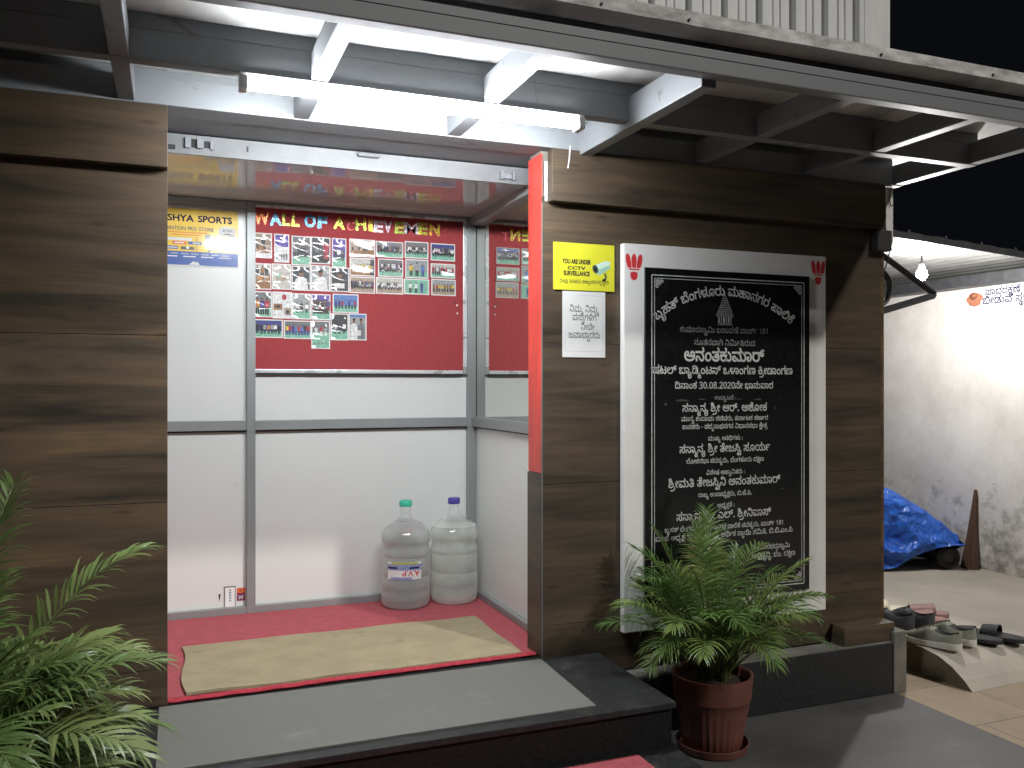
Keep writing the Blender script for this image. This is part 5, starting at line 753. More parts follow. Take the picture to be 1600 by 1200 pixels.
bx(3.143, 3.162, 0.001, 0.06, -0.08, 1.84, bev=0.001).build("corner_strip", W_END, B)
# jamb of the porch: painted plywood above, wood below
bx(1.3845, 1.390, 0.012, 0.144, 0.745, 2.035).build("painted_jamb", REDPAINT, B)
bx(1.381, 1.390, 0.006, 0.147, 0.003, 0.742, bev=0.001).build("wood_jamb", W_RIGHT, B)
bx(1.3835, 1.3860, -0.001, 0.006, 0.003, 1.835).build("edge_strip", STEEL_PALE, B)
bx(1.396, 1.4055, -0.004, 0.004, 1.84, 2.0).build("torn_edge", FASCIA, B)
# plinth under the wall at the right
bx(1.645, 3.118, -0.092, -0.002, -0.331, -0.09, bev=0.002).build("plinth", CEMENT, B)
bx(1.645, 3.112, -0.102, -0.0925, -0.325, -0.097, bev=0.001).build("plinth_facing", GRANITE, B)
bx(3.1185, 3.195, -0.105, 0.24, -0.331, -0.045, bev=0.006).build("plinth_end", CEMENT, B)
bx(2.842, 3.138, -0.088, -0.0015, -0.0895, -0.004, bev=0.003).build("skirting_block", W_RIGHT, B)
# upper wall of white profiled sheet
mb = MB(); pts = []
x = 3.216 - 0.186 * 24
while x < 3.06 - 0.01:
    for dx, dy in ((0, 0.03), (0.002, 0.0), (0.045, 0.0), (0.050, 0.007), (0.058, 0.007), (0.063, 0), (0.085, 0), (0.09, 0.007), (0.098, 0.007), (0.103, 0), (0.140, 0.0), (0.142, 0.03)):
        pts.append((x + dx, 0.02 + dy))
    x += 0.186
pts += [(3.058, 0.05), (3.060, 0.018), (3.216, 0.018), (3.216, 0.06)]
mb.loft([[(px, py, z) for px, py in pts] for z in (2.196, 3.3)], close=False)
mb.build("profile_sheet_wall", WHITESHEET, B)
bx(-1.5, 3.20, 0.062, 0.09, 2.196, 3.3).build("sheet_backing", DARKSTEEL, B)
# porch interior
PY_ = 1.17
mb = MB()
mb.box(-0.45, 0.345, PY_, PY_ + 0.03, 0.0, 2.0); mb.box(0.345, 1.51, PY_, PY_ + 0.03, 0.0, 2.0)
mb.build("back_panel", PANEL, B)
bx(-0.48, -0.45, 0.16, PY_, 0.0, 2.0).build("side_panel", PANEL, B)
bx(1.502, 1.53, 0.147, PY_, 0.0, 0.905).build("side_panel", PANEL, B)
bx(1.502, 1.53, 0.147, PY_, 0.906, 1.99).build("mirror_panel", MIRROR, B)
bx(-0.48, 1.53, 0.335, PY_ + 0.03, 1.988, 2.02).build("ceiling", CEIL, B)
def bar(name, *a): bx(*a, bev=0.002).build(name, ALU, B)
bar("frame_post", 0.336, 0.376, 1.138, 1.169, 0.0, 1.987)
bar("frame_post", 1.452, 1.4995, 1.1425, 1.169, 0.0, 1.987)
bar("frame_rail", -0.449, 0.3355, 1.1405, 1.169, 0.884, 0.932)
bar("frame_rail", 0.3765, 1.4515, 1.1405, 1.169, 0.884, 0.932)
bar("frame_rail", -0.449, 0.3355, 1.1405, 1.169, 0.003, 0.038)
bar("frame_rail", 0.3765, 1.4515, 1.1405, 1.169, 0.003, 0.038)
bar("frame_rail", -0.449, 0.3355, 1.143, 1.169, 1.948, 1.986)
bar("frame_rail", 0.3765, 1.4515, 1.148, 1.169, 1.974, 1.987)
bar("frame_rail", 1.474, 1.5018, 0.147, 1.142, 0.884, 0.932)
bar("frame_rail", 1.474, 1.5018, 0.147, 1.142, 0.003, 0.034)
bar("frame_rail", 1.464, 1.5018, 0.147, 1.142, 1.945, 1.987)
bar("frame_post", 1.488, 1.5018, 0.1475, 0.165, 0.933, 1.944)
mb = MB()
for x0, x1 in ((-0.449, 0.3355), (0.3765, 1.4515)): mb.box(x0, x1, 1.157, 1.1698, 0.876, 0.8835)
mb.box(1.493, 1.5018, 0.147, 1.142, 0.876, 0.8835); mb.box(1.4997, 1.5018, 1.143, 1.169, 0.932, 1.944)
mb.build("gasket", RUBBER, B)
# steel track at the front edge of the porch ceiling
def K_(x0, x1, y0, y1, z0, z1): return (x0 * 1.0545, x1 * 1.0545, y0 + 0.18, y1 + 0.18, 1.1 + (z0 - 1.1) * 1.0545, 1.1 + (z1 - 1.1) * 1.0545)
mb = MB(); mb.box(*K_(-0.43, 1.42, 0.12, 0.15, 1.932, 1.998), bev=0.002)
mb.box(*K_(-0.43, 1.42, 0.112, 0.1195, 1.926, 1.938), bev=0.001)
mb.build("shutter_track", STEEL_PALE, B)
mb = MB(); mb.tube([(0.70, 0.287, 2.033), (0.785, 0.287, 2.033)], 0.009, 10); mb.build("track_hinge", STEEL_PALE, B)
mb = MB()
mb.box(*K_(1.245, 1.255, 0.095, 0.1195, 1.938, 1.972), bev=0.001); mb.box(*K_(1.2555, 1.296, 0.104, 0.1195, 1.944, 1.966), bev=0.004); mb.box(*K_(1.2965, 1.306, 0.095, 0.1195, 1.938, 1.972), bev=0.001)
mb.build("track_hinge", STEEL, B)
for a in ((0.045, 0.062, 0.106, 0.1195, 1.948, 1.985), (0.085, 0.105, 0.106, 0.1195, 1.95, 1.985), (0.13, 0.14, 0.11, 0.1195, 1.95, 1.98)):
    bx(*K_(*a), bev=0.001).build("track_clip", STEEL, B)
for a in ((-0.012, 0.012, 0.117, 0.1195, 1.935, 1.957), (0.0655, 0.083, 0.1185, 0.1198, 1.953, 1.983), (0.255, 0.262, 0.1185, 0.1198, 1.955, 1.975), (0.108, 0.127, 0.1185, 0.1198, 1.955, 1.98)):
    bx(*K_(*a)).build("track_slot", RUBBER, B)

struct("porch_floor", bx(-0.49, 1.55, 0.0, 1.25, -0.34, -0.001), GRANITE)
S = thing("granite_steps", (0.75, -0.6, -0.33), "black granite steps leading up to the porch", "steps")
bx(-0.14, 1.632, -0.60, -0.001, -0.022, 0.0, bev=0.003).build("tread", GRANITE_TOP, S)
bx(-0.12, 1.628, -0.575, -0.0015, -0.34, -0.0225).build("riser", RISER, S)
bx(-0.14, 1.640, -1.16, -0.576, -0.187, -0.165, bev=0.003).build("tread", GRANITE_TOP, S)
bx(-0.12, 1.636, -1.135, -0.577, -0.34, -0.1875).build("riser", GRANITE, S)

# ================================================================== CANOPY
C = thing("steel_canopy", (1.2, -0.5, 2.05), "grey steel canopy frame with a sheet roof over the entrance", "canopy")
def beam(name, *a): bx(*a, bev=0.003).build(name, STEEL, C)
mb = MB(); mb.box(-2.6, 3.245, -0.955, -0.905, 2.05, 2.126, bev=0.004); mb.box(-2.6, 3.245, -0.9575, -0.9555, 2.098, 2.104)
mb.build("front_beam", STEEL, C)
beam("middle_beam", -2.6, 3.245, -0.445, -0.395, 2.0505, 2.142)
beam("back_beam", -2.6, 3.245, -0.03, 0.10, 2.0495, 2.141)
bx(-0.45, 1.52, 0.101, 0.344, 2.052, 2.06).build("soffit_plate", STEEL, C)
for xx in (-2.36, -1.82, -1.27, -0.72, -0.168, 0.405, 0.977, 1.53, 2.085, 2.66, 3.19):
    beam("cross_beam", xx, xx + 0.053, -0.906, -0.029, 2.053 if xx != 1.53 else 2.028, 2.139)  # one beam made deeper to keep tube light off the right bays
mb = MB()
for k in range(9):
    x0 = -2.62 + k * 0.66
    mb.box(x0, x0 + 0.668, -0.955, 0.14, 2.188 + 0.0022 * (k % 2), 2.190 + 0.0022 * (k % 2))
mb.build("roof_sheet", SHEET, C)
mb = MB()
bx(-2.6, 3.245, -0.86, -0.84, 2.10, 2.187).build("gap_board", DARKSTEEL, C)  # dark board added behind the front beam, gives the open gap its shade
bx(-2.6, 3.245, -0.445, -0.405, 2.1425, 2.187).build("gap_board", STEEL, C)
bx(-2.6, 3.245, 0.03, 0.10, 2.1415, 2.187).build("gap_board", STEEL, C)
xs = [-2.62 + 0.1 * i for i in range(60)]
rr = random.Random(5)
rings = []
for x in xs:
    a = rr.uniform(-0.0015, 0.0015); b = rr.uniform(-0.001, 0.001)
    rings.append([(x, -0.966 + b, 2.184 + a), (x, -0.957, 2.184 + a), (x, -0.957, 2.224 + b), (x, -0.966 + b, 2.224 + b)])
mb.loft(rings)
fas = mb.build("fascia_strip", FASCIA, C)
for x in (0.35, 1.15, 1.445, 2.19, 2.7): MB().tube([(x, -0.9665, 2.197), (x, -0.970, 2.197)], 0.0045, 8).build("fascia_screw", RUBBER, fas)

# ================================================================== TUBE LIGHT
T = thing("tube_light", (0.77, -0.434, 2.05), "lit white fluorescent tube fitting hanging under the canopy", "tube light")
bx(0.19, 1.35, -0.452, -0.416, 2.0395, 2.0500, bev=0.002).build("batten", WHITEPAINT, T)
mb = MB(); rings = []
for x in (0.217, 1.323): rings.append([(x, -0.431 + 0.024 * math.cos(t), 2.0393 - 0.036 * max(0, math.sin(t)) ** 0.8) for t in [math.pi * k / 14 for k in range(15)]])
mb.loft(rings); mb.build("tube", TUBE_M, T, smooth=True, angle=50)
for x0, x1 in ((0.190, 0.216), (1.324, 1.350)):
    bx(x0, x1, -0.462, -0.406, 1.998, 2.0392, bev=0.005).build("end_holder", WHITEPAINT, T)
tag(MB().tube([(1.47, -0.08, 2.05), (1.472, -0.07, 2.00), (1.468, -0.065, 1.965)], 0.0022, 6).build("hanging_wire", WHITEPAINT, loc=(1.47, -0.08, 2.05)), "short thin white wire end dangling beside the porch opening", "wire")

# ================================================================== FLOOR COVERINGS
mb = MB(); mb.box(-0.448, 1.472, 0.07, 1.139, 0.0, 0.006, bev=0.002)
carp = mb.build("porch_carpet", CARPET, loc=(0.5, 0.6, 0))
tag(carp, "plain red carpet covering the porch floor under the water jars", "carpet")
rr = random.Random(2)
mb = MB()
rings = []
for i in range(48):
    x = -0.012 + i * 1.388 / 47; y = 0.028 + 0.028 * i / 47 + rr.uniform(-0.002, 0.002); z = 0.008 + rr.uniform(-0.001, 0.0015)
    rings.append([(x, y + 0.016 * math.cos(t), z + 0.0075 * math.sin(t)) for t in [2 * math.pi * k / 8 for k in range(8)]])
mb.loft(rings)
mb.build("rolled_hem", CARPET_DK, carp, smooth=True)
mb = MB()   # worn beige mat with slightly wavy edges
nx, ny = 40, 12
V = {}
for i in range(nx + 1):
    for j in range(ny + 1):
        u, v = i / nx, j / ny
        x0 = 0.048 + (0.036 - 0.048) * v - 0.012 * math.sin(v * 6) ; x1 = 1.322 + 0.004 * math.sin(v * 9)
        x = x0 + (x1 - x0) * u
        y = (0.062 + 0.004 * math.sin(u * 20)) + (0.585 + 0.01 * u) * v
        V[i, j] = mb.bm.verts.new((x, y, 0.018 + 0.0015 * math.sin(x * 12) * math.sin(y * 17)))
for i in range(nx):
    for j in range(ny): mb.bm.faces.new((V[i, j], V[i + 1, j], V[i + 1, j + 1], V[i, j + 1]))
r_ = bmesh.ops.extrude_face_region(mb.bm, geom=list(mb.bm.faces))
for v in r_['geom']:
    if isinstance(v, bmesh.types.BMVert): v.co.z -= 0.011
tag(mb.build("door_mat", COIR, loc=(0.68, 0.35, 0), smooth=True), "long beige doormat lying on the red porch carpet", "door mat")
mb = MB(); pts = [(-0.040, -0.012), (-0.043, -0.54), (1.350, -0.54), (1.374, -0.012)]
mb.loft([[(x, y, z) for x, y in pts] for z in (0.0005, 0.006)])
tag(mb.build("rubber_mat", GREYMAT, loc=(0.66, -0.28, 0)), "plain grey mat on the top granite step", "mat")
mb = MB(); mb.box(0.02, 1.478, -1.15, -0.604, -0.1645, -0.156, bev=0.002)
tag(mb.build("step_carpet", CARPET, loc=(0.75, -0.88, -0.165)), "piece of red carpet on the lower granite step", "carpet")

# ================================================================== PIN BOARD
PB = thing("pin_board", (0.907, 1.155, 1.17), "red felt pin board with a thin silver frame on the porch wall", "pin board")
bx(0.372, 1.446, 1.1555, 1.1693, 1.174, 1.972).build("felt", FELT, PB)
def fr(*a): bx(*a, bev=0.002).build("frame", ALU_BRIGHT, PB)
fr(0.3535, 0.3735, 1.1445, 1.1565, 1.196, 1.973); fr(1.4305, 1.4505, 1.1445, 1.1565, 1.196, 1.973)
fr(0.376, 1.428, 1.1445, 1.1565, 1.160, 1.178); fr(0.3745, 1.4295, 1.1465, 1.1565, 1.9605, 1.9735)
bx(0.376, 1.428, 1.150, 1.1692, 1.150, 1.1595).build("frame_underside", RUBBER, PB)
for x0 in (0.351, 1.429): bx(x0, x0 + 0.024, 1.1425, 1.1565, 1.157, 1.195, bev=0.006).build("corner_cap", ALU, PB)

GL_O = glitter("orange_glitter", (0.75, 0.13, 0.03), (0.85, 0.30, 0.12)); GL_B = glitter("blue_glitter", (0.05, 0.22, 0.50), (0.25, 0.60, 0.80))
GL_G = glitter("green_gold_glitter", (0.25, 0.42, 0.05), (0.75, 0.62, 0.10)); GL_R = glitter("red_glitter", (0.50, 0.03, 0.05), (0.75, 0.12, 0.12))
GL_S = glitter("silver_glitter", (0.55, 0.55, 0.58), (0.80, 0.55, 0.68)); GL_Y = glitter("yellow_glitter", (0.80, 0.62, 0.05), (0.45, 0.70, 0.12)); GL_P = glitter("orange_yellow_glitter", (0.85, 0.40, 0.05), (0.80, 0.70, 0.10))
LETTERS = [('W', 0.367, 0.444, GL_O, 'orange glitter letter W, first letter of the board heading'), ('A', 0.444, 0.501, GL_B, 'blue glitter letter A right after the orange W'), ('L', 0.502, 0.540, GL_G, 'olive green glitter letter L beside the blue A'), ('L', 0.547, 0.585, GL_Y, 'yellow glitter letter L ending the first word of the heading'),
 ('O', 0.609, 0.665, GL_B, 'round blue glitter letter O in the heading'), ('F', 0.672, 0.718, GL_B, 'blue glitter letter F in the heading'), ('A', 0.750, 0.808, GL_Y, 'yellow green glitter letter A starting the last word of the heading'), ('C', 0.820, 0.855, GL_R, 'small red glitter letter C hardly visible on the red felt'),
 ('H', 0.862, 0.917, GL_G, 'green gold glitter letter H in the heading'), ('I', 0.928, 0.950, GL_P, 'narrow orange yellow glitter letter I in the heading'), ('E', 0.954, 1.002, GL_S, 'silver pink glitter letter E beside the orange letter I'), ('V', 1.006, 1.050, GL_S, 'silver pink glitter letter V in the heading'),
 ('E', 1.062, 1.111, GL_G, 'green glitter letter E between the silver V and M'), ('M', 1.111, 1.187, GL_S, 'wide silver glitter letter M in the heading'), ('E', 1.187, 1.237, GL_Y, 'yellow green glitter letter E between the letters M and N'), ('N', 1.247, 1.304, GL_P, 'orange yellow glitter letter N near the end of the heading'), ('T', 1.319, 1.348, GL_R, 'thin dark red letter T at the end of the heading')]
rr = random.Random(11)
for ch, x0, x1, m, lab in LETTERS:
    cu = bpy.data.curves.new("t", 'FONT'); cu.body = ch; cu.resolution_u = 4; cu.extrude = 0.02; cu.offset = 0.015 if ch == 'M' else 0.04 if ch not in "CT" else 0.0
    ob = bpy.data.objects.new("t", cu); me = bpy.data.meshes.new_from_object(ob)
    bpy.data.objects.remove(ob); bpy.data.curves.remove(cu)
    xs = [v.co.x for v in me.vertices]; ys = [v.co.y for v in me.vertices]
    a, b, c, d = min(xs), max(xs), min(ys), max(ys)
    hh = 0.062 if ch not in "CT" else 0.044
    an = rr.uniform(-0.05, 0.05)
    for v in me.vertices:
        X = (v.co.x - a) / (b - a) * (x1 - x0) - (x1 - x0) / 2; Z = (v.co.y - c) / (d - c) * hh
        v.co = (X * math.cos(an) - Z * math.sin(an), -v.co.z * 0.06, X * math.sin(an) + Z * math.cos(an))
    me.materials.append(m); me.name = "heading_letter"
    o = bpy.data.objects.new("heading_letter", me); COL.objects.link(o); o.location = ((x0 + x1) / 2, 1.1535, 1.879 + rr.uniform(-0.002, 0.002))
    tag(o, lab, "letter", "letters of the board heading")

# ---- photographs pinned on the board: (x0, x1, z0, z1), background, floor, people, film, label
PC = {k: v for k, v in dict(grey=(0.17, 0.17, 0.18), dark=(0.04, 0.042, 0.05), sepia=(0.33, 0.26, 0.19), purple=(0.12, 0.07, 0.36), green=(0.22, 0.50, 0.36), brown=(0.30, 0.14, 0.05), pale=(0.55, 0.53, 0.48), blue=(0.10, 0.20, 0.48), tan=(0.42, 0.32, 0.24), lgrey=(0.34, 0.35, 0.35), white=(0.75, 0.75, 0.74), orange=(0.60, 0.24, 0.06), red=(0.42, 0.03, 0.05), black=(0.012, 0.012, 0.014), skin=(0.24, 0.12, 0.07), yellow=(0.68, 0.52, 0.06), navy=(0.04, 0.05, 0.22)).items()}
def fm(c, f): return film(("print_" if f else "matte_print_") + c, PC[c], 0.75 if f else 0.12, 8.0 if f else 5.0)
PHOTOS = [
 (0.363, 0.454, 1.716, 1.838, 'sepia', 'white', 'sit', 1, 'faded sepia snapshot in the top left corner of the photo grid'),
 (0.464, 0.536, 1.700, 1.838, 'purple', 'white', 'tiny', 1, 'narrow snapshot with a purple top and white lower half in the top row'),
 (0.547, 0.640, 1.690, 1.834, 'grey', 'green', 'row', 1, 'glossy snapshot of a dark row of people on green, third in the top row'),
 (0.640, 0.736, 1.702, 1.835, 'dark', 'black', 'red', 1, 'glossy dark snapshot with a red figure on its right side'),
 (0.743, 0.815, 1.689, 1.835, 'purple', 'green', 'row3', 1, 'narrow snapshot with a purple top and green floor'),
 (0.829, 0.961, 1.746, 1.837, 'tan', 'brown', 'sit2', 0, 'brownish snapshot of two tall figures behind a seated crowd'),
 (0.965, 1.107, 1.752, 1.834, 'grey', 'green', 'crowd', 0, 'grey group snapshot with green floor, left of two alike in the top row'),
 (1.115, 1.241, 1.755, 1.842, 'grey', 'green', 'wcrowd', 0, 'grey group snapshot with people in white, right of two alike in the top row'),
 (1.253, 1.386, 1.750, 1.840, 'navy', 'green', 'crowd', 1, 'snapshot with a dark blue top at the top right corner of the photo grid'),
 (0.363, 0.451, 1.564, 1.691, 'pale', 'brown', 'orange', 1, 'snapshot of an orange and brown crowd below the top left corner'),
 (0.454, 0.545, 1.568, 1.693, 'pale', 'pale', 'lying', 1, 'washed out pale snapshot in the second row'),
 (0.547, 0.639, 1.566, 1.687, 'dark', 'dark', 'portrait', 1, 'dark portrait of a person in a white shirt, left of the three portraits'),
 (0.640, 0.734, 1.567, 1.695, 'lgrey', 'dark', 'portrait2', 1, 'grey and white portrait in the middle of the three portraits'),
 (0.736, 0.829, 1.567, 1.689, 'dark', 'dark', 'portrait3', 1, 'dark portrait holding a white paper, right of the three portraits'),
 (0.831, 0.961, 1.651, 1.742, 'pale', 'brown', 'yellowrow', 0, 'snapshot of a group in yellow before a pale curtain'),
 (0.976, 1.107, 1.654, 1.745, 'grey', 'green', 'crowd', 0, 'grey group snapshot in the middle of the second row from the right'),
 (1.118, 1.241, 1.653, 1.750, 'lgrey', 'green', 'three_y', 0, 'snapshot of three players, the left one in a yellow shirt'),
 (1.253, 1.386, 1.660, 1.735, 'pale', 'green', 'crowd_r', 0, 'snapshot of a long group line on green at the right edge'),
 (0.831, 0.961, 1.564, 1.648, 'tan', 'tan', 'crowd', 0, 'brownish outdoor group snapshot below the yellow group'),
 (0.966, 1.107, 1.566, 1.650, 'pale', 'tan', 'wcrowd', 0, 'pale group snapshot with many people in white in the third row'),
 (1.111, 1.245, 1.569, 1.649, 'green', 'green', 'three', 0, 'green snapshot of three standing players in black and blue'),
 (1.257, 1.390, 1.569, 1.654, 'lgrey', 'tan', 'crowd_y', 0, 'group snapshot at the lower right corner of the photo grid'),
 (0.363, 0.454, 1.430, 1.555, 'grey', 'green', 'three_o', 1, 'tall snapshot of three people in orange, purple and red at the left edge'),
 (0.456, 0.549, 1.426, 1.556, 'white', 'white', 'collage', 0, 'white sheet with three small red and brown pictures'),
 (0.550, 0.640, 1.425, 1.552, 'lgrey', 'green', 'row3', 1, 'glossy green floored snapshot of three dark figures'),
 (0.642, 0.736, 1.424, 1.552, 'purple', 'green', 'crowd', 1, 'snapshot with a purple roof over a crowd, above the lowest photo'),
 (0.747, 0.876, 1.463, 1.557, 'blue', 'green', 'kids', 0, 'bright blue snapshot of small players in red and blue'),
 (0.370, 0.505, 1.331, 1.420, 'navy', 'green', 'rowc', 0, 'wide snapshot of a group on green at the bottom left'),
 (0.509, 0.642, 1.328, 1.418, 'grey', 'green', 'colours', 0, 'wide snapshot of a colourful group with a yellow shirt in the bottom row'),
 (0.642, 0.734, 1.281, 1.420, 'grey', 'green', 'low', 1, 'tall green snapshot hanging lowest of all on the board'),
 (0.737, 0.826, 1.325, 1.459, 'dark', 'green', 'row3', 1, 'dark topped snapshot of three figures beside the two men'),
 (0.827, 0.917, 1.327, 1.461, 'lgrey', 'dark', 'duo', 0, 'snapshot of two men holding a white certificate'),
]
def person_fig(A, x, y, h, top, f, legs='black', l=3):
    wd = h * 0.26
    A.poly([(x - wd * 0.45, y), (x - wd * 0.05, y), (x - wd * 0.02, y + h * 0.45), (x - wd * 0.45, y + h * 0.45)], fm(legs, f), l)
    A.poly([(x + wd * 0.05, y), (x + wd * 0.45, y), (x + wd * 0.45, y + h * 0.45), (x + wd * 0.02, y + h * 0.45)], fm(legs, f), l)
    A.poly([(x - wd * 0.5, y + h * 0.42), (x + wd * 0.5, y + h * 0.42), (x + wd * 0.62, y + h * 0.78), (x + wd * 0.3, y + h * 0.84), (x - wd * 0.3, y + h * 0.84), (x - wd * 0.62, y + h * 0.78)], fm(top, f), l + 0.3)
    A.ell(x, y + h * 0.91, h * 0.062, h * 0.085, fm('skin', f), l + 0.6, 8)
    A.ell(x, y + h * 0.955, h * 0.06, h * 0.045, fm('black', f), l + 0.9, 8)
rr = random.Random(21)
for i, (x0, x1, z0, z1, bg, flo, kind, f, lab) in enumerate(PHOTOS):
    yy = 1.1525 - 0.0007 * (i % 3)
    A = Art(((x0 + x1) / 2, yy, (z0 + z1) / 2), *XZ)
    wd, ht = (x1 - x0) / 2, (z1 - z0) / 2
    A.slab(-wd, wd, -ht, ht, 0.0006, PAPER)
    b_ = 0.005
    X0, X1, Y0, Y1 = -wd + b_, wd - b_, -ht + b_, ht - b_
    A.rect(X0, X1, Y0, Y1, fm(bg, f), 1)
    hz = Y0 + (Y1 - Y0) * (0.34 if kind != 'low' else 0.6)
    if 'portrait' not in kind and kind not in ('collage', 'duo'):
        A.rect(X0, X1, Y0, hz, fm(flo, f), 2)
    def line_up(n, tops, h, base=None, legs='black', jit=0.05):
        base = Y0 + (Y1 - Y0) * 0.16 if base is None else base
        for k in range(n):
            person_fig(A, X0 + (X1 - X0) * (k + 0.7 + rr.uniform(-.1, .1)) / (n + 0.4), base + rr.uniform(0, 0.004), h * (1 + rr.uniform(-jit, jit)), rr.choice(tops) if isinstance(tops, tuple) else tops, f, legs, 3 + 0.02 * k)
    H_ = Y1 - Y0
    if kind == 'row': line_up(7, ('black', 'grey', 'dark'), H_ * 0.42, Y0 + H_ * 0.25)
    elif kind == 'row3': line_up(3, ('black', 'white', 'dark'), H_ * 0.42, Y0 + H_ * 0.22)
    elif kind == 'rowc': line_up(7, ('orange', 'black', 'white', 'grey', 'lgrey'), H_ * 0.62)
    elif kind == 'crowd':
        line_up(11, ('black', 'navy', 'grey', 'white', 'dark'), H_ * 0.5, Y0 + H_ * 0.28); line_up(9, ('dark', 'red', 'lgrey', 'white'), H_ * 0.46, Y0 + H_ * 0.2)
    elif kind == 'wcrowd':
        line_up(11, ('white', 'grey', 'white', 'dark'), H_ * 0.46, Y0 + H_ * 0.26); line_up(8, ('white', 'lgrey', 'white', 'black'), H_ * 0.42, Y0 + H_ * 0.18)
    elif kind == 'crowd_r': line_up(10, ('red', 'white', 'black', 'grey', 'white'), H_ * 0.62)
    elif kind == 'crowd_y': line_up(8, ('red', 'yellow', 'brown', 'white', 'tan'), H_ * 0.55)
    elif kind == 'colours': line_up(8, ('navy', 'yellow', 'red', 'blue', 'dark', 'red', 'yellow'), H_ * 0.62, legs='navy')
    elif kind == 'kids': line_up(7, ('red', 'navy', 'blue', 'navy', 'red'), H_ * 0.5)
    elif kind == 'orange': line_up(6, ('orange', 'brown', 'orange', 'tan'), H_ * 0.42, legs='brown'); line_up(3, ('dark', 'brown'), H_ * 0.5, Y0 + H_ * 0.42, legs='dark')
    elif kind == 'yellowrow': line_up(8, ('yellow', 'white', 'yellow', 'tan'), H_ * 0.5, legs='tan'); A.rect(X1 - 0.02, X1, Y0, Y1, fm('dark', f), 2.5)
    elif kind in ('sit', 'sit2'):
        n = 2 if kind == 'sit2' else 1
        line_up(7, ('brown', 'tan', 'dark'), H_ * 0.42, legs='brown')
        for k in range(n): person_fig(A, wd * (0.1 + 0.3 * k), Y0 + H_ * 0.3, H_ * 0.6, 'dark', f, 'dark', 2.5)
    elif kind == 'tiny':
        A.rect(X0, X1, Y0, Y0 + H_ * 0.55, fm('white', f), 2.2); line_up(5, ('grey', 'lgrey'), H_ * 0.25, Y0 + 0.006, legs='grey')
    elif kind == 'red': person_fig(A, wd * 0.55, Y0 + H_ * 0.16, H_ * 0.75, 'red', f, 'red'); person_fig(A, -wd * 0.4, Y0 + H_ * 0.2, H_ * 0.5, 'grey', f)
    elif kind == 'lying': A.ell(0, -ht * 0.1, wd * 0.6, ht * 0.25, fm('tan', f), 3, 14, 0.2); A.ell(-wd * 0.3, ht * 0.05, wd * 0.2, ht * 0.18, fm('green', f), 3.3, 12)
    elif 'portrait' in kind:
        A.poly([(-wd * 0.75, Y0), (wd * 0.75, Y0), (wd * 0.6, -ht * 0.1), (wd * 0.2, ht * 0.12), (-wd * 0.2, ht * 0.12), (-wd * 0.6, -ht * 0.1)], fm('dark' if kind.endswith('3') else 'white', f), 3)
        A.ell(0, ht * 0.35, wd * 0.24, ht * 0.28, fm('skin', f), 3.4, 14); A.ell(0, ht * 0.56, wd * 0.25, ht * 0.14, fm('black', f), 3.7, 12)
        if kind.endswith('3'): A.rect(-wd * 0.6, wd * 0.5, -ht * 0.7, -ht * 0.3, fm('white', f), 3.9)
    elif kind == 'three_y':
        for k, t in enumerate(('yellow', 'lgrey', 'blue')): person_fig(A, wd * (-0.5 + 0.5 * k), Y0 + 0.006, H_ * (0.72 + 0.12 * (k == 1)), t, f, 'navy' if k == 2 else 'black')
    elif kind == 'three':
        for k, t in enumerate(('white', 'white', 'navy')): person_fig(A, wd * (-0.5 + 0.45 * k), Y0 + 0.004, H_ * 0.78, t, f, 'black' if k < 2 else 'navy')
    elif kind == 'three_o':
        for k, t in enumerate(('orange', 'navy', 'red')): person_fig(A, wd * (-0.5 + 0.48 * k), Y0 + 0.008, H_ * 0.7, t, f)
    elif kind == 'collage':
        A.ell(wd * 0.2, ht * 0.6, wd * 0.25, ht * 0.22, fm('red', f), 3); A.rect(-wd * 0.9, 0, -ht * 0.35, ht * 0.1, fm('brown', f), 3); A.rect(wd * 0.2, wd * 0.9, -ht * 0.75, -ht * 0.2, fm('tan', f), 3); A.ell(-wd * .45, -ht * .1, wd * .3, ht * .1, fm('dark', f), 3.3); A.ell(wd * .55, -ht * .5, wd * .2, ht * .18, fm('dark', f), 3.3)
    elif kind == 'low': line_up(3, ('red', 'white', 'lgrey'), H_ * 0.36, Y0 + H_ * 0.45, 'white'); line_up(4, ('white', 'green'), H_ * 0.2, Y0 + H_ * 0.12, 'grey')
    elif kind == 'duo':
        for sx, t in ((-0.42, 'white'), (0.38, 'grey')):
            A.poly([(wd * sx - wd * 0.42, Y0), (wd * sx + wd * 0.42, Y0), (wd * sx + wd * 0.36, ht * 0.12), (wd * sx + wd * 0.1, ht * 0.25), (wd * sx - wd * 0.1, ht * 0.25), (wd * sx - wd * 0.36, ht * 0.12)], fm(t, f), 3 + sx)
            A.ell(wd * sx, ht * 0.42, wd * 0.15, ht * 0.18, fm('skin', f), 4, 12); A.ell(wd * sx, ht * 0.56, wd * 0.16, ht * 0.09, fm('black', f), 4.3, 10)
        A.rect(-wd * 0.3, wd * 0.35, -ht * 0.65, -ht * 0.25, fm('white', f), 4.6); A.rect(X0, X1, ht * 0.72, Y1, fm('blue', f), 2)
    o = A.build("photo_print", loc=((x0 + x1) / 2, yy, (z0 + z1) / 2))
    # film coat reads world position through the object's own coordinates: shift the pattern a little per print
    tag(o, lab, "photograph", "photographs pinned on the red board")
PINRED = mat("pin_red", (0.6, 0.03, 0.03), 0.3); PINWHITE = mat("pin_white", (0.8, 0.8, 0.78), 0.3); PINDARK = mat("pin_dark", (0.03, 0.03, 0.05), 0.3)
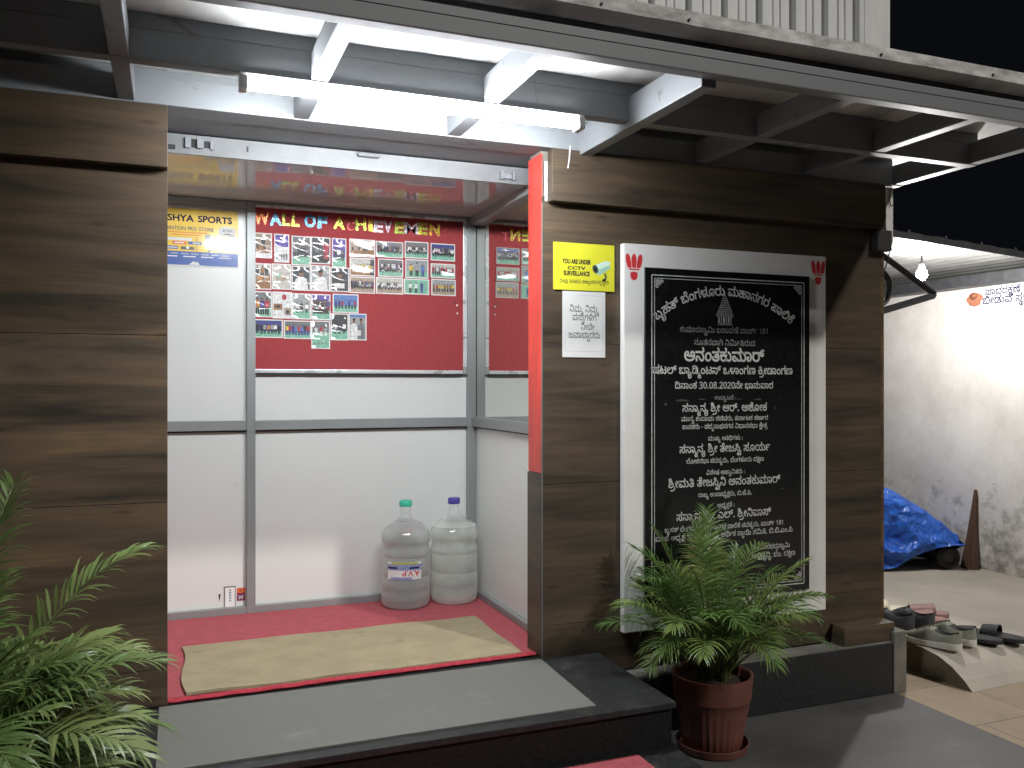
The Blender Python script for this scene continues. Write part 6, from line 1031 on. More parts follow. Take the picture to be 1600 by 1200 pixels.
for (x, z, m, lab) in ((1.384, 1.535, PINDARK, "dark push pin alone on the red felt, left of the loose pins"), (1.395, 1.520, PINWHITE, "white push pin between a dark and a red one on the felt"), (1.408, 1.525, PINRED, "pale red push pin nearest the right frame of the board"), (1.397, 1.478, PINWHITE, "lone white push pin lowest on the red felt")):
    mb = MB(); mb.tube([(x, 1.1555, z), (x, 1.150, z), (x, 1.147, z), (x, 1.1455, z)], [0.0015, 0.0035, 0.003, 0.005], 8)
    tag(mb.build("push_pin", m, loc=(x, 1.1555, z), smooth=True), lab, "push pin", "loose push pins on the red board")

# ================================================================== POSTER
A = Art((0, 1.1655, 1.665), *XZ)
A.slab(-0.36, 0.302, -0.004, 0.274, 0.003, PAPER)
A.rect(-0.352, 0.296, 0.066, 0.268, POSTERY, 1); A.rect(-0.352, 0.296, 0.002, 0.066, POSTERB, 1)
for t_, a_, b_ in (("LA", -0.105, -0.055), ("KSHYA", -0.047, 0.098), ("SPORTS", 0.116, 0.270)): A.text(t_, a_, b_, 0.208, INK_NAVY, 2, h=0.031, bold=0.03)
for t_, a_, b_ in (("BADMINTON", -0.078, 0.061), ("PRO", 0.071, 0.110), ("STORE", 0.120, 0.186)): A.text(t_, a_, b_, 0.166, INK_GREY, 2, h=0.018, bold=0.02)
A.line([(-0.1, 0.155), (0.16, 0.155)], 0.004, POSTERO, 2); A.line([(0.0, 0.144), (0.13, 0.144)], 0.004, POSTERO, 2)
A.ell(0.248, 0.170, 0.042, 0.024, PAPER, 2, 24)
A.text("B MN", 0.228, 0.27, 0.168, INK_GREY, 3, h=0.013)
A.line([(0.235, 0.158), (0.262, 0.158)], 0.004, INK_GREY, 3)
A.rect(-0.1, 0.09, 0.116, 0.130, PAPER, 2)
A.rect(0.003, 0.064, 0.098, 0.113, POSTERO, 2); A.rect(0.012, 0.055, 0.103, 0.109, PAPER, 3)
A.rect(0.072, 0.132, 0.100, 0.113, POSTERB, 2); A.rect(0.092, 0.126, 0.104, 0.109, PAPER, 3)
A.rect(-0.05, 0.028, 0.075, 0.090, POSTERB, 2); A.rect(-0.04, 0.024, 0.080, 0.085, PAPER, 3)
A.rect(0.040, 0.100, 0.074, 0.089, POSTERG, 2); A.ell(0.07, 0.084, 0.007, 0.007, PAPER, 3)
A.line([(0.111, 0.068), (0.111, 0.135)], 0.003, INK_GREY, 1.5)
for x, z in ((0.148, 0.125), (0.178, 0.110), (0.203, 0.128), (0.230, 0.108), (0.258, 0.126)):
    A.rect(x, x + 0.024, z, z + 0.026, POSTERG if x != 0.203 else POSTERP, 2)
A.rect(0.236, 0.28, 0.072, 0.108, POSTERP, 2)
# running player in silhouette
A.poly([(0.194, 0.118), (0.208, 0.116), (0.212, 0.095), (0.200, 0.088), (0.190, 0.094)], POSTERG, 3)
A.ell(0.203, 0.127, 0.007, 0.009, POSTERG, 3.3)
A.line([(0.196, 0.094), (0.182, 0.082), (0.160, 0.068)], 0.008, POSTERG, 3); A.line([(0.208, 0.092), (0.216, 0.082), (0.210, 0.068)], 0.008, POSTERG, 3.1)
A.line([(0.198, 0.112), (0.184, 0.100), (0.170, 0.094)], 0.005, POSTERG, 3.2); A.line([(0.207, 0.114), (0.218, 0.108), (0.222, 0.094)], 0.005, POSTERG, 3.2); A.line([(0.258, 0.106), (0.275, 0.10), (0.29, 0.09)], 0.003, POSTERG, 3.2)
for k in range(7): A.line([(-0.05 + k * 0.045, 0.056 - 0.0005 * k), (-0.05 + k * 0.045 + 0.034, 0.056 - 0.0005 * k)], 0.003, POSTERP, 2)
for k in range(4): A.line([(-0.03 + k * 0.08, 0.042), (0.026 + k * 0.08, 0.042)], 0.005, PAPER, 2)
A.poly([(0.075, 0.004), (0.125, 0.004), (0.112, 0.020), (0.104, 0.014), (0.098, 0.022)], PAPER, 2)
tag(A.build("poster", loc=(0, 1.1655, 1.665)), "yellow and blue sports shop poster on the porch wall", "poster")

# stickers low on the back panel
A = Art((0.26, 1.1685, 0.09), *XZ)
A.slab(-0.028, 0.026, -0.052, 0.046, 0.0008, INK_GREY); A.rect(-0.022, 0.022, -0.052, 0.040, PAPER, 1)
A.line([(0.0, 0.03), (0.002, -0.03)], 0.012, POSTERP, 2)
for k in range(5): A.line([(-0.004, 0.028 - 0.012 * k), (0.006, 0.026 - 0.012 * k)], 0.004, POSTERB, 3)
tag(A.build("sticker", loc=(0.26, 1.1685, 0.09)), "white sticker with a grey border low on the porch back panel", "sticker")
PLUM = mat("plum_ink", (0.20, 0.03, 0.10), 0.5)
A = Art((0.310, 1.1685, 0.09), *XZ)
A.slab(-0.018, 0.020, -0.028, 0.034, 0.0008, PLUM); A.rect(-0.018, 0.020, 0.010, 0.034, POSTERO, 1); A.ell(0, 0.022, 0.008, 0.008, mat("brown_ink", (0.4, 0.12, 0.03)), 2)
A.line([(-0.010, 0.0), (-0.006, -0.02), (0.0, -0.004), (0.006, -0.02), (0.011, 0.0)], 0.003, POSTERP, 2)
tag(A.build("sticker", loc=(0.310, 1.1685, 0.09)), "small orange and plum sticker beside the white one", "sticker")
A = Art((0.212, 1.1685, 0.085), *XZ)
A.poly([(-0.004, 0.016), (0.006, 0.018), (0.003, -0.004), (0.0, -0.018), (-0.002, -0.002)], INK_BLACK, 1)
tag(A.build("paint_mark", loc=(0.212, 1.1685, 0.085)), "small black smear on the white porch panel", "mark")
# ================================================================== WATER JARS
PET = clear("clear_jar_plastic", (0.98, 0.985, 0.982), 0.04, 0.035, (0.92, 0.93, 0.92), 1.42)
WATER_A = clear("jar_water_grey", (0.97, 0.975, 0.97), 0.38, 0.04, (0.64, 0.66, 0.65), None)
WATER_B = clear("jar_water_clear", (0.99, 0.995, 0.99), 0.30, 0.04, (0.88, 0.92, 0.86), None)
def jar(x, y, rz, cap_m, fill, water_m, lab, label_on):
    t = thing("water_jar", (x, y, 0.006), lab, "water jar", "large water jars in the porch corner", rz)
    s = 0.93
    prof = [(0.02, 0.004), (0.108, 0.0), (0.124, 0.010), (0.130, 0.030), (0.130, 0.075), (0.126, 0.083), (0.130, 0.092), (0.130, 0.145), (0.125, 0.152), (0.129, 0.160), (0.129, 0.238), (0.1245, 0.246), (0.130, 0.255), (0.130, 0.272), (0.1215, 0.282), (0.1215, 0.312), (0.131, 0.322), (0.131, 0.352), (0.126, 0.366), (0.112, 0.385), (0.088, 0.404), (0.058, 0.418), (0.040, 0.432), (0.031, 0.450), (0.028, 0.468), (0.0275, 0.505)]
    prof = [(r * s, z) for r, z in prof]
    MB().lathe(prof, 48, cap=False).build("bottle", PET, t, local=True, smooth=True, angle=50)
    top = fill
    wp = [(r - 0.0035, z + 0.003) for r, z in prof if z + 0.003 < top]
    wp.append((wp[-1][0], top))
    MB().lathe(wp, 48).build("water", water_m, t, local=True, smooth=True, angle=50)
    MB().lathe([(0.030, 0.0), (0.031, 0.003), (0.031, 0.026), (0.027, 0.030), (0.0, 0.0305)], 32, (0, 0, 0.492), wob=lambda a, z: 0.0006 * math.sin(a * 2 * math.pi * 24) if z < 0.027 else 0, cap=False).build("cap", cap_m, t, local=True, smooth=True, angle=50)
    if label_on:
        # printed wrap label, stuck on upside down
        mb = MB(); cols = []
        r = 0.1215
        def patch(a0, a1, z0, z1, mi, rr_=r, n=10):
            for k in range(n):
                p, q = a0 + (a1 - a0) * k / n, a0 + (a1 - a0) * (k + 1) / n
                mb.face([(rr_ * math.sin(p), -rr_ * math.cos(p), z0), (rr_ * math.sin(q), -rr_ * math.cos(q), z0), (rr_ * math.sin(q), -rr_ * math.cos(q), z1), (rr_ * math.sin(p), -rr_ * math.cos(p), z1)], mi)
        patch(-1.05, 0.42, 0.150, 0.236, 0); patch(-1.05, 0.42, 0.196, 0.224, 1, r + .0004); patch(-0.85, 0.25, 0.224, 0.235, 2, r + .0004); patch(-0.9, 0.0, 0.150, 0.163, 1, r + .0004); patch(-1.0, -.6, 0.204, 0.212, 3, r + .0008); patch(-.1, .3, 0.203, 0.212, 3, r + .0008)
        lb = mb.build("paper_label", [PAPER, mat("label_lilac", (0.30, 0.33, 0.58), 0.4, var=0.3, vs=60), mat("label_lime", (0.50, 0.55, 0.12), 0.4), INK_NAVY], t, local=True)
        cu = bpy.data.curves.new("t", 'FONT'); cu.body = "A.V.P"; cu.offset = 0.02; cu.resolution_u = 2
        ob = bpy.data.objects.new("t", cu); me = bpy.data.meshes.new_from_object(ob); bpy.data.objects.remove(ob)
        xs = [v.co.x for v in me.vertices]; a, b = min(xs), max(xs)
        for v in me.vertices:
            an = 0.33 - (v.co.x - a) / (b - a) * 0.72; zz = 0.194 - v.co.y * 0.036
            v.co = ((r + 0.001) * math.sin(an), -(r + 0.001) * math.cos(an), zz)
        me.materials.append(INK_RED); o = bpy.data.objects.new("label_letters", me); COL.objects.link(o); o.parent = lb
        mb = MB(); mb.mi = 0
        def dab(a, b):
            pp = []
            for q in range(7):
                an = a[0] + (b[0] - a[0]) * q / 6; h = a[1] + (b[1] - a[1]) * q / 6
                rad = 0.118 - (h - 0.352) * 0.75 ; pp.append(((rad) * math.sin(an), -(rad) * math.cos(an), h + 0.004))
            mb.tube(pp, 0.0016, 5)
        dab((-.62, .392), (-.52, .366)); dab((-.5, .394), (-.42, .366)); dab((-.66, .38), (-.36, .378)); dab((-.1, .394), (-.22, .366)); dab((-.02, .394), (-.12, .366)); dab((.08, .394), (-.02, .366)); dab((-.16, .392), (.12, .39)); dab((-.3, .368), (-.28, .366))
        mb.build("painted_letters", POSTERO, t, local=True)
    return t
jar(1.085, 1.015, 0.0, mat("teal_cap", (0.05, 0.50, 0.34), 0.4), 0.425, WATER_A, "water jar with a green cap and a printed label", True)
jar(1.338, 1.02, 0.4, mat("violet_cap", (0.07, 0.05, 0.30), 0.4), 0.385, WATER_B, "plain water jar with a purple cap in the porch corner", False)

# ================================================================== SIGNS ON THE PIER
A = Art((1.57, -0.006, 1.583), *XZ)
A.slab(-0.138, 0.138, -0.096, 0.096, 0.0045, YELLOW)
A.text("YOU ARE UNDER", -0.100, 0.030, 0.012, INK_BLACK, 1, h=0.0185, bold=0.05)
A.text("CCTV", -0.076, 0.006, -0.012, INK_BLACK, 1, h=0.0135, bold=0.045)
A.text("SURVEILLANCE", -0.094, 0.024, -0.036, INK_BLACK, 1, h=0.0185, bold=0.05)
A.knd(22, -0.112, 0.112, -0.067, INK_BLACK, 1, bold=10, sy=1.15)
A.poly([(0.050, -0.008), (0.108, 0.018), (0.118, 0.010), (0.118, 0.000), (0.072, -0.030), (0.056, -0.026)], GREENGREY, 1)
A.poly([(0.042, 0.008), (0.096, 0.030), (0.120, 0.026), (0.114, 0.012), (0.060, -0.008)], mat("camera_pale_green", (0.55, 0.70, 0.62), 0.35), 1.5)
A.ell(0.050, -0.006, 0.013, 0.018, CAMDARK, 2, 16, 0.4); A.ell(0.050, -0.007, 0.007, 0.010, INK_BLACK, 3, 12, 0.4)
A.line([(0.092, -0.022), (0.100, -0.036), (0.094, -0.050)], 0.009, CAMDARK, 0.8); A.ell(0.090, -0.050, 0.009, 0.006, INK_BLACK, 1.8)
tag(A.build("warning_sign", loc=(1.57, -0.006, 1.583)), "yellow camera surveillance sign on the brown pier", "sign")
mb = MB()   # printed paper below it, slightly cockled
A = Art((1.5695, -0.0032, 1.349), *XZ)
A.slab(-0.0975, 0.0975, -0.135, 0.134, 0.0008, NOTICE)
A.knd(23, -0.066, 0.068, 0.050, INK_DARK, 1, bold=4, sy=1.35); A.knd(24, -0.053, 0.058, 0.016, INK_DARK, 1, bold=4, sy=1.35); A.knd(25, -0.014, 0.048, -0.022, INK_DARK, 1, bold=4, sy=1.35); A.knd(26, -0.070, 0.074, -0.056, INK_DARK, 1, bold=4, sy=1.35)
for k in range(26):
    a = -0.083 + k * 0.0066
    A.line([(a, -0.110), (a + 0.004, -0.110)], 0.0012, INK_GREY, 1)
    if k > 8: A.line([(a, 0.118), (a + 0.004, 0.118)], 0.0012, INK_GREY, 1)
for k in range(36):
    b = -0.110 + k * 0.0064
    A.line([(0.087, b), (0.087, b + 0.004)], 0.0012, INK_GREY, 1)
    if k < 8: A.line([(-0.086, b), (-0.086, b + 0.004)], 0.0012, INK_GREY, 1)
tag(A.build("paper_notice", loc=(1.5695, -0.0032, 1.349)), "white printed paper notice below the yellow sign", "notice")

# ================================================================== INAUGURATION PLAQUE
Q = thing("plaque", (2.258, -0.002, 0.88), "tall black inscribed stone slab in a white marble surround", "plaque")
bx(1.737, 2.784, -0.034, -0.0015, 0.074, 1.688, bev=0.004).build("surround", MARBLE, Q)
A = Art((0, -0.045, 0), *XZ)
A.slab(1.833, 2.680, 0.180, 1.591, 0.010, SLAB)
sl = A.build("slab", Q)
def part_art(name, fn):
    A = Art((0, -0.0452, 0), *XZ); A.l = 1; fn(A); return A.build(name, sl)
ART_TOP, ARC = 1.488, None
# circle through the arched heading's baseline
hw, sag = 0.340, 0.1135
rad = (hw * hw + sag * sag) / (2 * sag)
def heading(A): A.knd(0, 2.231 - rad * math.asin(hw / rad) - 0.006, 2.231 + rad * math.asin(hw / rad) + 0.006, 0, INK_SILVER, bold=17, arc=(2.231, 1.488 - rad, rad), sy=1.12)
part_art("inscription", heading)
LINES = [(1, 1.998, 2.457, 1.326, 0), (2, 2.069, 2.384, 1.272, 0), (3, 2.019, 2.431, 1.204, 22), (4, 1.866, 2.587, 1.149, 16), (5, 1.974, 2.481, 1.086, 12), (6, 2.173, 2.284, 1.038, 8), (7, 2.011, 2.447, 0.988, 18), (8, 2.005, 2.453, 0.948, 10), (9, 2.011, 2.45, 0.914, 10), (10, 2.14, 2.32, 0.863, 8), (11, 1.997, 2.463, 0.813, 16), (12, 2.03, 2.431, 0.767, 10), (13, 2.131, 2.332, 0.716, 8), (14, 1.942, 2.518, 0.668, 16), (15, 2.09, 2.368, 0.622, 10), (16, 2.186, 2.277, 0.573, 8), (17, 1.982, 2.468, 0.527, 16), (18, 1.925, 2.538, 0.481, 12), (19, 1.879, 2.587, 0.446, 10), (20, 2.377, 2.572, 0.378, 10), (21, 2.366, 2.602, 0.34, 8)]
for i, a, b, z, bo in LINES:
    m = INK_DIM if i in (1, 2, 6) else INK_SILVER
    part_art("inscription", lambda A: A.knd(i, a, b, z, m, bold=bo, sy=1.12))
def border(A):
    for ins, wd in ((0.030, 0.0045), (0.043, 0.0028)):
        x0, x1, z0, z1 = 1.833 + ins, 2.680 - ins, 0.180 + ins, 1.591 - ins
        A.line([(x0, z0), (x0, z1)], wd, INK_SILVER); A.line([(x1, z0), (x1, z1)], wd, INK_SILVER)
        A.line([(x0, z0), (x1, z0)], wd, INK_SILVER, 1.3); A.line([(x0, z1), (x1, z1)], wd, INK_SILVER, 1.3)
    for sx, cx in ((1, 1.880), (-1, 2.633)):
        for sz, cz in ((-1, 1.544), (1, 0.227)):
            A.poly([(cx, cz), (cx + sx * 0.034, cz), (cx, cz + sz * 0.034)][::(1 if sx * sz > 0 else -1)], INK_DIM, 1)
            for k in range(3): A.ell(cx + sx * (0.008 + 0.012 * k), cz + sz * (0.030 - 0.011 * k), 0.007, 0.007, INK_SILVER, 1.6, 10); A.ell(cx + sx * (0.008 + 0.012 * k), cz + sz * (0.030 - 0.011 * k), 0.0035, 0.0035, SLAB, 2, 8)
part_art("border", border)
def emblem(A):   # small tower with a tall stepped roof
    cx, z0 = 2.226, 1.360
    A.rect(cx - 0.040, cx + 0.040, z0, z0 + 0.003, INK_DIM); A.rect(cx - 0.036, cx + 0.036, z0 + 0.006, z0 + 0.009, INK_DIM)
    for k in range(6): A.rect(cx - 0.034 + k * 0.0125, cx - 0.028 + k * 0.0125, z0 + 0.010, z0 + 0.036, INK_DIM if k % 2 else INK_SILVER)
    A.rect(cx - 0.044, cx + 0.044, z0 + 0.037, z0 + 0.041, INK_DIM)
    for k in range(9):
        h = 0.038 * (1 - k / 9.5); zz = z0 + 0.044 + k * 0.0098
        n = max(1, 6 - k // 2 * 1)
        for q in range(n): A.rect(cx - h + 2 * h * q / n + 0.0012, cx - h + 2 * h * (q + 1) / n - 0.0012, zz, zz + 0.0065, INK_DIM)
    A.line([(cx - 0.044, z0 + 0.041), (cx, z0 + 0.136)], 0.002, INK_DIM, 1.4); A.line([(cx + 0.044, z0 + 0.041), (cx, z0 + 0.136)], 0.002, INK_DIM, 1.4); A.line([(cx, z0 + 0.132), (cx, z0 + 0.142)], 0.002, INK_DIM, 1.6)
part_art("emblem", emblem)
def smudge(A):
    rr = random.Random(4)
    for x, z, rx, ry in ((2.01, 1.036, 0.05, 0.006), (2.11, 1.04, 0.02, 0.004), (1.93, 1.02, 0.008, 0.012), (2.40, 1.038, 0.03, 0.004), (2.30, 1.04, 0.02, 0.003), (2.49, 1.0, 0.004, 0.012), (2.53, 0.64, 0.012, 0.002)):
        A.poly([(x + rx * math.cos(t) * rr.uniform(0.5, 1), z + ry * math.sin(t) * rr.uniform(0.5, 1)) for t in [2 * math.pi * k / 12 for k in range(12)]], mat("dried_smear", (0.045, 0.045, 0.043), 0.7, var=0.5, vs=80), 0.5)
part_art("smear", smudge)
for cx, cz in ((1.785, 1.600), (2.739, 1.622)):
    A = Art((0, -0.0342, 0), *XZ)
    for dx, a in ((-0.024, 0.22), (0, 0), (0.024, -0.22)):
        A.ell(cx + dx * 1.05, cz + 0.012, 0.0125, 0.034, INK_RED, 1 + abs(dx) * 10, 18, a)
    A.poly([(cx - 0.022, cz - 0.022), (cx + 0.022, cz - 0.022), (cx + 0.030, cz + 0.004), (cx - 0.030, cz + 0.004)], INK_RED, 0.8)
    A.ell(cx, cz - 0.046, 0.017, 0.018, INK_RED, 0.6, 18); A.rect(cx - 0.017, cx + 0.017, cz - 0.045, cz - 0.031, INK_RED, 0.7)
    for dz in (-0.027, -0.014): A.line([(cx - 0.026, cz + dz), (cx + 0.026, cz + dz)], 0.003, MARBLE, 2)
    for dx in (-0.011, 0.011): A.line([(cx + dx * 0.8, cz - 0.018), (cx + dx * 1.5, cz + 0.03)], 0.0022, MARBLE, 2.2)
    A.build("shuttlecock_mark", Q)

# ================================================================== PALMS
def frond(root, base, az, el, length, droop, nleaf, leaf, wid, m, rr, bare=0.32, name="frond", curl=0.9):
    mb = MB()
    d = Vector((math.cos(az) * math.cos(el), math.sin(az) * math.cos(el), math.sin(el)))
    p = Vector(base); n = 16; pts = [p.copy()]; dirs = [d.copy()]
    for i in range(n):
        t = (i + 1) / n
        d = (d + Vector((0, 0, -droop * t * 2.2 / n))).normalized()
        p = p + d * (length / n)
        pts.append(p.copy()); dirs.append(d.copy())
    mb.mi = 1
    mb.tube(pts, [0.0052 * (1 - 0.8 * i / n) + 0.0008 for i in range(n + 1)], 5)
    mb.mi = 0
    for k in range(nleaf):
        t = bare + (1 - bare) * (k + 0.5) / nleaf
        f = t * n; i = min(n - 1, int(f)); q = pts[i].lerp(pts[i + 1], f - i); dd = dirs[i].lerp(dirs[i + 1], f - i).normalized()
        side = dd.cross(Vector((0, 0, 1)))
        if side.length < 0.05: side = Vector((1, 0, 0))
        side.normalize(); up = side.cross(dd).normalized()
        u = (t - bare) / (1 - bare)
        prof = (0.55 + 0.75 * math.sin(math.pi * min(1, u * 0.85 + 0.12))) * (1 - 0.35 * u)
        for s in (-1, 1):
            L = leaf * prof * rr.uniform(0.82, 1.12)
            fw = 0.40 + 0.75 * u + rr.uniform(-0.10, 0.10)
            ld = (side * s * math.cos(min(fw, 1.35)) + dd * math.sin(min(fw, 1.35)) + up * (0.34 - 0.15 * u + rr.uniform(-0.12, 0.12))).normalized()
            wv = (dd - ld * dd.dot(ld)); wv.normalize()
            wv = (wv * 0.85 + up * 0.5 * s * rr.uniform(-0.4, 0.8)).normalized()
            w0 = wid * rr.uniform(0.8, 1.15); seg = 5; prev = None; cp = q.copy(); cd = ld.copy()
            for j in range(seg + 1):
                h = j / seg; ww = w0 * (0.35 + 1.9 * h if h < 0.34 else (1 - h) * 1.5 + 0.02) * 0.5
                a, b = mb.bm.verts.new(cp - wv * ww), mb.bm.verts.new(cp + wv * ww)
                if prev: 
                    fc = mb.bm.faces.new((prev[0], prev[1], b, a)); fc.material_index = 0
                prev = (a, b)
                cd = (cd + Vector((0, 0, -curl * (0.10 + 0.30 * h) * rr.uniform(0.6, 1.3)))).normalized()
                cp = cp + cd * (L / seg)
    for fc in mb.bm.faces: fc.smooth = True
    me = bpy.data.meshes.new(name); off = Vector(root.location)
    bmesh.ops.translate(mb.bm, verts=mb.bm.verts, vec=-off)
    mb.bm.to_mesh(me); mb.bm.free(); me.materials.append(m); me.materials.append(STEM)
    o = bpy.data.objects.new(name, me); COL.objects.link(o); o.parent = root
    return o
def palm(x, y, z, lab, leafm, seed, hero, nrand, scale=1.0, leaf=0.16, wid=0.011, dens=30, lift=0):
    rr = random.Random(seed)
    t = thing("potted_palm", (x, y, z), lab, "potted plant", "potted palms at the entrance")
    # fluted pot, saucer, soil
    fl = lambda a, zz: (0.0024 * max(0, math.sin(a * 2 * math.pi * 30)) if zz < 0.205 else 0)
    mb = MB()
    prof = [(0.002, 0.022), (0.108, 0.022), (0.112, 0.028), (0.119, 0.07), (0.128, 0.12), (0.138, 0.17), (0.146, 0.206), (0.150, 0.210), (0.153, 0.250), (0.158, 0.290), (0.158, 0.298), (0.150, 0.300), (0.143, 0.294), (0.138, 0.262), (0.002, 0.255)]
    mb.lathe(prof, 120, (x, y, z), wob=fl, cap=False)
    mb.build("pot", TERRA, t, smooth=True, angle=40)
    MB().lathe([(0.002, 0.0005), (0.125, 0.0005), (0.134, 0.006), (0.142, 0.034), (0.139, 0.036), (0.130, 0.012), (0.002, 0.010)], 64, (x, y, z), cap=False).build("saucer", TERRA, t, smooth=True, angle=40)
    MB().lathe([(0.001, 0.268), (0.06, 0.270), (0.142, 0.262), (0.142, 0.256), (0.001, 0.256)], 40, (x, y, z), cap=False, wob=lambda a, zz: rr.uniform(-0.004, 0)).build("soil", SOIL, t, smooth=True)
    for k in range(9):
        a = rr.uniform(0, 6.28); r = rr.uniform(0.01, 0.07)
        bx_, by_ = x + r * math.cos(a), y + r * math.sin(a)
        MB().tube([(bx_, by_, z + 0.26), (bx_ + 0.01 * math.cos(a), by_ + 0.01 * math.sin(a), z + 0.36), (bx_ + 0.025 * math.cos(a), by_ + 0.025 * math.sin(a), z + rr.uniform(0.42, 0.5))], [0.007, 0.006, 0.004], 7).build("stem", STEM, t, smooth=True)
    def one(az, el, L, dr, bare=0.34, m=leafm, lf=leaf):
        a = az + rr.uniform(-0.6, 0.6); r = rr.uniform(0.01, 0.06)
        b = (x + r * math.cos(a), y + r * math.sin(a), z + rr.uniform(0.27, 0.34))
        frond(t, b, az, el, L * scale, dr, int(dens * L / 0.7) + 6, lf * scale, wid, m, rr, bare)
    for h in hero: one(*h)
    for k in range(nrand):
        az = 6.283 * (k * 0.618 % 1) + rr.uniform(-0.3, 0.3)
        lvl = (k + 0.5) / nrand
        if lvl < 0.35: one(az, R(rr.uniform(58, 80)), rr.uniform(0.46, 0.64), rr.uniform(0.7, 1.3), rr.uniform(0.38, 0.5))
        elif lvl < 0.72: one(az, R(rr.uniform(34 + lift, 60 + lift * 0.6)), rr.uniform(0.42, 0.56), rr.uniform(0.9, 1.6), rr.uniform(0.36, 0.46))
        else: one(az, R(rr.uniform(25 + lift * 1.5, 60 + lift)), rr.uniform(0.28, 0.40), rr.uniform(1.3, 2.0), rr.uniform(0.4, 0.5), lf=leaf * 0.8)
    return t
D = math.pi / 180
hero_r = [(200 * D, 66 * D, 0.70, 1.2, 0.5), (150 * D, 76 * D, 0.66, 0.7, 0.5), (60 * D, 82 * D, 0.68, 0.3, 0.5), (100 * D, 84 * D, 0.64, 0.2, 0.5), (190 * D, 54 * D, 0.62, 0.9, 0.42), (180 * D, 44 * D, 0.56, 0.9, 0.4), (215 * D, 52 * D, 0.56, 1.1, 0.42), (250 * D, 64 * D, 0.56, 1.4, 0.45), (285 * D, 62 * D, 0.54, 1.4, 0.45), (320 * D, 64 * D, 0.58, 1.1, 0.42), (345 * D, 56 * D, 0.62, 1.2, 0.42), (5 * D, 60 * D, 0.62, 1.3, 0.44), (330 * D, 46 * D, 0.50, 1.2, 0.4), (10 * D, 44 * D, 0.50, 1.1, 0.4), (200 * D, 40 * D, 0.42, 1.2, 0.42), (345 * D, 44 * D, 0.40, 1.3, 0.42)]
pr = palm(1.985, -0.30, -0.33, "bushy green palm in a fluted brown-red pot before the black plaque", LEAF_R, 7, hero_r, 50, 0.90, 0.140, 0.0080, 23, 17)
rr = random.Random(3)
frond(pr, (2.0, -0.30, -0.05), 80 * D, 80 * D, 0.5, 0.5, 9, 0.11, 0.011, LEAF_DRY, rr, 0.75, name="dry_frond")
hero_l = [(20 * D, 66 * D, 0.80, 1.0, 0.4), (350 * D, 60 * D, 0.72, 1.2, 0.38), (330 * D, 50 * D, 0.66, 1.3, 0.36), (10 * D, 46 * D, 0.62, 1.2, 0.36), (40 * D, 55 * D, 0.66, 1.2, 0.36), (300 * D, 60 * D, 0.64, 1.5, 0.38), (60 * D, 74 * D, 0.86, 0.6, 0.4), (340 * D, 34 * D, 0.54, 1.3, 0.34), (0 * D, 26 * D, 0.50, 1.3, 0.34), (25 * D, 36 * D, 0.54, 1.4, 0.34), (315 * D, 40 * D, 0.54, 1.5, 0.34), (290 * D, 35 * D, 0.46, 1.6, 0.34), (345 * D, 70 * D, 0.56, 1.7, 0.38), (90 * D, 80 * D, 0.92, 0.5, 0.4)]
palm(-0.59, -0.68, -0.33, "leafy green palm in front of the brown wall, cut off by the photo's left edge", LEAF_L, 19, hero_l, 115, 1.06, 0.160, 0.0135, 20, 10)

# ================================================================== COURTYARD AT THE RIGHT
cw = thing("courtyard_wall", (5.38, 2.0, -0.2), "whitewashed boundary wall with grey damp stains", "wall")
bx(5.33, 5.50, -2.2, 6.0, -0.34, 1.80).build("plaster_face", PLASTER, cw)
bx(3.2, 5.33, 6.0, 6.2, -0.34, 1.95).build("plaster_face", PLASTER, cw)
RF = thing("courtyard_roof", (4.4, 2.5, 1.95), "corrugated metal sheet roof over the lit courtyard", "roof")
mb = MB(); rings = []
xs = [3.30 + 0.02 * i for i in range(112)]
for y in (0.72, 1.6, 2.6, 3.6, 4.6, 6.1):
    top = [(x, y, 2.035 - 0.062 * (x - 3.4) + 0.009 * math.sin(x * 2 * math.pi / 0.10) + 0.004 * (y > 1)) for x in xs]
    rings.append(top + [(px, py, pz + 0.003) for px, py, pz in reversed(top)])
mb.loft(rings); mb.build("corrugated_sheet", CORR, RF, smooth=True, angle=60)
mb = MB(); mb.loft([[(x, 0.712, 2.035 - 0.062 * (x - 3.4) - 0.030), (x, 0.72, 2.035 - 0.062 * (x - 3.4) - 0.030), (x, 0.72, 2.035 - 0.062 * (x - 3.4) + 0.012 + 0.003 * math.sin(x * 31)), (x, 0.712, 2.035 - 0.062 * (x - 3.4) + 0.012 + 0.003 * math.sin(x * 31))] for x in [3.3 + 0.05 * k for k in range(44)]]); mb.build("edge_flashing", DARKSTEEL, RF)
bx(5.20, 5.329, 0.3, 6.0, 1.795, 1.868).build("wall_beam", DARKSTEEL, RF)
mb = MB()
for k in range(6):
    x = 3.55 + 0.30 * k; z = 2.055 - 0.062 * (x - 3.4)
    mb.lathe([(0.012, 0), (0.012, 0.006), (0.006, 0.008), (0.006, 0.03), (0.001, 0.034)], 8, (x, 0.80, z))
mb.build("roof_bolt", STEEL, RF)
BL = thing("light_bulb", (4.36, 0.9, 1.86), "bright bare bulb under the courtyard roof", "light bulb")
MB().lathe([(0.001, -0.105), (0.018, -0.100), (0.030, -0.083), (0.033, -0.066), (0.028, -0.048), (0.016, -0.030), (0.014, -0.020)], 20, (4.36, 0.9, 1.86)).build("glass", BULB_M, BL, smooth=True)
MB().lathe([(0.016, -0.022), (0.018, -0.018), (0.018, 0.010), (0.006, 0.018), (0.004, 0.05)], 16, (4.36, 0.9, 1.86)).build("holder", RUBBER, BL, smooth=True)
A = Art((5.328, 1.41, 1.643), (0, -1, 0), (0, 0, 1))
A.slab(0, 0.62, 0, 0.14, 0.0015, PAPER)
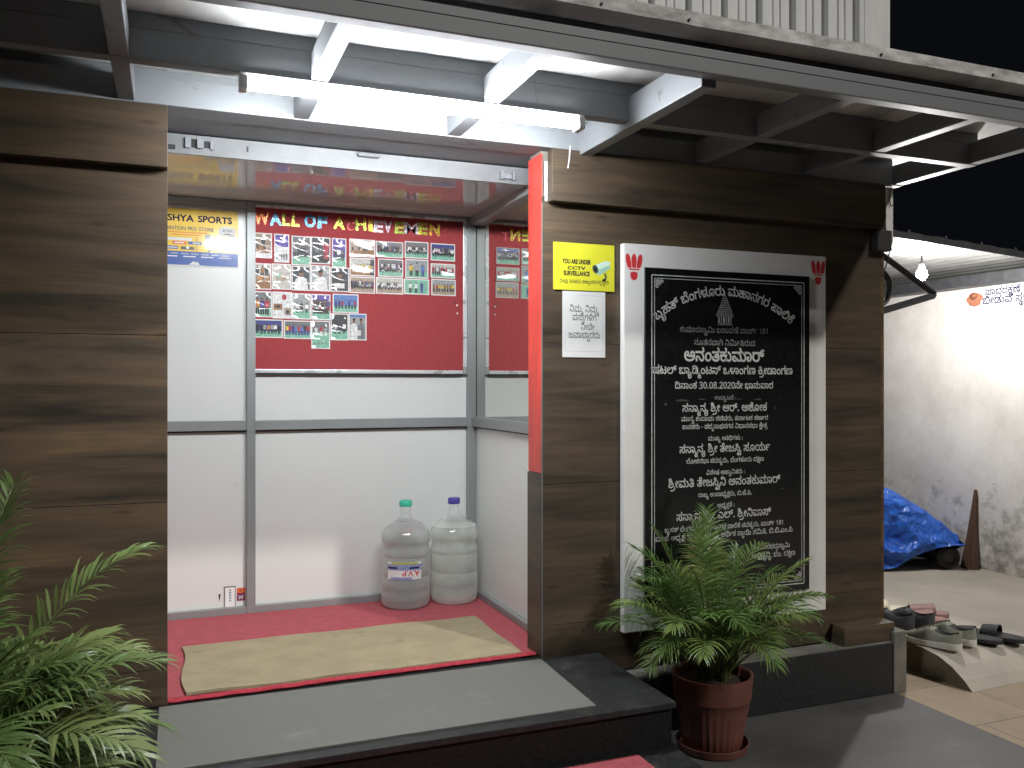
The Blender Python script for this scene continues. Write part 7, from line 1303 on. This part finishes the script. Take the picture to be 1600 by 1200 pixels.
BROWNPINK = mat("slipper_picture", (0.42, 0.17, 0.10), 0.5, var=0.3, vs=60); BROWNDK = mat("slipper_picture_dark", (0.20, 0.07, 0.04), 0.5)
A.ell(0.060, 0.060, 0.062, 0.034, BROWNPINK, 1, 20, -0.25); A.ell(0.080, 0.085, 0.062, 0.030, BROWNPINK, 1.4, 20, -0.2); A.ell(0.060, 0.093, 0.034, 0.026, BROWNDK, 1.8, 18, 0.3); A.ell(0.070, 0.098, 0.020, 0.012, BROWNPINK, 2.2, 14, 0.3); A.line([(0.02, 0.035), (0.07, 0.020), (0.12, 0.034)], 0.008, BROWNDK, 0.6)
A.knd(27, 0.155, 0.43, 0.090, INK_NAVY, 1, bold=20, sy=1.0); A.knd(28, 0.135, 0.50, 0.028, INK_NAVY, 1, bold=20, sy=1.0)
tag(A.build("wall_sign", loc=(5.328, 1.41, 1.643)), "white sign with a brown slipper picture high on the courtyard wall", "sign")

# bracket, cable coil, dangling strip at the corner of the hall
K = thing("wall_bracket", (3.2, 0.06, 1.58), "dark triangular steel bracket on the corner of the hall", "bracket")
def rod(name, a, b, h=0.017):
    a, b = Vector(a), Vector(b); MB().tube([a, b], h, 4).build(name, DARKSTEEL, K)
rod("strut", (3.19, 0.05, 1.735), (3.535, 0.05, 1.556)); rod("bar", (3.17, 0.05, 1.452), (3.535, 0.05, 1.548))
bx(3.1625, 3.176, 0.025, 0.075, 1.42, 1.80).build("mount_plate", DARKSTEEL, K)
mb = MB()
for k in range(3):
    mb.tube([(3.205 + (0.075 + 0.004 * k) * math.cos(t), 0.075 + 0.012 * k, 1.575 + (0.088 + 0.004 * k) * math.sin(t)) for t in [2 * math.pi * q / 32 for q in range(33)]], 0.0075, 6, cap=False)
tag(mb.build("cable_coil", CABLE, loc=(3.205, 0.075, 1.575), smooth=True), "coil of thick black cable hanging in the bracket", "cable")
mb = MB()
rr = random.Random(8)
mb.loft([[(3.176 + rr.uniform(-.003, .003), 0.0, z), (3.217 + rr.uniform(-.001, .001), 0.0, z), (3.217, 0.008, z), (3.176, 0.008, z)] for z in [1.795 + 0.012 * k for k in range(22)]])
tag(mb.build("white_strip", MARBLE, loc=(3.2, 0, 1.9)), "narrow white strip hanging down at the corner of the canopy", "strip")
mb = MB()
mb.tube([(3.20, -0.004, 2.04), (3.185, -0.006, 1.99), (3.20, -0.006, 1.955), (3.215, -0.004, 1.965)], 0.0025, 5)
mb.tube([(3.19, 0.02, 1.79), (3.215, 0.02, 1.74), (3.20, 0.02, 1.69), (3.17, 0.02, 1.62), (3.21, 0.03, 1.60), (3.17, 0.03, 1.54)], 0.003, 5)
tag(mb.build("loose_wire", CABLE, loc=(3.2, 0, 1.8), smooth=True), "thin black wire looping round the white strip", "wire")
tag(MB().tube([(3.217, 0.01, 1.925), (3.32, 0.12, 1.885), (3.52, 0.30, 1.83)], 0.0028, 5).build("stay_wire", STEEL_PALE, loc=(3.217, 0.01, 1.925)), "pale stay wire slanting from the corner to the courtyard roof", "wire")
jb = bx(3.085, 3.172, -0.040, -0.0015, 1.735, 1.832, bev=0.004).build("junction_box", RUBBER, loc=(3.13, 0, 1.78)); tag(jb, "black junction box under the lintel at the hall corner", "box")

# covered thing under the blue tarpaulin
TB = thing("covered_cart", (4.75, 1.72, -0.198), "low cart wrapped in a shiny blue tarpaulin against the wall", "covered cart")
def top_z(s):     # along the length, s = 0 at the building side
    for (a, za), (b, zb) in zip(((0, .38), (.45, .385), (.62, .36), (.8, .22), (.94, .09), (1, .03)), ((.45, .385), (.62, .36), (.8, .22), (.94, .09), (1, .03), (1.01, .03))):
        if a <= s <= b: return za + (zb - za) * (s - a) / (b - a)
    return 0.03
def hem_z(s):
    P_ = ((0, -.15), (.35, -.17), (.50, -.195), (.62, -.17), (.72, -.09), (.86, -.03), (1.0, -.005), (1.02, -.005))
    for (a, za), (b, zb) in zip(P_, P_[1:]):
        if a <= s <= b: return za + (zb - za) * (s - a) / (b - a)
    return -.005
from mathutils import noise
mb = MB(); nu, nv = 90, 60; V = {}
ax = Vector((4.15, 2.05)); bxv = Vector((5.24, 1.45))
dirx = (bxv - ax).normalized(); nrm = Vector((-dirx.y, dirx.x))     # nrm points to the wall / away from camera
for i in range(nu + 1):
    s = i / nu; c = ax.lerp(bxv, s)
    for j in range(nv + 1):
        v = j / nv; tz = top_z(s); hz = hem_z(s)
        hw_ = 0.24 * (1 - 0.35 * max(0, s - 0.6) / 0.4)
        if v < 0.36:   k = v / 0.36; off = -hw_ - 0.07 * (1 - k); z = hz + (tz - 0.07 - hz) * k
        elif v < 0.48: k = (v - 0.36) / 0.12; off = -hw_ + 0.08 * k; z = tz - 0.07 + 0.07 * math.sin(k * 1.57)
        elif v < 0.6:  k = (v - 0.48) / 0.12; off = -hw_ + 0.08 + (2 * hw_ - 0.16) * k; z = tz
        elif v < 0.7:  k = (v - 0.6) / 0.1; off = hw_ - 0.08 + 0.08 * k; z = tz - 0.07 * (1 - math.cos(k * 1.57))
        else:          k = (v - 0.7) / 0.3; off = hw_ + 0.04 * k; z = tz - 0.07 + (-0.18 - tz + 0.07) * k
        q = Vector((c.x * 3.2, c.y * 3.2 + off * 4, z * 5))
        rid = abs(noise.noise(q * 1.3)) ; rid2 = abs(noise.noise(q * 3.1 + Vector((5, 1, 2))))
        amp = 0.035 * (0.5 + (1 - min(1, v / 0.4)) * 0.9)
        off2 = off - amp * (0.5 - rid * 2.0) - 0.012 * (0.4 - rid2 * 2); z2 = z + 0.022 * (0.4 - rid * 1.6) * (v > 0.02) + 0.008 * (0.4 - rid2)
        px = c + nrm * off2
        V[i, j] = mb.bm.verts.new((px.x, px.y, max(z2, -0.195)))
for i in range(nu):
    for j in range(nv): mb.bm.faces.new((V[i, j], V[i + 1, j], V[i + 1, j + 1], V[i, j + 1]))
mb.bm.faces.new([V[nu, j] for j in range(nv + 1)])
mb.build("tarpaulin", TARP, TB, smooth=True, angle=60)
def wheel(s, off, r):
    c = ax.lerp(bxv, s) + nrm * off
    mb = MB(); rings = []
    for k in range(24):
        t = 2 * math.pi * k / 24; er = Vector((dirx.x * math.cos(t), dirx.y * math.cos(t), math.sin(t)))
        ctr = Vector((c.x, c.y, -0.197 + r)) + er * (r - 0.028)
        rings.append([ctr + er * 0.028 * math.cos(q) + Vector((nrm.x, nrm.y, 0)) * 0.034 * math.sin(q) for q in [2 * math.pi * z / 8 for z in range(8)]])
    rings.append(rings[0]); mb.loft(rings, cap=False)
    w_ = mb.build("wheel", RUBBER, TB, smooth=True)
    c3 = Vector((c.x, c.y, -0.197 + r)); n3 = Vector((nrm.x, nrm.y, 0))
    MB().tube([c3 - n3 * 0.02, c3 + n3 * 0.02], r - 0.04, 16).build("hub", DARKSTEEL, w_)
wheel(0.93, -0.15, 0.085); wheel(0.93, 0.1, 0.085); wheel(0.30, -0.19, 0.085); wheel(0.30, 0.12, 0.085)
c0 = ax.lerp(bxv, 0.06); c1 = ax.lerp(bxv, 0.95)
MB().tube([(c0.x, c0.y, -0.06), (c1.x, c1.y, -0.06)], 0.03, 6).build("chassis", DARKSTEEL, TB)
bx(4.22, 4.72, 1.72, 2.05, -0.04, 0.30).build("load", CEMENT, TB)

# broom against the wall
BRM = thing("broom", (5.27, 1.33, -0.198), "dark brown stick broom standing against the whitewashed wall", "broom")
mb = MB(); rr = random.Random(6)
for k in range(130):
    t = rr.uniform(0, 6.283); q = math.sqrt(rr.random()); r0, r1 = 0.066 * q, 0.010 * q
    h1 = 0.34 + rr.uniform(-0.05, 0.02) if q > 0.3 else 0.36
    mx_, my_ = 5.268 + 0.5 * r0 * math.cos(t) * 0.9, 1.325 + r0 * math.sin(t)
    mb.tube([(5.260 + 0.6 * r0 * math.cos(t), 1.325 + (r0 + rr.uniform(-.004, .004)) * math.sin(t), -0.197), (5.285 + 0.35 * r0 * math.cos(t), 1.322 + 0.48 * r0 * math.sin(t), 0.06), (5.312 + r1 * math.cos(t), 1.316 + r1 * math.sin(t), h1)], [0.0052, 0.0045, 0.003], 5)
mb.build("bristles", BROOM, BRM)
MB().tube([(5.304, 1.318, 0.25), (5.308, 1.317, 0.29)], 0.0165, 8).build("binding", RUBBER, BRM)

# ================================================================== FOOTWEAR
def halfw(t, W):   # half width along the length, heel t=0, toe t=1
    return W * (0.36 * math.sqrt(max(0, min(1, t / 0.10))) * (1 + 0.10 * math.sin(t * 9)) if t < 0.10 else (0.36 + 0.13 * math.sin((t - 0.10) / 0.62 * 1.57)) if t < 0.72 else 0.49 * math.sqrt(max(0.0, 1 - ((t - 0.72) / 0.285) ** 2)))
def sneaker(x, y, z, rz, lab, upper, sole, dark, L=0.275, W=0.105, group="shoes left on the courtyard step"):
    t_ = thing("sneaker", (x, y, z), lab, "shoe", group, rz)
    mb = MB(); rings = []; ts = [0.004, 0.03, 0.08, 0.18, 0.3, 0.45, 0.6, 0.75, 0.87, 0.95, 0.985, 0.998]
    for t in ts:
        w_ = halfw(t, W) * 1.05 + 0.002; rise = 0.014 * max(0, (t - 0.7) / 0.3) ** 2
        hz = 0.034 - 0.010 * t
        rings.append([(-w_, t * L, rise + 0.004), (-w_ * 0.9, t * L, rise), (w_ * 0.9, t * L, rise), (w_, t * L, rise + 0.004), (w_ * 1.02, t * L, rise + hz), (-w_ * 1.02, t * L, rise + hz)])
    mb.loft(rings); mb.build("sole", sole, t_, local=True, smooth=True, angle=50)
    mb = MB(); n = 14; V = {}; us = [0.006, 0.03, 0.08, 0.16, 0.26, 0.36, 0.45, 0.52, 0.60, 0.70, 0.80, 0.90, 0.96, 0.99]
    def toph(t):
        P_ = ((0, .088), (.06, .094), (.2, .074), (.36, .078), (.5, .098), (.62, .086), (.8, .060), (.93, .048), (1, .034))
        for (a, za), (b, zb) in zip(P_, P_[1:]):
            if a <= t <= b: return za + (zb - za) * (t - a) / (b - a)
    for a, t in enumerate(us):
        w_ = halfw(t, W) * 0.97; th = toph(t); z0 = 0.026
        for k in range(n + 1):
            q = math.pi * k / n; cxx = math.cos(q); s_ = math.sin(q)
            sx = (abs(cxx) ** 0.75) * (1 if cxx > 0 else -1)
            px = w_ * sx * (1 - 0.12 * s_); pz = z0 + (th - z0) * (s_ ** 0.7)
            if 0.05 < t < 0.50 and abs(cxx) < 0.62: pz = 0.045 + 0.4 * max(0, t - 0.36)          # the opening
            V[a, k] = mb.bm.verts.new((px, t * L, pz))
    for a in range(len(us) - 1):
        for k in range(n):
            f = mb.bm.faces.new((V[a, k], V[a, k + 1], V[a + 1, k + 1], V[a + 1, k]))
            f.material_index = 1 if (0.06 < us[a] < 0.45 and 4 <= k <= 9) else 0
    mb.bm.faces.new([V[0, k] for k in range(n + 1)]); mb.bm.faces.new([V[len(us) - 1, k] for k in range(n + 1)][::-1])
    mb.build("upper", [upper, dark], t_, local=True, smooth=True, angle=55)
    mb = MB()
    for k in range(5):
        t = 0.52 + 0.055 * k; th = toph(t) + 0.002; w_ = halfw(t, W) * 0.5
        mb.tube([(-w_, t * L, th - 0.012), (-w_ * 0.4, t * L + 0.004, th + 0.001), (w_ * 0.4, t * L - 0.004, th + 0.001), (w_, t * L, th - 0.012)], 0.0028, 5)
    mb.build("laces", dark if upper is not dark else PAPER, t_, local=True, smooth=True)
    return t_
def sandal(x, y, z, rz, lab, sole, strap, L=0.26, W=0.105, group="shoes left on the courtyard step", cover=0.0):
    t_ = thing("sandal", (x, y, z), lab, "sandal", group, rz)
    mb = MB(); rings = []
    for t in [0.004, 0.03, 0.08, 0.2, 0.35, 0.5, 0.65, 0.8, 0.9, 0.96, 0.99]:
        w_ = halfw(t, W) + 0.002
        rings.append([(-w_, t * L, 0.003), (w_, t * L, 0.003), (w_ * 1.03, t * L, 0.020), (w_ * 0.93, t * L, 0.024), (-w_ * 0.93, t * L, 0.024), (-w_ * 1.03, t * L, 0.020)])
    mb.loft(rings); mb.build("sole", sole, t_, local=True, smooth=True, angle=50)
    mb = MB(); rings = []; t0, t1 = 0.50 - cover, 0.80
    for k in range(15):
        q = math.pi * k / 14; cxx, s_ = math.cos(q), math.sin(q)
        def pt(t, g): w_ = halfw(t, W) + 0.004 + g; return (w_ * cxx, t * L, 0.014 + (0.052 + g - 0.02 * (t - t0)) * s_ ** 0.8)
        rings.append([pt(t0, 0), pt(t1, -0.004), pt(t1, 0.0), pt(t0, 0.005)])
    mb.loft(rings); mb.build("strap", strap, t_, local=True, smooth=True, angle=50)
    return t_
SH_GREY = mat("grey_green_mesh", (0.24, 0.245, 0.20), 0.8, var=0.2, vs=60, bump=0.3, bs=300); SH_WHITE = mat("white_foam", (0.66, 0.66, 0.62), 0.6, var=0.1); SH_DARK = mat("dark_lining", (0.05, 0.05, 0.048), 0.9)
SH_NAVY = mat("dark_grey_knit", (0.05, 0.054, 0.062), 0.8, var=0.4, vs=80); SH_BLACK = mat("black_foam", (0.022, 0.022, 0.024), 0.7); SH_PINK = mat("mauve_leather", (0.28, 0.15, 0.135), 0.6, var=0.2, vs=30); SH_CREAM = mat("cream_leather", (0.66, 0.60, 0.47), 0.6)
ZC = -0.1975
sneaker(3.60, -0.055, -0.200, R(22), "grey sneaker with a thick white sole, nearest the building", SH_GREY, SH_WHITE, SH_DARK)
sneaker(3.725, -0.030, -0.200, R(14), "grey sneaker with a white sole, right one of the front pair", SH_GREY, SH_WHITE, SH_DARK)
sneaker(3.66, 0.29, ZC, R(35), "dark laced sneaker behind the front pair, nearer the building", SH_NAVY, SH_DARK, SH_BLACK)
sneaker(3.77, 0.26, ZC, R(28), "dark laced sneaker behind the front pair, on the right", SH_NAVY, SH_DARK, SH_BLACK)
sandal(3.88, -0.055, ZC - 0.004, R(28), "black slide sandal with a wide strap, left of the black pair", SH_BLACK, SH_BLACK)
sandal(4.015, -0.085, ZC - 0.006, R(24), "black slide sandal with a wide strap, right of the black pair", SH_BLACK, SH_BLACK)
sandal(3.94, 0.34, ZC, R(62), "mauve closed slipper, front one of its pair", SH_PINK, SH_PINK, cover=0.2)
sandal(4.05, 0.42, ZC, R(55), "mauve closed slipper, rear one of its pair", SH_PINK, SH_PINK, cover=0.2)
sandal(3.93, 0.62, ZC, R(80), "cream flat slipper at the back of the shoes", SH_CREAM, SH_CREAM, W=0.085)
